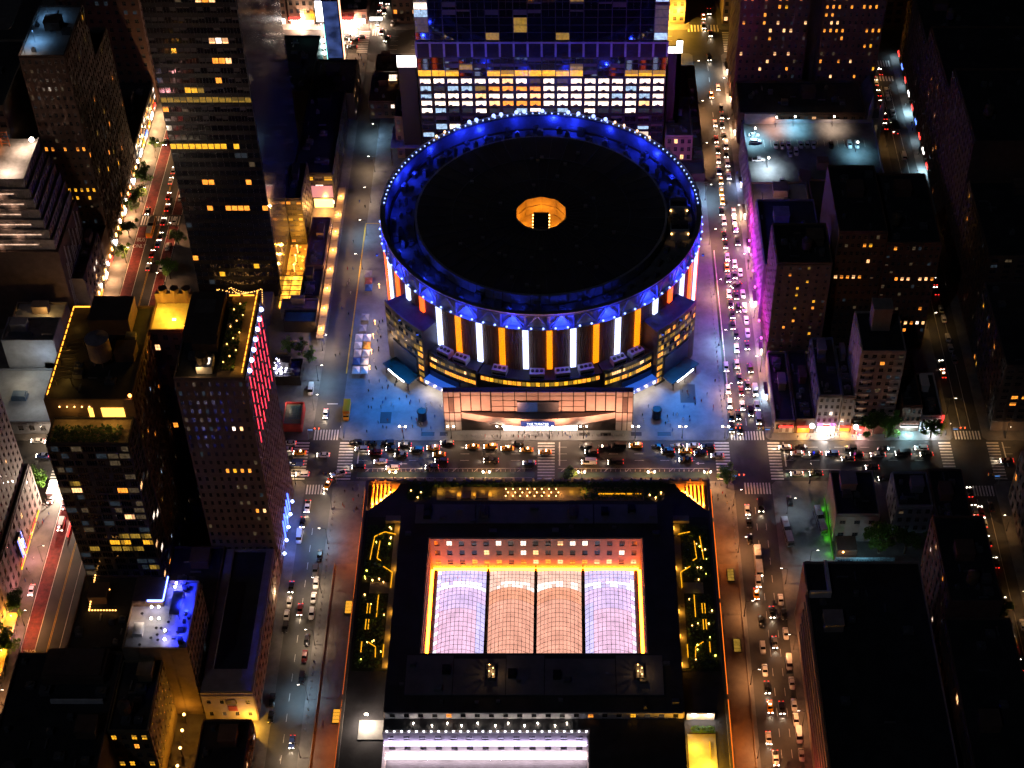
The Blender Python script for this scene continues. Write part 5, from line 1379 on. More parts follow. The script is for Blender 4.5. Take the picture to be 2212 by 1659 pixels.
lamp_light('roof_floodlight', 'SPOT', (-196, 84, 75), 2600, (1, 0.8, 0.62), zg, 0.4, (0, 0, 0), 150, 0.7); lamp_light('roof_floodlight', 'SPOT', (-199, 71, 75), 3000, (1, 0.82, 0.66), zg, 0.4, (0, 0, 0), 150, 0.7)
MB().ball((-193.5, 88, 72.6), 0.9, k=10, h=6).build('flood_lamp', HOTW, zg)
fr = MB()
for i in range(5):
    fr.bar((-214 + i * 3, 87, 70), (-214 + i * 3, 87, 77), 0.25); fr.bar((-214, 87, 71.5 + i * 1.3), (-202, 87, 71.5 + i * 1.3), 0.2)
fr.build('scaffold', mat('scaffold_orange', (0.45, 0.16, 0.06), 0.7), zg)
lamp_light('scaffold_light', 'POINT', (-208, 84, 73), 400, (1, 0.35, 0.08), zg)
for i in range(16):      # netting poles on the street side
    y = 60 + i * 1.9
    MB().bar((-183.2, y, 6.0), (-183.6, y + 2, 24 + (i * 7) % 17), 0.4).build('net_pole', mat('net_pale', (0.3, 0.27, 0.26), 0.8), zg)
adopt(zg)
t = B('brick_block', 'dark brown brick block with a row of five lit windows and blue-washed roof', -196, -178.7, 104, 139, 99, BRICK, ROOFL, (('f', 7, 24, litfn(0.0, seed=34, dim=0.14, rows={13: (0.85, 'amber'), 8: (0.9, 'yellow'), 7: (0.5, 'yellow'), 10: (0.15, 'white')}), {'fw': 0.42, 'fh': 0.45}), ('r', 12, 24, litfn(0.05, ('amber', 'olive', 'yellow'), 0.06, seed=35), {'fw': 0.5, 'fh': 0.6})), seed=25, clutter=2, cap=300)
for x, y, e, c in ((-192, 114, 1500, (0.2, 0.5, 1)), (-190, 130, 1300, (0.2, 0.5, 1)), (-194, 106, 500, (1, 0.85, 0.75))):
    o = lamp_light('roof_flood', 'SPOT', (x, y, 104.5), e, c, t, 0.3, (0, 0, 0), 140, 0.7); o.matrix_parent_inverse = Matrix.Translation(-t.location)
    part(t, 'flood_mast', MB().bar((x, y, 99), (x, y, 104.6), 0.15).box(x - 0.3, x + 0.3, y - 0.3, y + 0.3, 104.6, 104.9), STEEL)
t = B('brick_block', 'dark block behind the blue-washed roof at upper left', -206, -178.8, 139.5, 162, 74, BRICK, ROOF, (('r', 8, 17, litfn(0.05, ('amber', 'olive'), 0.06, seed=36), {'fw': 0.5, 'fh': 0.6}),), seed=26, clutter=1)
B('loft_block', 'tan loft block with paired dark windows at the upper left edge', -245, -207, 104, 150, 76, TAN, ROOF, (('f', 9, 14, litfn(0.02, seed=37, dim=0.2), {'fw': 0.6, 'fh': 0.5}),), seed=27)
B('setback_tower', 'tall brown tower with one row of four lit windows at upper left', -215, -178.8, 214, 252, 120, BRICK2, ROOF, (('f', 9, 26, litfn(0.01, seed=38, dim=0.06, cells={(3, 12): 'amber', (4, 12): 'amber', (5, 12): 'warm', (6, 12): 'warm', (0, 16): 'amber', (0, 14): 'amber', (0, 15): 'amber'}), {'fw': 0.4, 'fh': 0.45}), ('r', 8, 26, litfn(0.02, seed=39), {'fw': 0.4, 'fh': 0.5, 'depth': 0.5})), seed=28)
t = B('store_block', 'low store with yellow lit signs along the bus-lane street', -199, -178.8, 165, 212, 12, DARKM, ROOF, (('r', 12, 3, litfn(0.7, ('yellow', 'amber', 'white'), 0.1, seed=40), {'fw': 0.85, 'fh': 0.6, 'style': 'one'}),), seed=29, clutter=2)
part_lights(t, [(-197 + i * 2.2, 166, 13.4) for i in range(8)], HOTA, 0.3)
for i in range(6):
    part(t, 'shop_sign', MB().box(-178.3, -177.9, 168 + i * 7, 172 + i * 7, 3.6, 5.4), (SIGNW, SIGNY, SIGNB, SIGNO, SIGNW, SIGNR)[i])
    part_light(t, 'shop_light', (-176.6, 170 + i * 7, 3.4), 1600, (1, 0.62, 0.3))
t = B('shop_row', 'tan shop row with glowing storefronts left of the bus-lane street', -190, -178.8, 93, 103.6, 16, TAN, ROOFW, (), seed=30, clutter=0)
t = B('shop_row', 'brown-roofed row beside the stepped tower on the bus-lane street', -183.6, -178.8, 64, 92.6, 22, TAN, ROOFW, (('r', 7, 5, litfn(0.06, seed=41)), ), seed=31)
t = B('shop_row', 'small dark-roofed shops below the brown-roofed row', -190, -178.8, 31, 63.5, 8, BRICK, ROOF, (('r', 9, 2, litfn(0.2, seed=42)),), seed=32)
for i in range(9):
    y = 66 + i * 10.4
    o = tag(MB().box(-178.2, -177.7, y, y + 3.2, 2.8, 4.0).build('shop_sign', (SIGNW, SIGNO, SIGNW, SIGNR)[i % 4]), 'glowing shop sign on the bus-lane street, %s from the near end' % nth(i), 'sign', 'bus-lane street shop signs')
    lamp_light('shop_window_light', 'SPOT', (-176.2, y + 1.6, 3.4), 1900, (1, 0.5, 0.22), None, 0.3, (0, 0, 0), 155, 0.6)

# ------------------------------------------------------------------ left: the black tower and its plaza
bt = B('black_tower', 'tall black glass tower with scattered lit floors left of the arena', -138.4, -105, 79, 158, 176, mat('black_tower_metal', (0.004, 0.004, 0.005), 0.35, var=0.2), ROOF,
  (('f', 14, 40, litfn(0.012, ('amber', 'yellow'), 0.03, seed=50, glass='glass', rows={21: (0.9, 'olive'), 16: (0.75, 'yellow'), 9: (0.6, 'amber'), 12: (0.12, 'yellow')},
        cells={(9, 33): 'warm', (10, 33): 'amber', (8, 31): 'warm', (9, 31): 'amber', (10, 31): 'warm', (9, 27): 'warm', (10, 27): 'white', (11, 27): 'warm', (9, 25): 'amber', (10, 25): 'amber', (11, 25): 'warm', (4, 22): 'yellow', (5, 22): 'yellow', (6, 22): 'olive', (4, 12): 'amber', (5, 12): 'amber', (11, 12): 'amber'}), {'fw': 0.86, 'fh': 0.55, 'depth': 0.15, 'style': 'one', 'z0': 6}),), seed=33, cap=300)
gls = MB()
for i in range(20):
    y0, y1 = 79.5 + i * 3.9, 79.5 + (i + 1) * 3.9 - 0.12
    gp = part(bt, 'curtain_wall_panel', MB().box(-104.98, -104.8, y0, y1, 8, 175), mat('tower_mirror_glass', (0.02, 0.03, 0.05), 0.12, 0.0, var=0, spec=1.0))
for i in range(60):
    i += 0
pts = [(-136 + rnd(0, 17), 62 + rnd(0, 16), 5.4 + rnd(0, 1.2)) for i in range(90)]
t = thing('string_light_court', 'court with strings of tiny amber bulbs below the black tower', 'courtyard', (-127, 70, 0))
MB().box(-137.5, -108, 61.5, 78.6, 0.14, 3.2).build('court_roof', ROOFG, t)
ln = MB()
nodes = [(-136, 64), (-130, 76), (-124, 63), (-118, 74), (-111, 65), (-112, 76), (-125, 77)]
for a in range(len(nodes)):
    for b in range(a + 1, len(nodes)):
        if (a + b) % 3 == 0 or b == a + 1:
            n = 14
            for q in range(n):
                u = (q + 0.5) / n
                MB().ball((nodes[a][0] * (1 - u) + nodes[b][0] * u, nodes[a][1] * (1 - u) + nodes[b][1] * u, 7.0 - 2.4 * math.sin(math.pi * u)), 0.17, k=5, h=3).build('string_bulb', BULB, t)
for n in nodes:
    ln.bar((n[0], n[1], 3.2), (n[0], n[1], 7.2), 0.14)
ln.build('poles', DARKM, t)
lamp_light('court_glow', 'POINT', (-123, 70, 7), 120, (1, 0.5, 0.1), t)
adopt(t)
B('tower_annex', 'dark annex with small lit windows below the black tower', -104.7, -98.4, 112, 136.5, 24, DARKM, ROOF, (('f', 3, 8, litfn(0.25, ('yellow', 'amber', 'dim'), 0.3, seed=51), {'fw': 0.8, 'fh': 0.5}), ('r', 8, 7, litfn(0.04, seed=52))), seed=34, clutter=1)
t = B('tower_annex', 'long black slab roof with gridded side wall along the left street', -104.5, -88.4, 137, 198, 18, mat('annex_black', (0.02, 0.018, 0.02), 0.5), ROOF, (('r', 14, 2, litfn(0.0, seed=53, glass='glass', dim=0.1), {'fw': 0.93, 'fh': 0.9, 'depth': 0.12, 'style': 'one'}), ('f', 4, 4, litfn(0.1, seed=54, rows={3: (0.8, 'yellow')}), {'fw': 0.8, 'fh': 0.5})), seed=35, clutter=4)
part(t, 'pink_sign', MB().box(-98, -89, 136.4, 136.75, 6, 12), emis('pink_panel', (0.9, 0.3, 0.3), 0.7)); part(t, 'lit_lobby', MB().box(-97.5, -89.4, 136.3, 136.7, 0.6, 5), emis('lobby_amber', (1, 0.55, 0.15), 3.2, sample=True))
part_light(t, 'lobby_light', (-93, 133, 4), 4000, (1, 0.42, 0.1))
B('roof_garden_block', 'low block with speckled planted roof beside the far avenue', -104, -85.5, 201, 228, 14, DARKM, mat('stippled_roof', (0.12, 0.11, 0.06), 0.9, var=0.9, scale=1.6), (('r', 6, 3, litfn(0.3, ('white', 'warm'), seed=55)),), seed=36, clutter=2)
B('roof_plant_block', 'dark block with curved pipes on its roof by the far avenue', -128, -104.5, 200, 245, 16, DARKM, ROOF, (), seed=37, clutter=10)
t = thing('screen_pylon', 'tall dark blue screen tower beside the crowded far avenue', 'pylon', (-98.5, 246, 0))
MB().box(-102.4, -94.6, 245.4, 249, 0.14, 36).build('core', DARKM, t)
MB().box(-102, -95.2, 245.1, 245.38, 4.2, 35).build('screen', emis('pylon_screen', (0.03, 0.05, 0.16), 0.8, var=0.7, scale=0.2), t)
MB().box(-94.58, -94.3, 245.6, 248.8, 3, 35.5).build('edge_light', emis('pylon_edge', (1, 0.45, 0.25), 3), t)
MB().box(-102.7, -102.42, 245.6, 248.8, 3, 22).build('edge_light', emis('pylon_edge_teal', (0.2, 0.9, 0.8), 3), t)
for i in range(3):
    MB().ball((-103.6, 245, 7 + i * 3.4), 0.9, k=8, h=6).build('globe_lamp', emis('globe_white', (0.75, 1, 0.95), 16), t)
adopt(t)
# pavement shed and plaza furniture on the left street
sh = thing('pavement_shed', 'long amber-lit scaffold shed over the left street pavement', 'shed', (-86, 98, 0))
for i in range(24):
    y = 50.5 + i * 4.0
    m = MB().box(-87.8, -84.7, y, y + 3.85, 3.5, 3.62)
    m.build('deck_panel', mat('shed_deck', (0.3, 0.22, 0.14), 0.8), sh)
    MB().bar((-84.8, y, 0.14), (-84.8, y, 3.5), 0.16).bar((-87.7, y, 0.14), (-87.7, y, 3.5), 0.16).bar((-84.8, y, 3.62), (-84.8, y + 3.9, 4.5), 0.12).bar((-84.8, y, 4.5), (-84.8, y + 3.9, 4.5), 0.12).build('frame_bay', STEEL, sh)
    if i % 3 == 1:
        MB().ball((-86.2, y + 1, 4.3), 0.3).bar((-86.2, y + 1, 3.6), (-86.2, y + 1, 4.3), 0.1).build('shed_lamp', HOTA, sh)
        lamp_light('shed_light', 'POINT', (-86.2, y + 1, 5.2), 900, (1, 0.5, 0.16), sh)
adopt(sh)
oc = thing('dining_court', 'orange-lit dining court with tables left of the left street', 'courtyard', (-100, 103, 0))
MB().box(-105.5, -96.8, 91, 111.5, 0.14, 0.5).build('deck', TERR, oc)
for i in range(20):
    x, y = rnd(-105, -97.4), rnd(91.8, 110.8)
    MB().cyl(x, y, 0.5, 1.2, 0.06, k=6).cyl(x, y, 1.2, 1.27, 0.5, k=10).build('table', WHITEP if i % 2 else DARKM, oc)
for y in (94, 100, 106):
    lamp_light('court_light', 'POINT', (-101.5, y, 5), 3200, (1, 0.4, 0.03), oc)
    MB().ball((-101.5, y, 4.4), 0.35).bar((-101.5, y, 0.5), (-101.5, y, 4.2), 0.12).build('court_lamp', HOTA, oc)
adopt(oc)
pg = thing('lit_pergola', 'glass pergola with glowing amber interior beside the dining court', 'pergola', (-100, 81, 0))
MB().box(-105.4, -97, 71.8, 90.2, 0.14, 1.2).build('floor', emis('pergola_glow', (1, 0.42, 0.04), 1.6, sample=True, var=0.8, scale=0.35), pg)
m = MB()
for i in range(7):
    m.bar((-105.6, 71.8 + i * 3.05, 4.4), (-96.8, 71.8 + i * 3.05, 4.4), 0.22); m.bar((-105.6, 71.8 + i * 3.05, 0.14), (-105.6, 71.8 + i * 3.05, 4.4), 0.22); m.bar((-96.8, 71.8 + i * 3.05, 0.14), (-96.8, 71.8 + i * 3.05, 4.4), 0.22)
for x in (-105.6, -101.2, -96.8): m.bar((x, 71.8, 4.4), (x, 90.2, 4.4), 0.22)
m.build('frame', DARKM, pg)
adopt(pg)
B('plaza_pavilion', 'dark-roofed pavilion with pale skylight along the left street', -96.5, -88.6, 73, 89.5, 5, DARKM, ROOF, (), seed=38, clutter=3)
B('plaza_pavilion', 'pinkish low roof strip below the pergola on the left street', -103.5, -88.6, 65.2, 71.4, 5, TAN, mat('roof_pinkish', (0.26, 0.2, 0.19), 0.8), (), seed=39, clutter=1)
B('plaza_pavilion', 'teal-roofed pavilion on the left street plaza', -101.5, -88.6, 57.6, 64.6, 5, DARKM, mat('roof_teal', (0.03, 0.13, 0.16), 0.7), (), seed=40, clutter=0)
B('plaza_pavilion', 'dark low roofs beside the dining court, nearer the street', -96.4, -88.6, 91, 122, 6, BRICK, ROOFW, (('r', 8, 1, litfn(0.3, seed=56)),), seed=41, clutter=7)
B('plaza_pavilion', 'small dark pavilion with sparkling white lights near the avenue', -102.5, -91.5, 27.5, 37.6, 4, DARKM, mat('sparkle_roof', (0.1, 0.1, 0.16), 0.7, var=0.8, scale=1.3), (), seed=42, clutter=8)
spk = [o for o in bpy.data.objects if o.get('label', '').startswith('small dark pavilion')][0]
for i in range(26):
    part(spk, 'sparkle_lamp', MB().ball((rnd(-102.3, -97), rnd(27.6, 37), 4.7 + rnd(0, 1.6)), 0.18 + rnd(0, 0.2)), emis('sparkle_white', (0.85, 0.8, 1), 14))
part_light(spk, 'sparkle_light', (-100, 32, 8), 600, (0.8, 0.75, 1))
k = B('news_kiosk', 'red-edged kiosk with a dark gridded roof at the avenue corner', -95.6, -88.4, 2.6, 14.4, 3.4, mat('kiosk_red', (0.3, 0.03, 0.03), 0.6), mat('kiosk_floor', (0.1, 0.09, 0.08), 0.7), (), seed=43, clutter=0, cat='kiosk')
for i in range(5):
    for j in range(6):
        part(k, 'roof_tile', MB().box(-93.6 + i * 0.98, -92.75 + i * 0.98, 6 + j * 1.2, 7.05 + j * 1.2, 3.5, 3.62), mat('kiosk_tile', (0.03, 0.07, 0.09), 0.4))
part_light(k, 'kiosk_light', (-94.5, 13, 6), 250, (1, 0.75, 0.5))
for x, y, s in ((-98, 52, 1), (-93.5, 50.5, 1), (-101, 45, 1)):
    pl = tag(MB().box(x - 2.2, x + 2.2, y - 0.4, y + 0.4, 0.14, 0.6).build('bench', TERR), 'long timber bench on the small plaza, %s' % {-98: 'the middle one', -93.5: 'the one nearest the street', -101: 'the one nearest the tower'}[x], 'bench', 'plaza benches')

# ------------------------------------------------------------------ right side
t = B('hotel_brick_tower', 'red brick tower with columns of amber windows, left of its twin at top right', 88.6, 119, 208, 246, 78, BRICK2, ROOF, (('f', 10, 19, litfn(0.13, ('amber', 'yellow', 'warm'), 0.14, seed=60, rows={14: (0.6, 'amber'), 18: (0.5, 'amber'), 10: (0.4, 'warm')}), {'fw': 0.36, 'fh': 0.45}), ('l', 10, 19, litfn(0.03, seed=61), {'fw': 0.45, 'fh': 0.5, 'depth': 0.5})), seed=50)
B('hotel_brick_tower', 'red brick tower with a column of lit windows, right of its twin at top right', 125, 152, 208, 246, 78, BRICK2, ROOF, (('f', 10, 19, litfn(0.1, ('amber', 'yellow', 'warm'), 0.16, seed=62, cells={(1, q): 'amber' for q in (18, 17, 16, 15, 14, 13, 12, 10)}, rows={13: (0.7, 'amber'), 11: (0.5, 'warm'), 10: (0.6, 'amber')}), {'fw': 0.36, 'fh': 0.45}),), seed=51)
B('hotel_link', 'dark recessed link between the two red brick towers', 119.2, 124.8, 214, 246, 74, BRICK, ROOF, (), seed=52, clutter=0)
B('hotel_podium', 'dark podium roof below the red brick towers', 88.8, 145, 183, 207.6, 16, BRICK, ROOF, (('l', 8, 3, litfn(0.1, seed=63)), ('f', 16, 3, litfn(0.03, seed=64))), seed=53, clutter=5)
ch = thing('church', 'small dark stone church with pointed windows beside the far right street', 'church', (149, 195, 0))
MB().box(146, 152.5, 182, 207, 0.14, 15).build('nave', STONE, ch)
m = MB(); m.v += [(145.8, 181.6, 15), (152.7, 181.6, 15), (152.7, 207.2, 15), (145.8, 207.2, 15), (149.2, 181.6, 21), (149.2, 207.2, 21)]
m.f += [(0, 1, 4), (1, 2, 5, 4), (2, 3, 5), (3, 0, 4, 5)]; m.m += [0] * 4
m.build('roof', ROOFG, ch)
for x in (146.8, 151.6):
    MB().box(x - 0.9, x + 0.9, 180.6, 182, 0.14, 20).cyl(x, 181.3, 20, 27, 1.1, 0.05, 6).build('spire', STONE, ch)
for x in (148.2, 150.2):
    MB().box(x - 0.6, x + 0.6, 181.7, 181.97, 5, 11).build('lancet_window', WIN['dim'], ch)
adopt(ch)
# parking deck on a roof
pk = B('parking_deck', 'parking roof with white cars under cool lamps at upper right', 88.8, 146, 126, 171.5, 20, GREYW, mat('deck_concrete', (0.13, 0.14, 0.145), 0.7, var=0.45, scale=0.12), (('l', 12, 5, litfn(0.02, seed=65, dim=0.05), {'fw': 0.6, 'fh': 0.5}),), seed=54, clutter=0, par=1.6, cat='car park')
dk = MB()
for i in range(16):
    x = 97 + i * 2.9
    dk.box(x, x + 0.12, 153.5, 158.6, 20.065, 20.075)
part(pk, 'bay_lines', dk, PAINTW)
part(pk, 'ramp', MB().sector(121, 131.5, 6.5, 11.5, -110, 110, 20.06, 22.4, 14), BRICK)
part(pk, 'stair_box', MB().box(118, 122.5, 137, 141, 20.06, 24).box(117.8, 122.7, 136.8, 141.2, 24, 24.3), BRICK)
part(pk, 'back_wall', MB().box(89.4, 103, 170.2, 171.2, 20.06, 25.5), ROOFL)
for i, (x, y) in enumerate(((111, 168.5), (128, 168.5), (93, 160), (136, 150), (97, 139), (103, 168))):
    lp = thing('car_park_lamp', 'tall lamp post on the parking roof, %s from the left' % nth(sorted((93, 97, 103, 111, 128, 136)).index(x)), 'lamp post', (x, y, 20.06), group='parking roof lamps')
    MB().cyl(0, 0, 0, 6.2, 0.12, 0.07, 8).bar((0, 0, 6.1), (0, -1.2, 6.3), 0.1).build('post', STEEL, lp)
    MB().box(-0.3, 0.3, -1.7, -1.0, 6.1, 6.4).build('head', HOTW, lp)
    lamp_light('lamp_glow', 'SPOT', (0, -1.4, 5.8), (3600, 2200, 4200, 1800, 5200, 2600)[i], ((0.3, 0.75, 1), (1, 0.66, 0.45), (0.4, 0.8, 1), (0.3, 0.75, 1), (0.75, 0.9, 1), (1, 0.45, 0.3))[i], lp, 0.3, (0, 0, 0), 140, 0.6)
# blocks between the two right-hand streets
t = B('purple_block', 'dark flat-roofed block whose street wall glows purple', 88.6, 112, 63.5, 104, 30, mat('purple_wall_render', (0.22, 0.18, 0.2), 0.8), ROOF, (('l', 11, 8, litfn(0.03, seed=66), {'fw': 0.5, 'fh': 0.6}),), seed=55, clutter=2)
for y in (44, 54, 64, 74, 84, 94, 103):
    part_light(t, 'purple_wash', (85.0, y, 12), 2400, (0.7, 0.03, 0.9))
    part(t, 'purple_lamp', MB().box(87.0, 87.6, y - 0.4, y + 0.4, 9.5, 10.1), SIGNP)
t = B('tan_roof_block', 'pink-lit tan block between parking roof and purple block', 88.7, 112, 104.3, 125.6, 22, TAN, ROOFL, (('l', 6, 5, litfn(0.05, seed=67)),), seed=56, clutter=1)
part_light(t, 'roof_light', (93, 108, 25.5), 700, (1, 0.5, 0.45)); part_light(t, 'magenta_wash', (86.0, 112, 14), 3600, (0.9, 0.06, 0.8))
B('brick_apartments', 'brown brick apartment house with few lit windows by the right-hand street', 89.6, 110, 40, 63.2, 51, mat('apartment_brown', (0.15, 0.1, 0.065), 0.85), ROOF, (('f', 6, 15, litfn(0.1, ('amber', 'yellow', 'dim'), 0.12, seed=68, cells={(3, 14): 'olive', (3, 12): 'yellow', (2, 10): 'yellow', (2, 8): 'yellow', (2, 6): 'amber', (1, 13): 'amber'}), {'fw': 0.28, 'fh': 0.4}), ('l', 6, 15, litfn(0.02, seed=69), {'fw': 0.4, 'fh': 0.5})), seed=57)
B('dark_loft', 'dark loft block with short rows of amber windows, left of its neighbour', 112.4, 130.6, 48, 88, 59.5, BRICK, ROOF, (('f', 8, 15, litfn(0.02, ('amber',), 0.08, seed=70, cells={(4, 13): 'amber', (5, 13): 'yellow', (5, 11): 'warm', (0, 9): 'warm', (1, 9): 'amber', (2, 9): 'amber', (3, 9): 'warm', (2, 6): 'dimcool'}), {'fw': 0.5, 'fh': 0.45}),), seed=58)
B('dark_loft', 'dark loft block with short rows of amber windows beside the far right street', 131, 151.5, 48, 90, 54, BRICK2, ROOF, (('f', 9, 14, litfn(0.02, ('amber',), 0.1, seed=71, cells={(2, 9): 'amber', (3, 9): 'warm', (4, 9): 'warm', (6, 9): 'warm', (7, 9): 'warm', (4, 3): 'amber', (5, 3): 'warm', (6, 3): 'amber', (7, 3): 'white', (8, 3): 'warm'}), {'fw': 0.5, 'fh': 0.45}),), seed=59)
t = B('dark_block', 'dark block with glowing amber roof hut near the far right street', 112.6, 151, 91, 125, 24, BRICK, ROOF, (('f', 10, 6, litfn(0.04, ('amber', 'olive'), seed=72)),), seed=60)
part(t, 'roof_hut', MB().box(136, 140, 104, 109, 24.06, 27), TAN); part(t, 'lit_opening', MB().box(136.4, 139.6, 103.7, 103.95, 24.4, 26.6), emis('hut_amber', (1, 0.5, 0.05), 4, sample=True))
part_light(t, 'hut_light', (137, 101, 27), 500, (1, 0.55, 0.06)); part_light(t, 'hut_light', (135, 119, 27), 500, (1, 0.55, 0.06)); part(t, 'roof_lamp', MB().ball((135, 119.6, 25.4), 0.6), HOTA)
w = B('balcony_house', 'pale slender apartment house with stacked balconies above the avenue shops', 118, 134, 4.6, 26, 39.5, mat('pale_house_render', (0.4, 0.33, 0.3), 0.8), ROOF, (('f', 5, 11, litfn(0.02, seed=73, dim=0.1, cells={(2, 9): 'amber'}), {'fw': 0.5, 'fh': 0.5, 'depth': 0.15}), ('l', 5, 11, litfn(0.02, seed=74), {'fw': 0.2, 'fh': 0.3})), seed=61, clutter=0)
part(w, 'lift_tower', MB().box(122.6, 129.4, 16, 22, 39.56, 50).box(122.4, 129.6, 15.8, 22.2, 50, 50.4), PINKST)
for k2 in range(10):
    for x0 in (119.2, 129.6):
        part(w, 'balcony', MB().box(x0, x0 + 3.4, 3.0, 4.2, 4.6 + k2 * 3.5, 4.8 + k2 * 3.5).box(x0, x0 + 3.4, 3.0, 3.12, 4.8 + k2 * 3.5, 5.8 + k2 * 3.5), mat('balcony_pale', (0.45, 0.4, 0.36), 0.8))
B('shop_house', 'grey house with shop on the avenue, three windows wide, next to purple-edged wall', 104.6, 113, 3, 34, 18.6, GREYW, ROOF, (('f', 4, 5, litfn(0.03, seed=75, dim=0.2)), ('l', 6, 5, litfn(0.02, seed=76))), seed=62)
B('shop_house', 'grey house with shop on the avenue, touching the pale balcony house', 113.3, 117.8, 3, 30, 18, GREYW, ROOF, (('f', 2, 5, litfn(0.05, seed=77, dim=0.2)),), seed=63)
B('shop_house', 'low shop at the avenue corner with pale front', 89.2, 96.6, 2, 39, 6.4, PINKST, ROOF, (('f', 3, 1, litfn(0.0, seed=78)),), seed=64)
B('shop_house', 'low dark shop with round white sign on the avenue', 97, 104.2, 2, 39, 7, BRICK, ROOF, (), seed=65)
B('shop_house', 'brown house front with teal lit shop near the far right street', 136.2, 143.6, 3, 30, 13, BRICK2, ROOF, (('f', 4, 3, litfn(0.03, seed=79, dim=0.2)),), seed=66)
B('shop_house', 'white house with dark windows at the far right street corner', 144, 152, 3, 26, 7.5, WHITEP, ROOF, (('f', 4, 2, litfn(0.05, seed=80)),), seed=67)
B('shop_house', 'dark low shop under the pale balcony house', 118.2, 135.8, 1.4, 4.2, 4.4, BRICK2, ROOF, (), seed=68, clutter=0)
SH = [(91, 96, 3.4, 'pale lit', WHITEP, None), (98, 102.5, 3.2, 'orange-windowed', SIGNO, (1, 0.5, 0.15)), (105.6, 112, 3.4, 'dazzling white', emis('shop_blaze', (1, 0.85, 0.72), 9, sample=True), (1, 0.85, 0.75)), (114, 117.6, 2.6, 'amber glowing', SIGNO, (1, 0.5, 0.1)), (119.8, 122.6, 3.4, 'red', SIGNR, (1, 0.55, 0.5)), (136.6, 143.2, 1.2, 'white and teal', SIGNW, (0.4, 0.85, 1)), (146, 150.5, 1.0, 'small white', SIGNW, (0.7, 0.85, 1))]
for x0, x1, hh, ad, mm, lc in SH:
    z0 = 3.0 if hh < 2 else 0.7
    t = thing('storefront', '%s shop front on the avenue right of the crossing' % ad, 'storefront', ((x0 + x1) / 2, 1.6, 0.14), group='avenue shop fronts')
    y = {118.2: 1.4}.get(0, 1.98 if x1 < 104 else (1.3 if 118 < x0 < 123 else 2.6))
    MB().box(x0, x1, y - 0.25, y, z0, z0 + hh).build('lit_front', mm, t)
    MB().box(x0 - 0.2, x1 + 0.2, y - 1.1, y - 0.26, z0 + hh + 0.05, z0 + hh + 0.25).build('awning', BLACKM if hh < 2 else SIGNR, t)
    if lc:
        lamp_light('shop_glow', 'POINT', ((x0 + x1) / 2, y - 1.6, 2.4), 3600 if ad[0] == 'd' else 1300, lc, t)
    adopt(t)
for x, z, m, lab in ((106.2, 5.4, SIGNP, 'magenta lit sign over the dazzling shop, left one'), (110.8, 5.4, SIGNP, 'magenta lit sign over the dazzling shop, right one'), (103.2, 4.8, emis('round_sign', (0.8, 0.9, 1), 6), 'round white sign beside the orange-windowed shop'), (119.6, 4.6, emis('round_sign', (0.8, 0.9, 1), 6), 'round white sign beside the red shop')):
    s = MB().box(-0.9, 0.9, -0.15, 0.15, -0.4, 0.4) if m is SIGNP else MB().ball((0, 0, 0), 1.0, k=12, h=8)
    o = s.build('shop_sign', m); o.location = (x, 1.2 if x < 118 else 0.8, z); tag(o, lab, 'sign', 'avenue shop signs')
o = tag(MB().box(151.6, 152.3, 2.2, 2.6, 4.5, 9.2).build('shop_sign', SIGNR), 'red vertical neon sign on the white corner house', 'sign')
t = B('corner_offices', 'dark corner building with lit office windows at the right edge', 171.4, 222, 4.2, 50, 32.5, mat('corner_brown', (0.1, 0.08, 0.065), 0.8), ROOF, (('f', 13, 8, litfn(0.02, ('amber',), 0.1, seed=81, rows={2: (0.5, 'amber'), 3: (0.45, 'amber'), 5: (0.2, 'olive')}), {'fw': 0.6, 'fh': 0.5, 'z0': 5}), ('l', 12, 8, litfn(0.05, ('amber', 'yellow'), 0.06, seed=82), {'fw': 0.5, 'fh': 0.55})), seed=70)
part(t, 'pale_base', MB().box(171.0, 222, 3.3, 3.85, 0.14, 4.9), PINKST)
B('dark_tower', 'dark building with a lit edge column on the far right street', 171.6, 222, 52, 98, 44, BRICK, ROOF, (('l', 12, 10, litfn(0.03, ('amber', 'yellow'), 0.05, seed=83), {'fw': 0.45, 'fh': 0.6, 'depth': 0.45}), ('f', 10, 4, litfn(0.02, seed=84), {'z0': 33})), seed=71)
B('dark_tower', 'dark stone block with gridded side along the far right street, middle of the row', 171.6, 222, 100, 150, 62, BRICK, ROOF, (('l', 14, 15, litfn(0.01, seed=85, dim=0.03), {'fw': 0.45, 'fh': 0.6, 'depth': 0.6}),), seed=72)
B('dark_tower', 'dark block with faint windows further up the far right street', 171.6, 222, 152, 200, 50, BRICK, ROOF, (('f', 12, 6, litfn(0.06, ('amber',), 0.2, seed=86), {'z0': 24, 'a0': 171.6}), ('l', 12, 12, litfn(0.02, seed=87, dim=0.04), {'fw': 0.5, 'fh': 0.6, 'depth': 0.5})), seed=73)
B('dark_tower', 'dark narrow-windowed block at the top of the far right street', 171.6, 222, 203, 250, 40, BRICK, ROOF, (('l', 12, 10, litfn(0.02, seed=88, dim=0.05), {'fw': 0.5, 'fh': 0.6, 'depth': 0.5}),), seed=74)
t = B('corner_store', 'pale block with red and blue lit storefront at the end of the far right street', 158, 196, 279, 310, 24, PINKST, ROOF, (('f', 8, 5, litfn(0.03, seed=89, dim=0.1), {'fw': 0.6}),), seed=75)
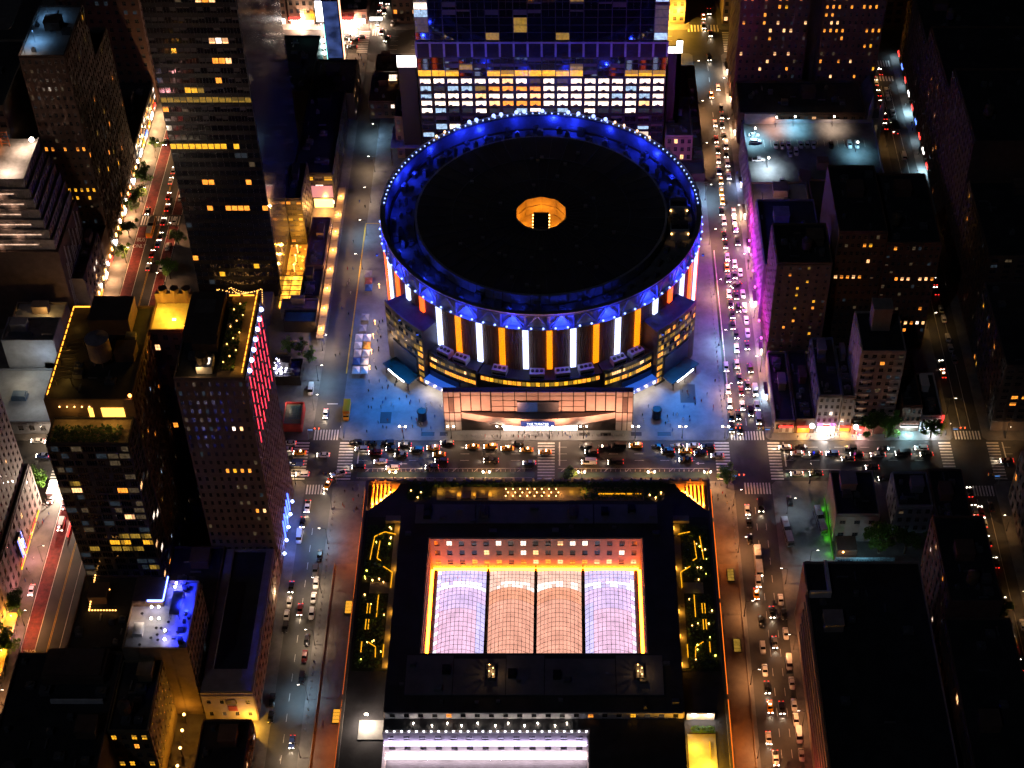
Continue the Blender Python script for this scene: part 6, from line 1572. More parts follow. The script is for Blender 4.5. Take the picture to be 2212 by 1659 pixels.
for i in range(9):
    y = 160 + i * 11
    o = tag(MB().box(170.9, 171.3, y, y + 4, 2.8, 3.9).build('shop_sign', (SIGNR, SIGNW, SIGNR, SIGNB)[i % 4]), 'lit shop sign on the far right street, %s from the near end' % nth(i), 'sign', 'far right street signs')
    if i % 2 == 0:
        lamp_light('shop_glow', 'SPOT', (169.6, y + 2, 3.6), 2600 if i in (0, 4) else 500, (0.45, 0.8, 1), None, 0.3, (0, 0, 0), 150, 0.6)
# lower right
t = B('lot_building', 'dark house with pale left wall edged in green light beside the bus lot', 105.2, 120.4, -51, -30.4, 14, PINKST, ROOF, (('f', 3, 2, litfn(0.0, seed=90), {'fh': 0.3, 'fw': 0.4}),), seed=80)
part(t, 'green_light', MB().box(104.5, 104.8, -59.5, -31, 0.3, 0.9), emis('green_strip', (0.1, 0.7, 0.02), 0.16, sample=True))
for y in (-57, -50, -43, -36):
    part_light(t, 'green_wall_light', (103.6, y, 1.2), 70, (0.1, 1, 0.02))
part(t, 'rear_shed', MB().box(106, 113, -58, -51.3, 0.14, 3.6), BRICK); part(t, 'shed_lamp', MB().ball((108, -58.4, 3.2), 0.35), HOTA); part_light(t, 'shed_lamp_glow', (108, -59, 3.4), 60, (1, 0.5, 0.2))
B('dark_house', 'dark flat-roofed house behind the avenue, right of the bus lot', 127.2, 139.5, -47, -31, 14, GREYW, ROOF, (('f', 4, 3, litfn(0.0, seed=91)), ('l', 4, 3, litfn(0.03, seed=92))), seed=81)
B('dark_house', 'dark flat-roofed corner house by the far right street crossing', 139.8, 152, -58, -30.4, 15, BRICK, ROOF, (('l', 4, 3, litfn(0.0, seed=93)),), seed=82)
B('dark_house', 'dark tall brick house with slim pink-lit edge at lower right', 133, 150, -104, -68, 33, BRICK2, ROOF, (('l', 8, 9, litfn(0.03, seed=94), {'fw': 0.4}),), seed=83)
t = B('warehouse', 'big dark-roofed warehouse with pale banded wall at lower right', 88.8, 127, -185, -83.5, 28, PINKST, ROOF, (), seed=84, clutter=4)
for z in (6, 10, 14, 18, 22, 26):
    part(t, 'wall_band', MB().box(88.3, 88.78, -184, -96, z, z + 1.5), PINKST); 
    part(t, 'band_window', MB().box(88.72, 88.79, -184, -96, z + 1.5, z + 3.6), GLASSW)
part(t, 'roof_stub', MB().box(95.5, 96.4, -98, -84.5, 28.06, 31).box(89.4, 95.5, -98, -97.2, 28.06, 31), WHITEP)
part_light(t, 'red_wash', (86.6, -158, 14), 3000, (1, 0.12, 0.08))
B('dark_flats', 'dark flats with a few tiny lit windows at the lower right edge', 131, 152, -185, -108, 30, BRICK, ROOF, (('f', 6, 6, litfn(0.05, seed=95)), ('l', 12, 6, litfn(0.05, ('amber', 'warm', 'cool'), 0.05, seed=96))), seed=85)
B('dark_flats', 'dark flats beyond the far right street at the right edge', 171.6, 222, -90, -30.5, 26, BRICK, ROOF, (('l', 14, 5, litfn(0.05, ('amber', 'warm'), 0.05, seed=97)),), seed=86)
fn = thing('graffiti_wall', 'low pale wall with blue-green graffiti at the back of the bus lot', 'wall', (115, -60.4, 0))
MB().box(105.2, 126, -60.7, -60.2, 0.14, 2.6).build('wall', mat('graffiti_pale', (0.25, 0.38, 0.42), 0.8, var=0.6, scale=1.5), fn)
gfm, gr_ = MB(), random.Random(9)
for i in range(13):
    x = 106 + i * 0.95 + (0.8 if i > 5 else 0)
    for q in range(3):
        gfm.bar((x + gr_.uniform(0, 0.7), -60.74, 0.6 + gr_.uniform(0, 0.5)), (x + gr_.uniform(0, 0.7), -60.74, 1.5 + gr_.uniform(0, 0.6)), 0.12)
gfm.build('graffiti_scrawl', mat('graffiti_ink', (0.03, 0.05, 0.07), 0.8), fn)
adopt(fn)
lamp_light('lot_wall_light', 'POINT', (114, -64, 6), 400, (0.4, 0.8, 1))
# far side of the avenue behind
for i, (x0, x1, z1, lab, m) in enumerate(((-150, -126, 40, 'lit shop block with red neon at the top left of the far avenue', BRICK), (-125, -112, 14, 'striped low shop block on the far avenue', TAN), (-111.5, -101, 20, 'block behind the big white screen on the far avenue', DARKM), (-100, -86.5, 7.2, 'red-fronted shop block on the far avenue corner', BRICK2), (-74, -40, 25, 'dark block behind the office slab, left', BRICK), (-38, 48, 30, 'dark block behind the office slab, middle', BRICK), (50, 70, 22, 'amber-lit stone block on the far avenue, right of the office slab', TAN), (88.6, 118, 26, 'tan block at the far end of the right-hand street', TAN))):
    t = B('avenue_block', lab, x0, x1, 281, 305, z1, m, ROOF, (('f', max(3, int((x1 - x0) / 3)), max(1, int(z1 / 4)), litfn(0.2, ('warm', 'white', 'amber'), 0.1, seed=100 + i)),), seed=90 + i)
    if i < 4:
        part_light(t, 'shop_light', ((x0 + x1) / 2, 278.5, 3), 9000, (1, 0.6, 0.42)); part(t, 'shop_glow', MB().box(x0 + 1, x1 - 1, 280.2, 280.55, 0.5, 3.2), emis('avenue_shop_glow', (1, 0.72, 0.58), 4, sample=True))
    if i == 6:
        part_light(t, 'wall_wash', (60, 277, 4), 9000, (1, 0.5, 0.05)); part_light(t, 'wall_wash', (67, 278, 8), 8000, (1, 0.5, 0.05))
t = thing('led_billboard', 'big white glowing screen on the far avenue', 'billboard', (-109, 280, 0))
MB().box(-111.6, -106.2, 279.9, 280.5, 0.14, 14).build('support', BLACKM, t); MB().box(-111.4, -106.4, 279.6, 279.88, 2.2, 13.6).build('screen', emis('screen_white', (0.9, 0.95, 1), 6, sample=True), t)
adopt(t)
t = thing('restaurant_sign', 'yellow arched sign on an orange panel on the far avenue', 'sign', (-115, 280, 3))
MB().box(-117.6, -112.2, 280.1, 280.5, 2.6, 6.6).build('panel', emis('panel_orange', (1, 0.4, 0.05), 1.2), t)
m = MB()
for cx in (-113.9, -112.9):
    for q in range(8):
        a0, a1 = math.pi * q / 8, math.pi * (q + 1) / 8
        m.bar((cx + 0.5 * math.cos(a0), 279.9, 4.2 + 2.0 * math.sin(a0)), (cx + 0.5 * math.cos(a1), 279.9, 4.2 + 2.0 * math.sin(a1)), 0.26)
m.build('arches', SIGNY, t); adopt(t)

# roadworks below the hotel: light tower, red-lit barrier, amber canopy
lt = thing('light_tower', 'dazzling roadworks light tower beside the white trucks', 'light tower', (-170.6, -27.5, 0.14))
MB().box(-0.9, 0.9, -0.7, 0.7, 0.3, 1.3).cyl(0, 0, 1.3, 6.5, 0.1, k=8).build('trailer', PAINTY, lt)
for x in (-0.7, 0.7):
    MB().box(x - 0.45, x + 0.45, -0.3, 0.2, 6.4, 7.1).build('lamp_panel', HOTW, lt)
lamp_light('tower_glow', 'POINT', (0, -0.8, 6.6), 16000, (1, 0.8, 0.6), lt)
lb = thing('lit_barrier', 'red glowing barrier along the bus lane beside the trucks', 'barrier', (-166, -40, 0))
for i in range(10):
    y = -54.5 + i * 2.0
    MB().box(-166.3, -166.0, y + 5.6, y + 7.4, 0.02, 1.2).build('barrier_panel', emis('barrier_red', (1, 0.05, 0.04), 2.2, sample=True), lb)
adopt(lb)
ac = thing('amber_canopy', 'amber-lit pavement canopy at the left edge below the hotel', 'canopy', (-177, -96, 0))
for i in range(8):
    y = -112 + i * 3.4
    MB().box(-179.5, -174.6, y, y + 3.25, 3.3, 3.42).build('deck_panel', mat('shed_deck', (0.3, 0.22, 0.14)), ac)
    MB().bar((-174.7, y, 0.14), (-174.7, y, 3.3), 0.15).build('post', STEEL, ac)
for y in (-109, -101, -93, -87):
    lamp_light('canopy_light', 'POINT', (-176.5, y, 5), 1300, (1, 0.42, 0.03), ac)
    MB().ball((-176.5, y, 4.3), 0.3).bar((-176.5, y, 3.4), (-176.5, y, 4.2), 0.1).build('canopy_lamp', HOTA, ac)
adopt(ac)

for i, (y0, y1, m, c, e) in enumerate(((19, 25, SIGNB, (0.5, 0.75, 1), 5200), (44, 47.5, SIGNW, (1, 0.8, 0.7), 1800), (72, 78, SIGNW, (1, 0.78, 0.6), 5200), (106, 111, SIGNP, (1, 0.6, 0.7), 2600), (128, 134, SIGNW, (1, 0.75, 0.5), 4200), (150, 153, SIGNB, (0.4, 0.55, 1), 3600), (188, 194, SIGNW, (1, 0.66, 0.4), 4200), (214, 220, SIGNO, (1, 0.6, 0.35), 4200), (236, 242, SIGNW, (1, 0.66, 0.4), 4200))):
    t = thing('storefront', 'glowing storefront on the far pavement of the right street, %s from the avenue' % nth(i), 'storefront', (88.4, (y0 + y1) / 2, 0.14), group='right street storefronts')
    MB().box(88.0, 88.3, y0, y1, 0.6, 3.0).build('lit_window', emis('storefront_glow', (1, 0.75, 0.55), 4), t)
    MB().box(87.8, 88.3, y0, y1, 3.1, 3.9).build('sign_box', m, t)
    MB().box(86.9, 88.3, y0 - 0.2, y1 + 0.2, 4.0, 4.15).build('awning', DARKM, t)
    lamp_light('storefront_light', 'SPOT', (87.0, (y0 + y1) / 2, 3.6), e * 0.55, c, t, 0.3, (0, 0, 0), 160, 0.6)
    adopt(t)
for i, (x, c, e) in enumerate(((-122, (1, 0.45, 0.25), 4200), (-106, (1, 0.7, 0.55), 6500), (-96, (1, 0.7, 0.6), 6500), (-82, (1, 0.6, 0.35), 3200))):
    t = thing('marquee_sign', 'bright marquee over the far avenue pavement, %s from the left' % nth(i), 'sign', (x, 279.2, 3.6), group='far avenue marquees')
    MB().box(-3, 3, -0.7, 0.8, 0, 0.9).build('box', SIGNR if i % 2 == 0 else SIGNW, t)
    MB().box(-2.8, 2.8, -0.6, 0.7, -0.12, -0.01).build('soffit_light', HOTW, t)
    lamp_light('soffit_glow', 'SPOT', (0, -1.2, -0.3), e, c, t, 0.3, (0, 0, 0), 165, 0.6)

for i in range(22):
    y = 66 + i * 4.6
    o = tag(MB().box(-0.2, 0.25, -0.35, 0.35, 0, 1.6).build('arcade_lamp', HOTA if i % 3 else HOTW), 'wall lamp on the arcade along the bus-lane street, %s from the near end' % nth(i), 'lamp', 'arcade lamps')
    o.location = (-178.1, y, 4.6)

# ------------------------------------------------------------------ street lamps
def copy_tree(o, parent=None):
    c = o.copy()
    col.objects.link(c)
    if parent is not None:
        c.parent = parent
        c.matrix_parent_inverse = o.matrix_parent_inverse.copy()
    for ch in o.children:
        copy_tree(ch, c)
    return c
pole_m = MB().cyl(0, 0, 0, 0.9, 0.22, 0.16, 10).cyl(0, 0, 0.9, 8.2, 0.11, 0.07, 8)
pole_m.bar((0, 0, 7.9), (1.9, 0, 8.75), 0.1)
POLE = pole_m.mesh('pole', mat('lamp_pole', (0.06, 0.06, 0.06), 0.5))
HEAD = MB().box(1.7, 2.6, -0.2, 0.2, 8.66, 8.84).mesh('lamp_head', STEEL)
LENS = MB().box(1.75, 2.55, -0.17, 0.17, 8.58, 8.655).mesh('lens', HOTW)
twin_m = MB().cyl(0, 0, 0, 1.0, 0.25, 0.18, 10).cyl(0, 0, 1.0, 6.3, 0.12, 0.09, 8)
for s in (-1, 1):
    twin_m.bar((0, 0, 5.7), (s * 1.15, 0, 6.0), 0.1).bar((s * 1.15, 0, 6.0), (s * 1.15, 0, 6.15), 0.1)
TWIN = twin_m.mesh('pole', mat('lamp_pole', (0.06, 0.06, 0.06)))
GLOBE = MB().ball((0, 0, 0), 0.32, k=10, h=8).mesh('globe', HOTW)
def street_lamp(x, y, rz, e, c, lab, grp):
    t = thing('street_lamp', lab, 'street lamp', (x, y, 0.14), rz, grp)
    link('pole', POLE, t); link('lamp_head', HEAD, t); link('lens', LENS, t)
    lamp_light('lamp_glow', 'SPOT', (2.2, 0, 8.3), e * 1.3, (c[0], c[1] * 0.82, c[2] * 0.6) if c[0] > 0.9 else c, t, 0.25, (0, 0, 0), 150, 1.0)
def twin_lamp(x, y, e, c, lab):
    t = thing('twin_street_lamp', lab, 'street lamp', (x, y, 0.14), 0, 'twin street lamps on the avenue')
    link('pole', TWIN, t)
    for s in (-1, 1):
        link('globe', GLOBE, t, (s * 1.15, 0, 6.4))
    lamp_light('lamp_glow', 'SPOT', (0, 0, 6.9), e * 1.8, (c[0], c[1] * 0.86, c[2] * 0.7), t, 0.3, (0, 0, 0), 150, 0.7)
for i, x in enumerate((-50, -32, -13.6, 4.8, 17.6, 37, 54.6, 70.6)):
    twin_lamp(x, -0.7, 480, (1, 0.78, 0.58), '%s twin-globe lamp from the left on the arena side of the avenue' % nth(i))
for i, x in enumerate((-52, -18, 16.6, 42, 62.4)):
    twin_lamp(x, -23.6, 2300, (1, 0.56, 0.26), '%s twin-globe lamp from the left on the hall side of the avenue' % nth(i))
def row(xs, ys, rz, e, c, name, grp):
    for i, y in enumerate(ys):
        street_lamp(xs, y, rz, e, (0.42, 0.72, 1) if (i % 3 == 1 and xs in (-73.4, -85.2, -73.6, 71.8)) else c, '%s arm lamp from the near end, %s' % (nth(i), name), grp)
row(-73.4, (-140, -118, -96, -74, -52, -36), math.pi, 1900, (1, 0.9, 0.8), 'hall side of the left street', 'left street lamps')
row(-85.2, (14, 30, 47), 0, 2000, (1, 0.9, 0.85), 'outer side of the left street', 'left street lamps')
row(-73.6, (96, 118, 140, 162, 186, 212, 240), math.pi, 2000, (1, 0.82, 0.65), 'arena side of the left street', 'left street lamps')
row(71.6, (-140, -112, -84, -56, -34), 0, 2400, (1, 0.52, 0.25), 'hall side of the right street', 'right street lamps')
row(87.0, (-128, -98, -70), math.pi, 1600, (1, 0.5, 0.24), 'warehouse side of the right street', 'right street lamps')
row(71.8, (20, 50, 80, 112, 142, 172, 204, 236), 0, 4200, (1, 0.58, 0.32), 'arena side of the right street', 'right street lamps')
row(87.0, (35, 66, 96, 128, 190, 222), math.pi, 3600, (1, 0.6, 0.36), 'far side of the right street', 'right street lamps')
row(156, (12, 60, 120, 180, 230), 0, 420, (1, 0.66, 0.24), 'near side of the far right street', 'far right street lamps')
row(168, (-120, -80, -46), math.pi, 600, (1, 0.6, 0.25), 'outer side of the far right street', 'far right street lamps')
row(-153.4, (20, 52, 84, 116, 150, 182), math.pi, 1500, (1, 0.6, 0.36), 'tower side of the bus-lane street', 'bus-lane street lamps')
row(-172.6, (-120, -88, -60, 36, 68, 100, 140, 172, 204), 0, 2000, (1, 0.52, 0.26), 'outer side of the bus-lane street', 'bus-lane street lamps')
for i, (x, y, rz, e, c) in enumerate(((110, -0.6, -math.pi / 2, 900, (0.6, 0.8, 1)), (136, -0.6, -math.pi / 2, 700, (0.5, 0.85, 1)), (154, 1.0, -math.pi / 2, 1300, (1, 0.66, 0.25)), (176, -0.6, -math.pi / 2, 600, (1, 0.6, 0.25)), (100, -23.4, math.pi / 2, 700, (1, 0.72, 0.45)), (-88, -23.6, math.pi / 2, 1200, (1, 0.75, 0.5)), (-72.5, -0.6, -math.pi / 2, 1500, (1, 0.76, 0.55)), (88, -0.6, -math.pi / 2, 1500, (1, 0.72, 0.5)), (-184, -0.5, -math.pi / 2, 1600, (1, 0.85, 0.75)), (-150, -0.8, -math.pi / 2, 900, (1, 0.7, 0.5)))):
    street_lamp(x, y, rz, e, c, 'arm street lamp over the avenue, %s in the row of ten' % nth(i), 'avenue arm lamps')
for i, x in enumerate((-140, -112, -94, -60, 60, 94, 118)):
    street_lamp(x, 254, math.pi / 2, 2200, (1, 0.72, 0.55), 'arm street lamp over the far avenue, %s from the left' % nth(i), 'far avenue lamps')
for i, (x, y, e) in enumerate(((96, -62, 1100), (90.5, -38, 700))):
    street_lamp(x, y, 0, e, (0.55, 0.8, 1), 'cool lamp post in the bus lot, %s one' % ('near', 'far')[i], 'bus lot lamps')

# ------------------------------------------------------------------ traffic signals and signs
def signal(x, y, rz, lab):
    t = thing('traffic_signal', lab, 'traffic light', (x, y, 0.14), rz, 'traffic signals')
    MB().cyl(0, 0, 0, 5.6, 0.12, 0.09, 8).bar((0, 0, 5.5), (4.6, 0, 5.9), 0.12).build('mast', STEEL, t)
    for q in (2.8, 4.4):
        h = MB().box(q - 0.2, q + 0.2, -0.2, 0.2, 4.9, 5.9).build('signal_head', mat('signal_yellow', (0.4, 0.25, 0.02), 0.6), t)
        MB().ball((q, -0.24, 5.65), 0.17).build('signal_light', emis('signal_red', (1, 0.05, 0.02), 12), h)
    MB().box(0.2, 1.9, -0.03, 0.03, 4.4, 4.85).build('street_plate', emis('plate_blue', (0.1, 0.3, 0.8), 0.7), t)
for a in ((-85.6, -0.8, 0, 'traffic signal by the red-edged kiosk'), (-72.8, -23.4, math.pi, 'traffic signal at the left corner of the hall'), (71.6, -0.4, 0, 'traffic signal at the right plaza corner'), (71.2, -24, 0, 'traffic signal at the right corner of the hall'),
          (87.4, -0.6, math.pi, 'traffic signal by the low corner shop'), (155.6, -0.4, 0, 'traffic signal by the white corner house'), (-172.8, -24, 0, 'traffic signal by the street tree below the hotel'), (-85.4, 276.4, 0, 'traffic signal on the far avenue'), (169, -24, math.pi, 'traffic signal across the far right street')):
    signal(*a)

# ------------------------------------------------------------------ trees
def leaf_crown(name, r, h, n, m, seed):
    rg = random.Random(seed)
    mb = MB()
    clumps = [(rg.gauss(0, r * 0.42), rg.gauss(0, r * 0.42), rg.uniform(-h * 0.32, h * 0.4), rg.uniform(0.25, 0.5) * r) for _ in range(16)]
    for i in range(n):
        c = clumps[rg.randrange(len(clumps))]
        d = Vector((rg.gauss(0, 1), rg.gauss(0, 1), rg.gauss(0, 1))).normalized() * c[3] * rg.uniform(0.5, 1.05)
        p = Vector(c[:3]) + d
        a, t = rg.uniform(0, 6.28), rg.uniform(-0.6, 0.9)
        s = rg.uniform(0.14, 0.27)
        u = Vector((math.cos(a), math.sin(a), t)).normalized() * s
        v = u.cross(Vector((rg.uniform(-1, 1), rg.uniform(-1, 1), 1))).normalized() * s * 0.6
        mb.quad(tuple(p - u), tuple(p + v), tuple(p + u), tuple(p - v))
    return mb.mesh(name, m)
LEAF2 = mat('leaves_bright', (0.12, 0.26, 0.035), 0.6, var=0.4, scale=1.5)
CROWN = [leaf_crown('crown', 3.0, 5.5, 2200, LEAF2, 1), leaf_crown('crown', 2.6, 5.0, 1900, LEAF, 2)]
def trunk_mesh(seed):
    rg = random.Random(seed)
    m = MB().cyl(0, 0, 0, 2.6, 0.22, 0.15, 8)
    for i in range(6):
        a = rg.uniform(0, 6.28)
        p = Vector((0, 0, rg.uniform(1.9, 2.6)))
        q = p + Vector((math.cos(a) * rg.uniform(0.8, 1.7), math.sin(a) * rg.uniform(0.8, 1.7), rg.uniform(1.2, 2.4)))
        m.bar(p, q, 0.12)
        m.bar(q, q + Vector((rg.uniform(-0.6, 0.6), rg.uniform(-0.6, 0.6), 0.9)), 0.07)
    return m.mesh('trunk', BARK)
TRUNK = [trunk_mesh(1), trunk_mesh(2)]
TREES = [(-174.6, 152, 1.2, 'leafy street tree by the yellow lit store, upper of three'), (-174.2, 141, 1.1, 'leafy street tree by the yellow lit store, middle of three'), (-174.6, 133.5, 1.0, 'leafy street tree by the yellow lit store, lowest of three'),
         (-174.4, 117, 1.0, 'yellow-green street tree at the red bus lane crossing'), (-174.6, 103, 0.9, 'small street tree on the outer pavement below the crossing'), (-152.6, 112, 1.0, 'dark street tree on the tower side of the bus-lane street'), (-152.4, 90, 1.1, 'street tree by the parked white cars of the bus-lane street'), (-173.5, 177, 0.9, 'street tree far up the bus-lane street'),
         (-180.5, -25.6, 1.1, 'bright green tree on the corner below the hotel'), (-175.4, -82, 1.2, 'dark tree on the hotel pavement, upper one'), (-175.6, -100, 1.3, 'dark tree on the hotel pavement, lower one'),
         (11.5, -22.9, 0.9, 'small green tree at the middle crossing of the avenue'), (70.0, -23.6, 1.0, 'green street tree at the right corner of the hall'), (126, 0.3, 1.5, 'large dark tree before the avenue shops'), (131, -0.2, 1.3, 'dark tree beside the large tree before the avenue shops'), (148, -0.2, 1.2, 'dark tree before the white corner house'),
         (121, -56, 1.5, 'dark tree behind the graffiti wall, left one'), (130, -56.5, 1.4, 'dark tree behind the graffiti wall, right one'), (154.6, -86, 1.4, 'dark street tree on the far right street, upper one'), (154.4, -100, 1.5, 'dark street tree on the far right street, middle one'), (154.8, -112, 1.4, 'dark street tree on the far right street, lower one'),
         (169.8, 85, 1.2, 'dark street tree beside the far right street, by the dark towers'), (-98, 46, 0.8, 'round clipped tree on the small plaza, left one'), (-93, 44.8, 0.8, 'round clipped tree on the small plaza, right one'), (-89.8, 40, 0.8, 'clipped tree at the street edge of the small plaza'), (154.4, 88, 1.2, 'dark tree at the bend of the far right street')]
for i, (x, y, s, lab) in enumerate(TREES):
    t = thing('street_tree', lab, 'tree', (x, y, 0.14), i * 1.3, 'street trees')
    t.scale = (s * 1.25, s * 1.25, s * 1.2)
    link('trunk', TRUNK[i % 2], t); link('crown', CROWN[i % 2], t, (0, 0, 4.3))

# ------------------------------------------------------------------ vehicles
PAINT = {'w': ('white', (0.72, 0.7, 0.68)), 'k': ('black', (0.012, 0.012, 0.014)), 'g': ('grey', (0.13, 0.13, 0.14)), 'o': ('silver', (0.4, 0.4, 0.41)), 'r': ('dark red', (0.16, 0.012, 0.012)), 'l': ('dark blue', (0.03, 0.06, 0.2)), 'y': ('yellow', (0.95, 0.36, 0.01))}
CARG = mat('car_glass', (0.01, 0.011, 0.013), 0.06, var=0, spec=0.8)
RUB = mat('tyre_rubber', (0.015, 0.015, 0.015), 0.85, var=0)
HL_ON = emis('headlight_on', (1, 0.86, 0.7), 26); TL_ON = emis('taillight_on', (1, 0.03, 0.02), 3.0)
HL_OFF = mat('headlight_off', (0.4, 0.4, 0.4), 0.2, var=0); TL_OFF = mat('taillight_off', (0.2, 0.01, 0.01), 0.3, var=0)
SIGNT_ = emis('taxi_roof_sign', (1, 0.95, 0.85), 6)
SPEC = {  # length, width, sections (x, halfwidth, zbottom, ztop), cabin (x0b, x1b, x0t, x1t, zb, zt), wheel x
    's': (4.8, 1.86, [(-2.4, 0.72, 0.35, 0.86), (-2.25, 0.88, 0.24, 0.98), (-1.3, 0.93, 0.2, 1.0), (0.0, 0.93, 0.2, 0.98), (1.0, 0.92, 0.2, 0.94), (1.95, 0.88, 0.22, 0.84), (2.4, 0.66, 0.34, 0.66)], (-1.85, 1.05, -1.15, 0.3, 0.97, 1.43)),
    'u': (4.9, 1.95, [(-2.45, 0.84, 0.38, 1.0), (-2.35, 0.94, 0.3, 1.12), (-1.2, 0.97, 0.28, 1.14), (0.2, 0.97, 0.28, 1.12), (1.1, 0.95, 0.28, 1.08), (2.1, 0.9, 0.3, 0.98), (2.45, 0.72, 0.4, 0.8)], (-2.3, 1.05, -2.05, 0.35, 1.12, 1.76)),
    'v': (5.7, 2.02, [(-2.85, 0.95, 0.36, 1.25), (-2.75, 1.0, 0.3, 1.3), (0.0, 1.01, 0.28, 1.3), (1.6, 1.0, 0.28, 1.25), (2.5, 0.94, 0.3, 1.05), (2.85, 0.78, 0.4, 0.85)], (-2.78, 2.0, -2.7, 1.35, 1.28, 2.3)),
    'p': (5.6, 1.98, [(-2.8, 0.92, 0.4, 0.98), (-2.7, 0.96, 0.34, 1.04), (-0.6, 0.97, 0.3, 1.06), (0.4, 0.97, 0.3, 1.06), (1.4, 0.95, 0.3, 1.02), (2.5, 0.92, 0.34, 0.95), (2.8, 0.78, 0.42, 0.8)], (-0.75, 1.25, -0.5, 0.7, 1.05, 1.72)),
}
CM = {}
def hull(mb, secs, m=0):
    n0 = len(mb.v)
    K = 8
    for x, w, z0, z1 in secs:
        zm = z0 + (z1 - z0) * 0.62
        for p in ((-w * 0.86, z0), (-w, z0 + 0.16), (-w, zm), (-w * 0.88, z1), (w * 0.88, z1), (w, zm), (w, z0 + 0.16), (w * 0.86, z0)):
            mb.v.append((x, p[0], p[1]))
    for i in range(len(secs) - 1):
        for k in range(K):
            a, b = n0 + i * K + k, n0 + i * K + (k + 1) % K
            mb.f.append((a, b, b + K, a + K)); mb.m.append(m)
    mb.f.append(tuple(n0 + k for k in reversed(range(K)))); mb.m.append(m)
    mb.f.append(tuple(n0 + (len(secs) - 1) * K + k for k in range(K))); mb.m.append(m)
def frustum(mb, x0b, x1b, x0t, x1t, zb, zt, wb, wt, m=0):
    n = len(mb.v)
    mb.v += [(x0b, -wb, zb), (x1b, -wb, zb), (x1b, wb, zb), (x0b, wb, zb), (x0t, -wt, zt), (x1t, -wt, zt), (x1t, wt, zt), (x0t, wt, zt)]
    for f in ((0, 1, 5, 4), (1, 2, 6, 5), (2, 3, 7, 6), (3, 0, 4, 7), (4, 5, 6, 7)):
        mb.f.append(tuple(n + i for i in f)); mb.m.append(m)
def car_parts(kind, colk):
    key = kind + colk
    if key in CM:
        return CM[key]
    pm = mat('car_paint_' + PAINT[colk][0].replace(' ', '_'), PAINT[colk][1], 0.35, var=0, spec=0.5, coat=0.4)
    L, W, secs, cab = SPEC[kind]
    b = MB(); hull(b, secs)
    if kind == 'p':
        b.box(-2.6, -0.8, -0.8, 0.8, 1.0, 1.07, 1)
    body = b.mesh('body', [pm, RUB], True)
    g = MB(); frustum(g, *cab, W / 2 * 0.93, W / 2 * 0.8)
    glass = g.mesh('windows', CARG)
    r = MB()
    x0b, x1b, x0t, x1t, zb, zt = cab
    r.box(x0t - 0.05, x1t + 0.05, -W / 2 * 0.8, W / 2 * 0.8, zt - 0.02, zt + 0.06)
    if kind == 'v':
        r.box(x0t, x1t - 1.5, -W / 2 * 0.93, -W / 2 * 0.8, zb - 0.2, zt); r.box(x0t, x1t - 1.5, W / 2 * 0.8, W / 2 * 0.93, zb - 0.2, zt)
    else:
        for sx in (-1, 1):
            r.bar((x0t, sx * W / 2 * 0.8, zt), (x0b, sx * W / 2 * 0.94, zb), 0.09); r.bar((x1t, sx * W / 2 * 0.8, zt), (x1b, sx * W / 2 * 0.94, zb), 0.08)
            xm = (x0b + x1b) / 2 - 0.1
            r.bar((xm, sx * W / 2 * 0.81, zt), (xm, sx * W / 2 * 0.95, zb), 0.09)
    roof = r.mesh('roof', pm)
    CM[key] = (body, glass, roof)
    return CM[key]
wm = MB()
k = 12
for y0, y1, rr, mi in ((-0.11, 0.11, 0.34, 0), (-0.12, 0.12, 0.2, 1)):
    n = len(wm.v)
    for yy in (y0, y1):
        for i in range(k):
            a = 2 * math.pi * i / k
            wm.v.append((rr * math.cos(a), yy, rr * math.sin(a)))
    for i in range(k):
        j = (i + 1) % k
        wm.f.append((n + i, n + j, n + k + j, n + k + i)); wm.m.append(mi)
    wm.f.append(tuple(n + i for i in range(k))); wm.m.append(mi)
    wm.f.append(tuple(n + k + i for i in reversed(range(k)))); wm.m.append(mi)
WHEEL = wm.mesh('wheel', [RUB, STEEL])
def lens(on, front):
    key = ('l', on, front)
    if key not in CM:
        CM[key] = MB().box(-0.06, 0.06, -0.24, 0.24, -0.1, 0.1).mesh('lens', (HL_ON if on else HL_OFF) if front else (TL_ON if on else TL_OFF))
    return CM[key]
def car(t, kind, colk, on):
    L, W, secs, cab = SPEC[kind]
    body, glass, roof = car_parts(kind, colk)
    link('body', body, t); link('windows', glass, t); link('roof', roof, t)
    for sx in (-1, 1):
        for fx in (-0.3, 0.31):
            link('wheel', WHEEL, t, (L * fx, sx * (W / 2 - 0.1), 0.34))
        link('headlight', lens(on, True), t, (secs[-1][0] - 0.12, sx * secs[-1][1] * 0.86, secs[-1][3] - 0.02))
        link('taillight', lens(on, False), t, (secs[0][0] - 0.02, sx * secs[0][1] * 0.85, secs[0][3] - 0.05))
    if on and BEAM[0]:
        lamp_light('headlight_beam', 'SPOT', (L / 2 + 0.25, 0, 0.75), 260, (1, 0.78, 0.55), t, 0.2, (R(90 - 14), 0, R(-90)), 95, 0.9)
    if colk == 'y':
        link('roof_sign', CM.setdefault('sign', MB().box(-0.18, 0.18, -0.4, 0.4, 0, 0.22).mesh('roof_sign', SIGNT_)), t, ((cab[2] + cab[3]) / 2, 0, cab[5] + 0.06))
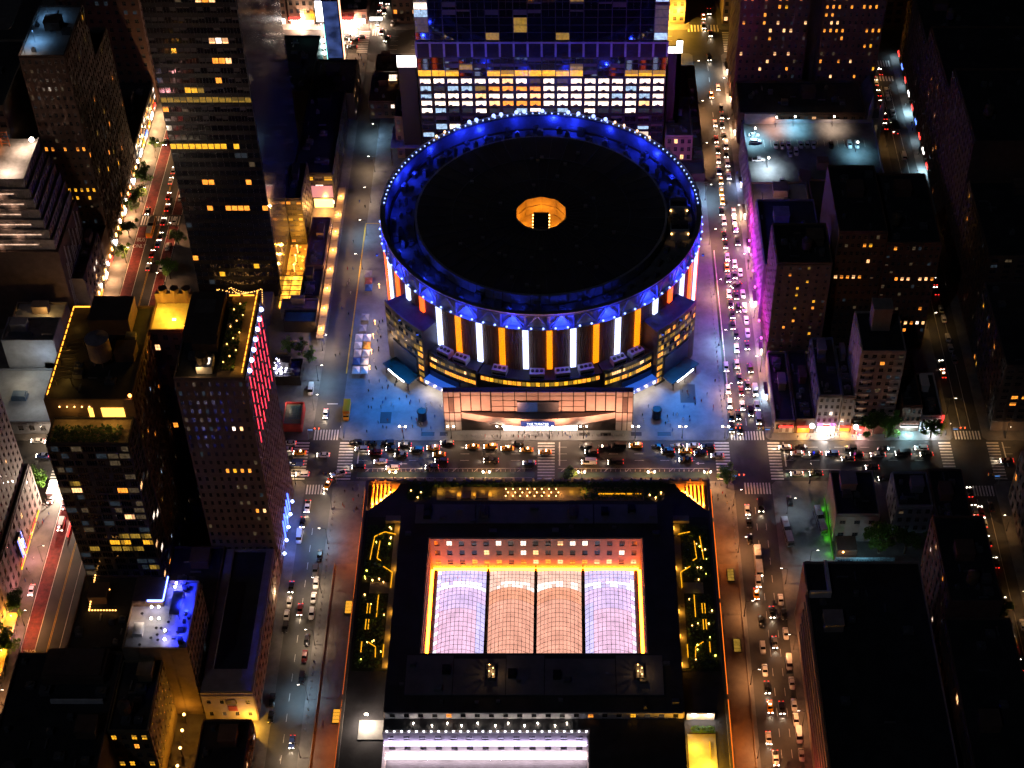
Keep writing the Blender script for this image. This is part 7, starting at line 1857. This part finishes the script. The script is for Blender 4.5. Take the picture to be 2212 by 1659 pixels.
def box_truck(t, colk, on):
    key = 'bt' + colk
    if key not in CM:
        pm = mat('car_paint_' + PAINT[colk][0].replace(' ', '_'), PAINT[colk][1], 0.35)
        m = MB().box(-4.4, 2.0, -1.25, 1.25, 0.9, 3.5).box(-4.5, -4.4, -1.28, 1.28, 0.8, 3.55)
        c = MB(); hull(c, [(2.05, 1.12, 0.5, 2.3), (3.0, 1.12, 0.45, 2.3), (3.35, 1.1, 0.45, 1.6), (4.0, 1.05, 0.45, 1.45), (4.2, 0.9, 0.5, 1.2)])
        g = MB(); g.quad((3.02, -1.0, 2.22), (3.38, -1.0, 1.62), (3.38, 1.0, 1.62), (3.02, 1.0, 2.22)); g.box(2.3, 2.9, -1.14, -1.125, 1.5, 2.1); g.box(2.3, 2.9, 1.125, 1.14, 1.5, 2.1)
        ch = MB().box(-4.3, 3.9, -0.5, 0.5, 0.45, 0.88)
        CM[key] = (m.mesh('cargo_box', pm), c.mesh('cab', pm, True), g.mesh('windows', CARG), ch.mesh('chassis', RUB))
    for nm, me in zip(('cargo_box', 'cab', 'windows', 'chassis'), CM[key]):
        link(nm, me, t)
    for sx in (-1, 1):
        for x in (-3.0, 3.2):
            link('wheel', WHEEL, t, (x, sx * 1.05, 0.46), scale=(1.35, 1.6, 1.35))
        link('headlight', lens(on, True), t, (4.16, sx * 0.75, 0.95)); link('taillight', lens(on, False), t, (-4.5, sx * 1.0, 0.75))
def bus(t, colk, on):
    key = 'bus' + colk
    if key not in CM:
        pm = mat('car_paint_' + PAINT[colk][0].replace(' ', '_'), PAINT[colk][1], 0.4)
        h = MB(); hull(h, [(-6.2, 1.2, 0.4, 2.9), (-6.0, 1.28, 0.35, 3.05), (5.7, 1.28, 0.35, 3.05), (6.1, 1.2, 0.4, 2.85)])
        g = MB()
        for i in range(8):
            for s in (-1, 1):
                g.box(-5.6 + i * 1.38, -4.35 + i * 1.38, min(s * 1.27, s * 1.3), max(s * 1.27, s * 1.3), 1.5, 2.4)
        g.quad((6.13, -1.05, 1.3), (6.13, 1.05, 1.3), (6.12, 1.0, 2.6), (6.12, -1.0, 2.6))
        r = MB().box(-5.9, 5.6, -1.1, 1.1, 3.05, 3.12); r.box(-1.0, 0.6, -1.15, 1.15, 3.12, 3.26, 1); r.box(-5.0, -3.4, -0.8, 0.8, 3.12, 3.4)
        CM[key] = (h.mesh('body', pm, False), g.mesh('windows', CARG), r.mesh('roof', [mat('bus_roof_white', (0.62, 0.62, 0.64), 0.5), BLACKM]))
    for nm, me in zip(('body', 'windows', 'roof'), CM[key]):
        link(nm, me, t)
    for sx in (-1, 1):
        for x in (-3.6, 3.9):
            link('wheel', WHEEL, t, (x, sx * 1.12, 0.5), scale=(1.45, 1.6, 1.45))
        link('headlight', lens(on, True), t, (6.12, sx * 0.9, 0.75)); link('taillight', lens(on, False), t, (-6.22, sx * 0.9, 0.95))
BEAM = [True]
KNAME = {'s': ('sedan', 'car'), 'u': ('suv', 'car'), 'v': ('van', 'van'), 'p': ('pickup_truck', 'pickup'), 'b': ('box_truck', 'truck'), 'B': ('bus', 'bus')}
WHERE = {'avenue': ('left along the avenue before the arena', 'avenue traffic', 1), 'lstreet': ('near end of the left street', 'left street vehicles', 2), 'rstreet': ('near end of the right street', 'right street vehicles', 2), 'fstreet': ('near end of the far right street', 'far right street vehicles', 2),
         'busstreet': ('near end of the red bus-lane street', 'bus-lane street vehicles', 2), 'far': ('left on the far avenue', 'far avenue traffic', 1), 'roofpark': ('left on the parking roof', 'parking roof cars', 1), 'buslot': ('left in the bus lot', 'bus lot vehicles', 1)}
for st, txt in VEH.items():
    rows = []
    for e in txt.split():
        kc, x, y, z, h, on = e.split(',')
        rows.append((kc, float(x), float(y), float(z), float(h), int(on)))
    where, grp, ax = WHERE[st]
    rows.sort(key=lambda r: r[ax])
    cnt = {}
    BEAM[0] = st in ('avenue', 'rstreet', 'lstreet', 'far')
    for kc, x, y, z, h, on in rows:
        i = cnt.get(kc, 0); cnt[kc] = i + 1
        nm, cat = KNAME[kc[0]]
        cn = PAINT[kc[1]][0]
        if kc[1] == 'y' and kc[0] in 'su':
            nm, cat, what = ('taxi', 'taxi', 'yellow taxi' if kc[0] == 's' else 'tall yellow taxi')
        else:
            what = cn + ' ' + nm.replace('_truck', ' truck').replace('_', ' ')
        t = thing(nm, '%s, %s of that kind from the %s' % (what, nth(i), where), cat, (x, y, z), R(h), grp)
        if kc[0] in SPEC:
            car(t, kc[0], kc[1], on)
        elif kc[0] == 'b':
            box_truck(t, kc[1], on)
        else:
            bus(t, kc[1], on)

# ------------------------------------------------------------------ market tents, posts, people
TC = {'w': mat('canvas_white', (0.65, 0.6, 0.55), 0.8), 'b': mat('canvas_blue', (0.03, 0.11, 0.35), 0.8), 'o': mat('canvas_orange', (0.7, 0.3, 0.04), 0.8), 'g': mat('canvas_grey', (0.22, 0.22, 0.25), 0.8), 'r': mat('canvas_brick', (0.3, 0.1, 0.08), 0.8)}
TN = {'w': 'white', 'b': 'blue', 'o': 'orange', 'g': 'grey', 'r': 'brick-red'}
TENTS = [(-70.6, 33.5, 'w'), (-67.4, 33.5, 'w'), (-70.8, 38.5, 'b'), (-67.6, 38.5, 'w'), (-70.8, 43, 'w'), (-67.6, 43, 'w'), (-71, 47.6, 'w'), (-67.6, 47.6, 'o'), (-71, 52, 'w'), (-67.8, 52, 'w'), (-70, 57.5, 'g'), (-69.6, 64, 'g'), (-70, 86, 'r'), (-69.6, 82, 'b'), (-70.6, 90.5, 'g')]
tcnt = {}
for x, y, c in TENTS:
    i = tcnt.get(c, 0); tcnt[c] = i + 1
    t = thing('market_tent', '%s market tent on the left street, %s of that colour from the avenue' % (TN[c], nth(i)), 'tent', (x, y, 0.14), 0, 'market tents')
    m = MB(); m.v += [(-1.5, -2, 2.4), (1.5, -2, 2.4), (1.5, 2, 2.4), (-1.5, 2, 2.4), (0, 0, 3.3)]
    m.f += [(0, 1, 4), (1, 2, 4), (2, 3, 4), (3, 0, 4)]; m.m += [0] * 4
    m.box(-1.5, 1.5, -2.02, -1.98, 2.15, 2.4).box(-1.5, 1.5, 1.98, 2.02, 2.15, 2.4)
    m.build('canopy', TC[c], t)
    for a in (-1.42, 1.42):
        for b in (-1.92, 1.92):
            link('leg', CM.setdefault('tentleg', MB().box(-0.05, 0.05, -0.05, 0.05, 0, 2.3).mesh('leg', STEEL)), t, (a, b, 0))
for i, y in enumerate((36, 45, 54, 62, 84)):
    o = tag(MB().bar((0, 0, 0), (0, 0, 2.0), 0.08).ball((0, 0, 2.2), 0.28).build('stall_lamp', HOTA), 'stall lamp between the market tents, %s from the avenue' % nth(i), 'lamp', 'stall lamps')
    o.location = (-65.6, y, 0.14)
    lamp_light('stall_glow', 'POINT', (-65.0, y, 4.4), 420, (1, 0.66, 0.42))
POSTW = MB().cyl(0, 0, 0, 1.0, 0.09, 0.08, 8).cyl(0, 0, 1.0, 1.06, 0.1, 0.02, 8).mesh('flexible_post', mat('post_white', (0.7, 0.62, 0.52), 0.6, var=0))
POSTD = MB().cyl(0, 0, 0, 0.95, 0.14, 0.13, 8).ball((0, 0, 0.98), 0.14).mesh('bollard', mat('bollard_steel', (0.3, 0.3, 0.3), 0.4, 0.7, var=0))
def posts(pts, me, name, lab, cat, grp, z):
    for x, y in pts:
        tag(link(name, me, None, (x, y, z)), lab, cat, grp)
posts([(-62 + i * 1.75, -17.4) for i in range(34)], POSTW, 'flexible_post', 'thin white post in the row along the bike lane, left half', 'post', 'bike lane posts, left half', 0.0)
posts([(9.5 + i * 1.8, -17.4) for i in range(31)], POSTW, 'flexible_post', 'thin white post in the row along the bike lane, right half', 'post', 'bike lane posts, right half', 0.0)
posts([(20 + i * 2.6, -22.9) for i in range(17)], POSTD, 'bollard', 'steel bollard on the hall pavement along the bike lane', 'bollard', 'hall pavement bollards', 0.14)
posts([(-34 + i * 1.9, 0.4) for i in range(36)], POSTD, 'bollard', 'steel bollard in the row before the theatre', 'bollard', 'theatre bollards', 0.14)
posts([(-72.9, -30 - i * 2.7) for i in range(38)], POSTD, 'bollard', 'steel bollard along the left street beside the hall', 'bollard', 'left street bollards', 0.14)
posts([(71.0, -32 - i * 2.9) for i in range(37)], POSTD, 'bollard', 'steel bollard along the right street beside the hall', 'bollard', 'right street bollards', 0.14)
posts([(70.6, 8 + i * 2.7) for i in range(34)], POSTD, 'bollard', 'steel bollard along the right street beside the arena', 'bollard', 'arena side bollards', 0.14)
bar = MB()
for i in range(26):
    y = 14 + i * 3.6
    bar.box(73.3, 73.7, y, y + 3.4, 0.0, 0.8)
o = tag(bar.build('concrete_barrier', mat('barrier_pale', (0.55, 0.45, 0.38), 0.8)), 'long pale road barrier along the arena side of the right street', 'barrier')
# covered moats beside the hall
for s in (-1, 1):
    xa, xb = (-70.3, -60.2) if s < 0 else (63.6, 72.0 - 0.8)
    t = thing('moat_cover', 'pale strip of paved roof beside the hall on the %s' % ('left' if s < 0 else 'right'), 'low roof', ((xa + xb) / 2, -100, 0.14))
    m = MB().box(xa, xb, -170, -62, 0.14, 1.0).box(xa, xa + 0.5, -170, -62, 1.0, 1.8).box(xb - 0.5, xb, -170, -62, 1.0, 1.6)
    m.build('slab', mat('moat_paving', (0.19, 0.16, 0.13), 0.8, var=0.2), t)
    for y in ((-84, -128) if s < 0 else (-70, -100)):
        x = xb - 4.4 if s < 0 else xa + 3.2
        f = MB().box(x, x + 2.6, y, y + 5.6, 1.0, 1.5).build('skylight_frame', DARKM, t)
        for q in range(4):
            MB().box(x + 0.25, x + 2.35, y + 0.25 + q * 1.32, y + 1.4 + q * 1.32, 1.5, 1.56).build('lit_pane', emis('moat_pane', (1, 0.42, 0.03), 0.8) if s < 0 else WIN['olive'], f)
    adopt(t)
def skinned_person(pose, seed):
    J = {0: (0, 0, 0.95), 1: (0, 0, 1.2), 2: (0, 0, 1.42), 3: (0, 0.01, 1.52), 4: (0, 0.02, 1.66), 5: (0.18, 0, 1.4), 6: (0.25, 0.02, 1.12), 7: (0.24, 0.14, 0.9), 8: (-0.18, 0, 1.4), 9: (-0.25, 0.02, 1.12), 10: (-0.24, -0.02, 0.88),
         11: (0.1, 0, 0.9), 12: (0.11, 0.1 * pose, 0.5), 13: (0.11, 0.22 * pose, 0.06), 14: (0.11, 0.22 * pose + 0.14, 0.03), 15: (-0.1, 0, 0.9), 16: (-0.11, -0.04 * pose, 0.5), 17: (-0.11, -0.26 * pose, 0.08), 18: (-0.11, -0.26 * pose + 0.14, 0.03)}
    rad = {0: 0.17, 1: 0.16, 2: 0.17, 3: 0.07, 4: 0.12, 5: 0.08, 6: 0.06, 7: 0.045, 8: 0.08, 9: 0.06, 10: 0.045, 11: 0.11, 12: 0.075, 13: 0.05, 14: 0.045, 15: 0.11, 16: 0.075, 17: 0.05, 18: 0.045}
    E = [(0, 1), (1, 2), (2, 3), (3, 4), (2, 5), (5, 6), (6, 7), (2, 8), (8, 9), (9, 10), (0, 11), (11, 12), (12, 13), (13, 14), (0, 15), (15, 16), (16, 17), (17, 18)]
    me = bpy.data.meshes.new('person_skeleton')
    me.from_pydata([J[i] for i in range(19)], E, [])
    o = bpy.data.objects.new('person_skeleton', me)
    col.objects.link(o)
    md = o.modifiers.new('skin', 'SKIN')
    for i in range(19):
        me.skin_vertices[0].data[i].radius = (rad[i], rad[i])
    me.skin_vertices[0].data[0].use_root = True
    o.modifiers.new('sub', 'SUBSURF').levels = 1
    dg = bpy.context.evaluated_depsgraph_get()
    dg.update()
    out = bpy.data.meshes.new_from_object(o.evaluated_get(dg))
    bpy.data.objects.remove(o)
    return out
CLOTH = [('dark', mat('clothes_dark', (0.02, 0.02, 0.025), 0.8, var=0)), ('pale', mat('clothes_pale', (0.5, 0.48, 0.45), 0.8, var=0)), ('red', mat('clothes_red', (0.3, 0.03, 0.03), 0.8, var=0)), ('blue', mat('clothes_blue', (0.05, 0.1, 0.3), 0.8, var=0))]
SKIN = mat('skin', (0.35, 0.22, 0.16), 0.6, var=0)
PM = []
for pi, pose in enumerate((0.3, 1.0)):
    base = skinned_person(pose, pi)
    for nm, cm in CLOTH:
        me = base.copy(); me.name = 'body'
        me.materials.clear()
        me.materials.append(cm); me.materials.append(SKIN)
        for p in me.polygons:
            p.use_smooth = True
            p.material_index = 1 if p.center.z > 1.5 or (abs(p.center.x) > 0.19 and p.center.z < 0.98) else 0
        PM.append((nm, me))
rgq = random.Random(77)
HAIRM = mat('hair', (0.03, 0.02, 0.015), 0.8, var=0)
HAIR = MB().ball((0, 0.0, 1.71), 0.125, k=8, h=6).mesh('hair', HAIRM)
def crowd(n, x0, x1, y0, y1, where, z=0.14, avoid=None):
    used = []
    tries = 0
    while len(used) < n and tries < n * 30:
        tries += 1
        x, y = rgq.uniform(x0, x1), rgq.uniform(y0, y1)
        if any((x - a) ** 2 + (y - b) ** 2 < 0.9 for a, b in used) or (avoid and avoid(x, y)):
            continue
        used.append((x, y))
        nm, me = PM[rgq.choice((0, 0, 0, 4, 4, 1, 5, 2, 7, 3))]
        t = tag(link('person', me, None, (x, y, z), rgq.uniform(0, 6.28)), 'person in %s clothes %s' % (nm, where), 'person', 'people %s' % where)
        link('hair', HAIR, t)
inarena = lambda x, y: math.hypot(x - AX_, y - AY_) < 76.5
crowd(46, -66, -37, 1.5, 30, 'among the crowd on the blue plaza left of the theatre', avoid=inarena)
crowd(26, 38, 69, 2, 32, 'on the blue plaza right of the theatre', avoid=inarena)
crowd(22, -20, 22, -1.2, 1.8, 'on the pavement before the theatre doors', avoid=lambda x, y: abs(y - 0.4) < 0.5)
crowd(14, -80.5, -75, 36, 150, 'walking down the middle of the left street', z=0.0)
crowd(16, -66, -62.5, 34, 66, 'beside the market tents', avoid=lambda x, y: math.hypot(x - AX_, y - AY_) < 66)
crowd(12, -70, -62, -39, -24, 'at the left corner of the hall')
crowd(12, 63, 70, -38, -24, 'at the right corner of the hall')
crowd(16, 87, 88.3, 10, 250, 'on the far pavement of the right street')
crowd(14, 97, 124, -1.2, 0.8, 'before the glowing avenue shops', avoid=lambda x, y: False)
crowd(14, -178, -173.5, -70, -30, 'on the pavement below the hotel')
crowd(18, -110, -88, 277, 279.6, 'on the far avenue pavement before the white screen')
crowd(10, -90, -85, 240, 254, 'at the far end of the left street')
crowd(8, 169, 170.6, 170, 240, 'on the pavement of the far right street')
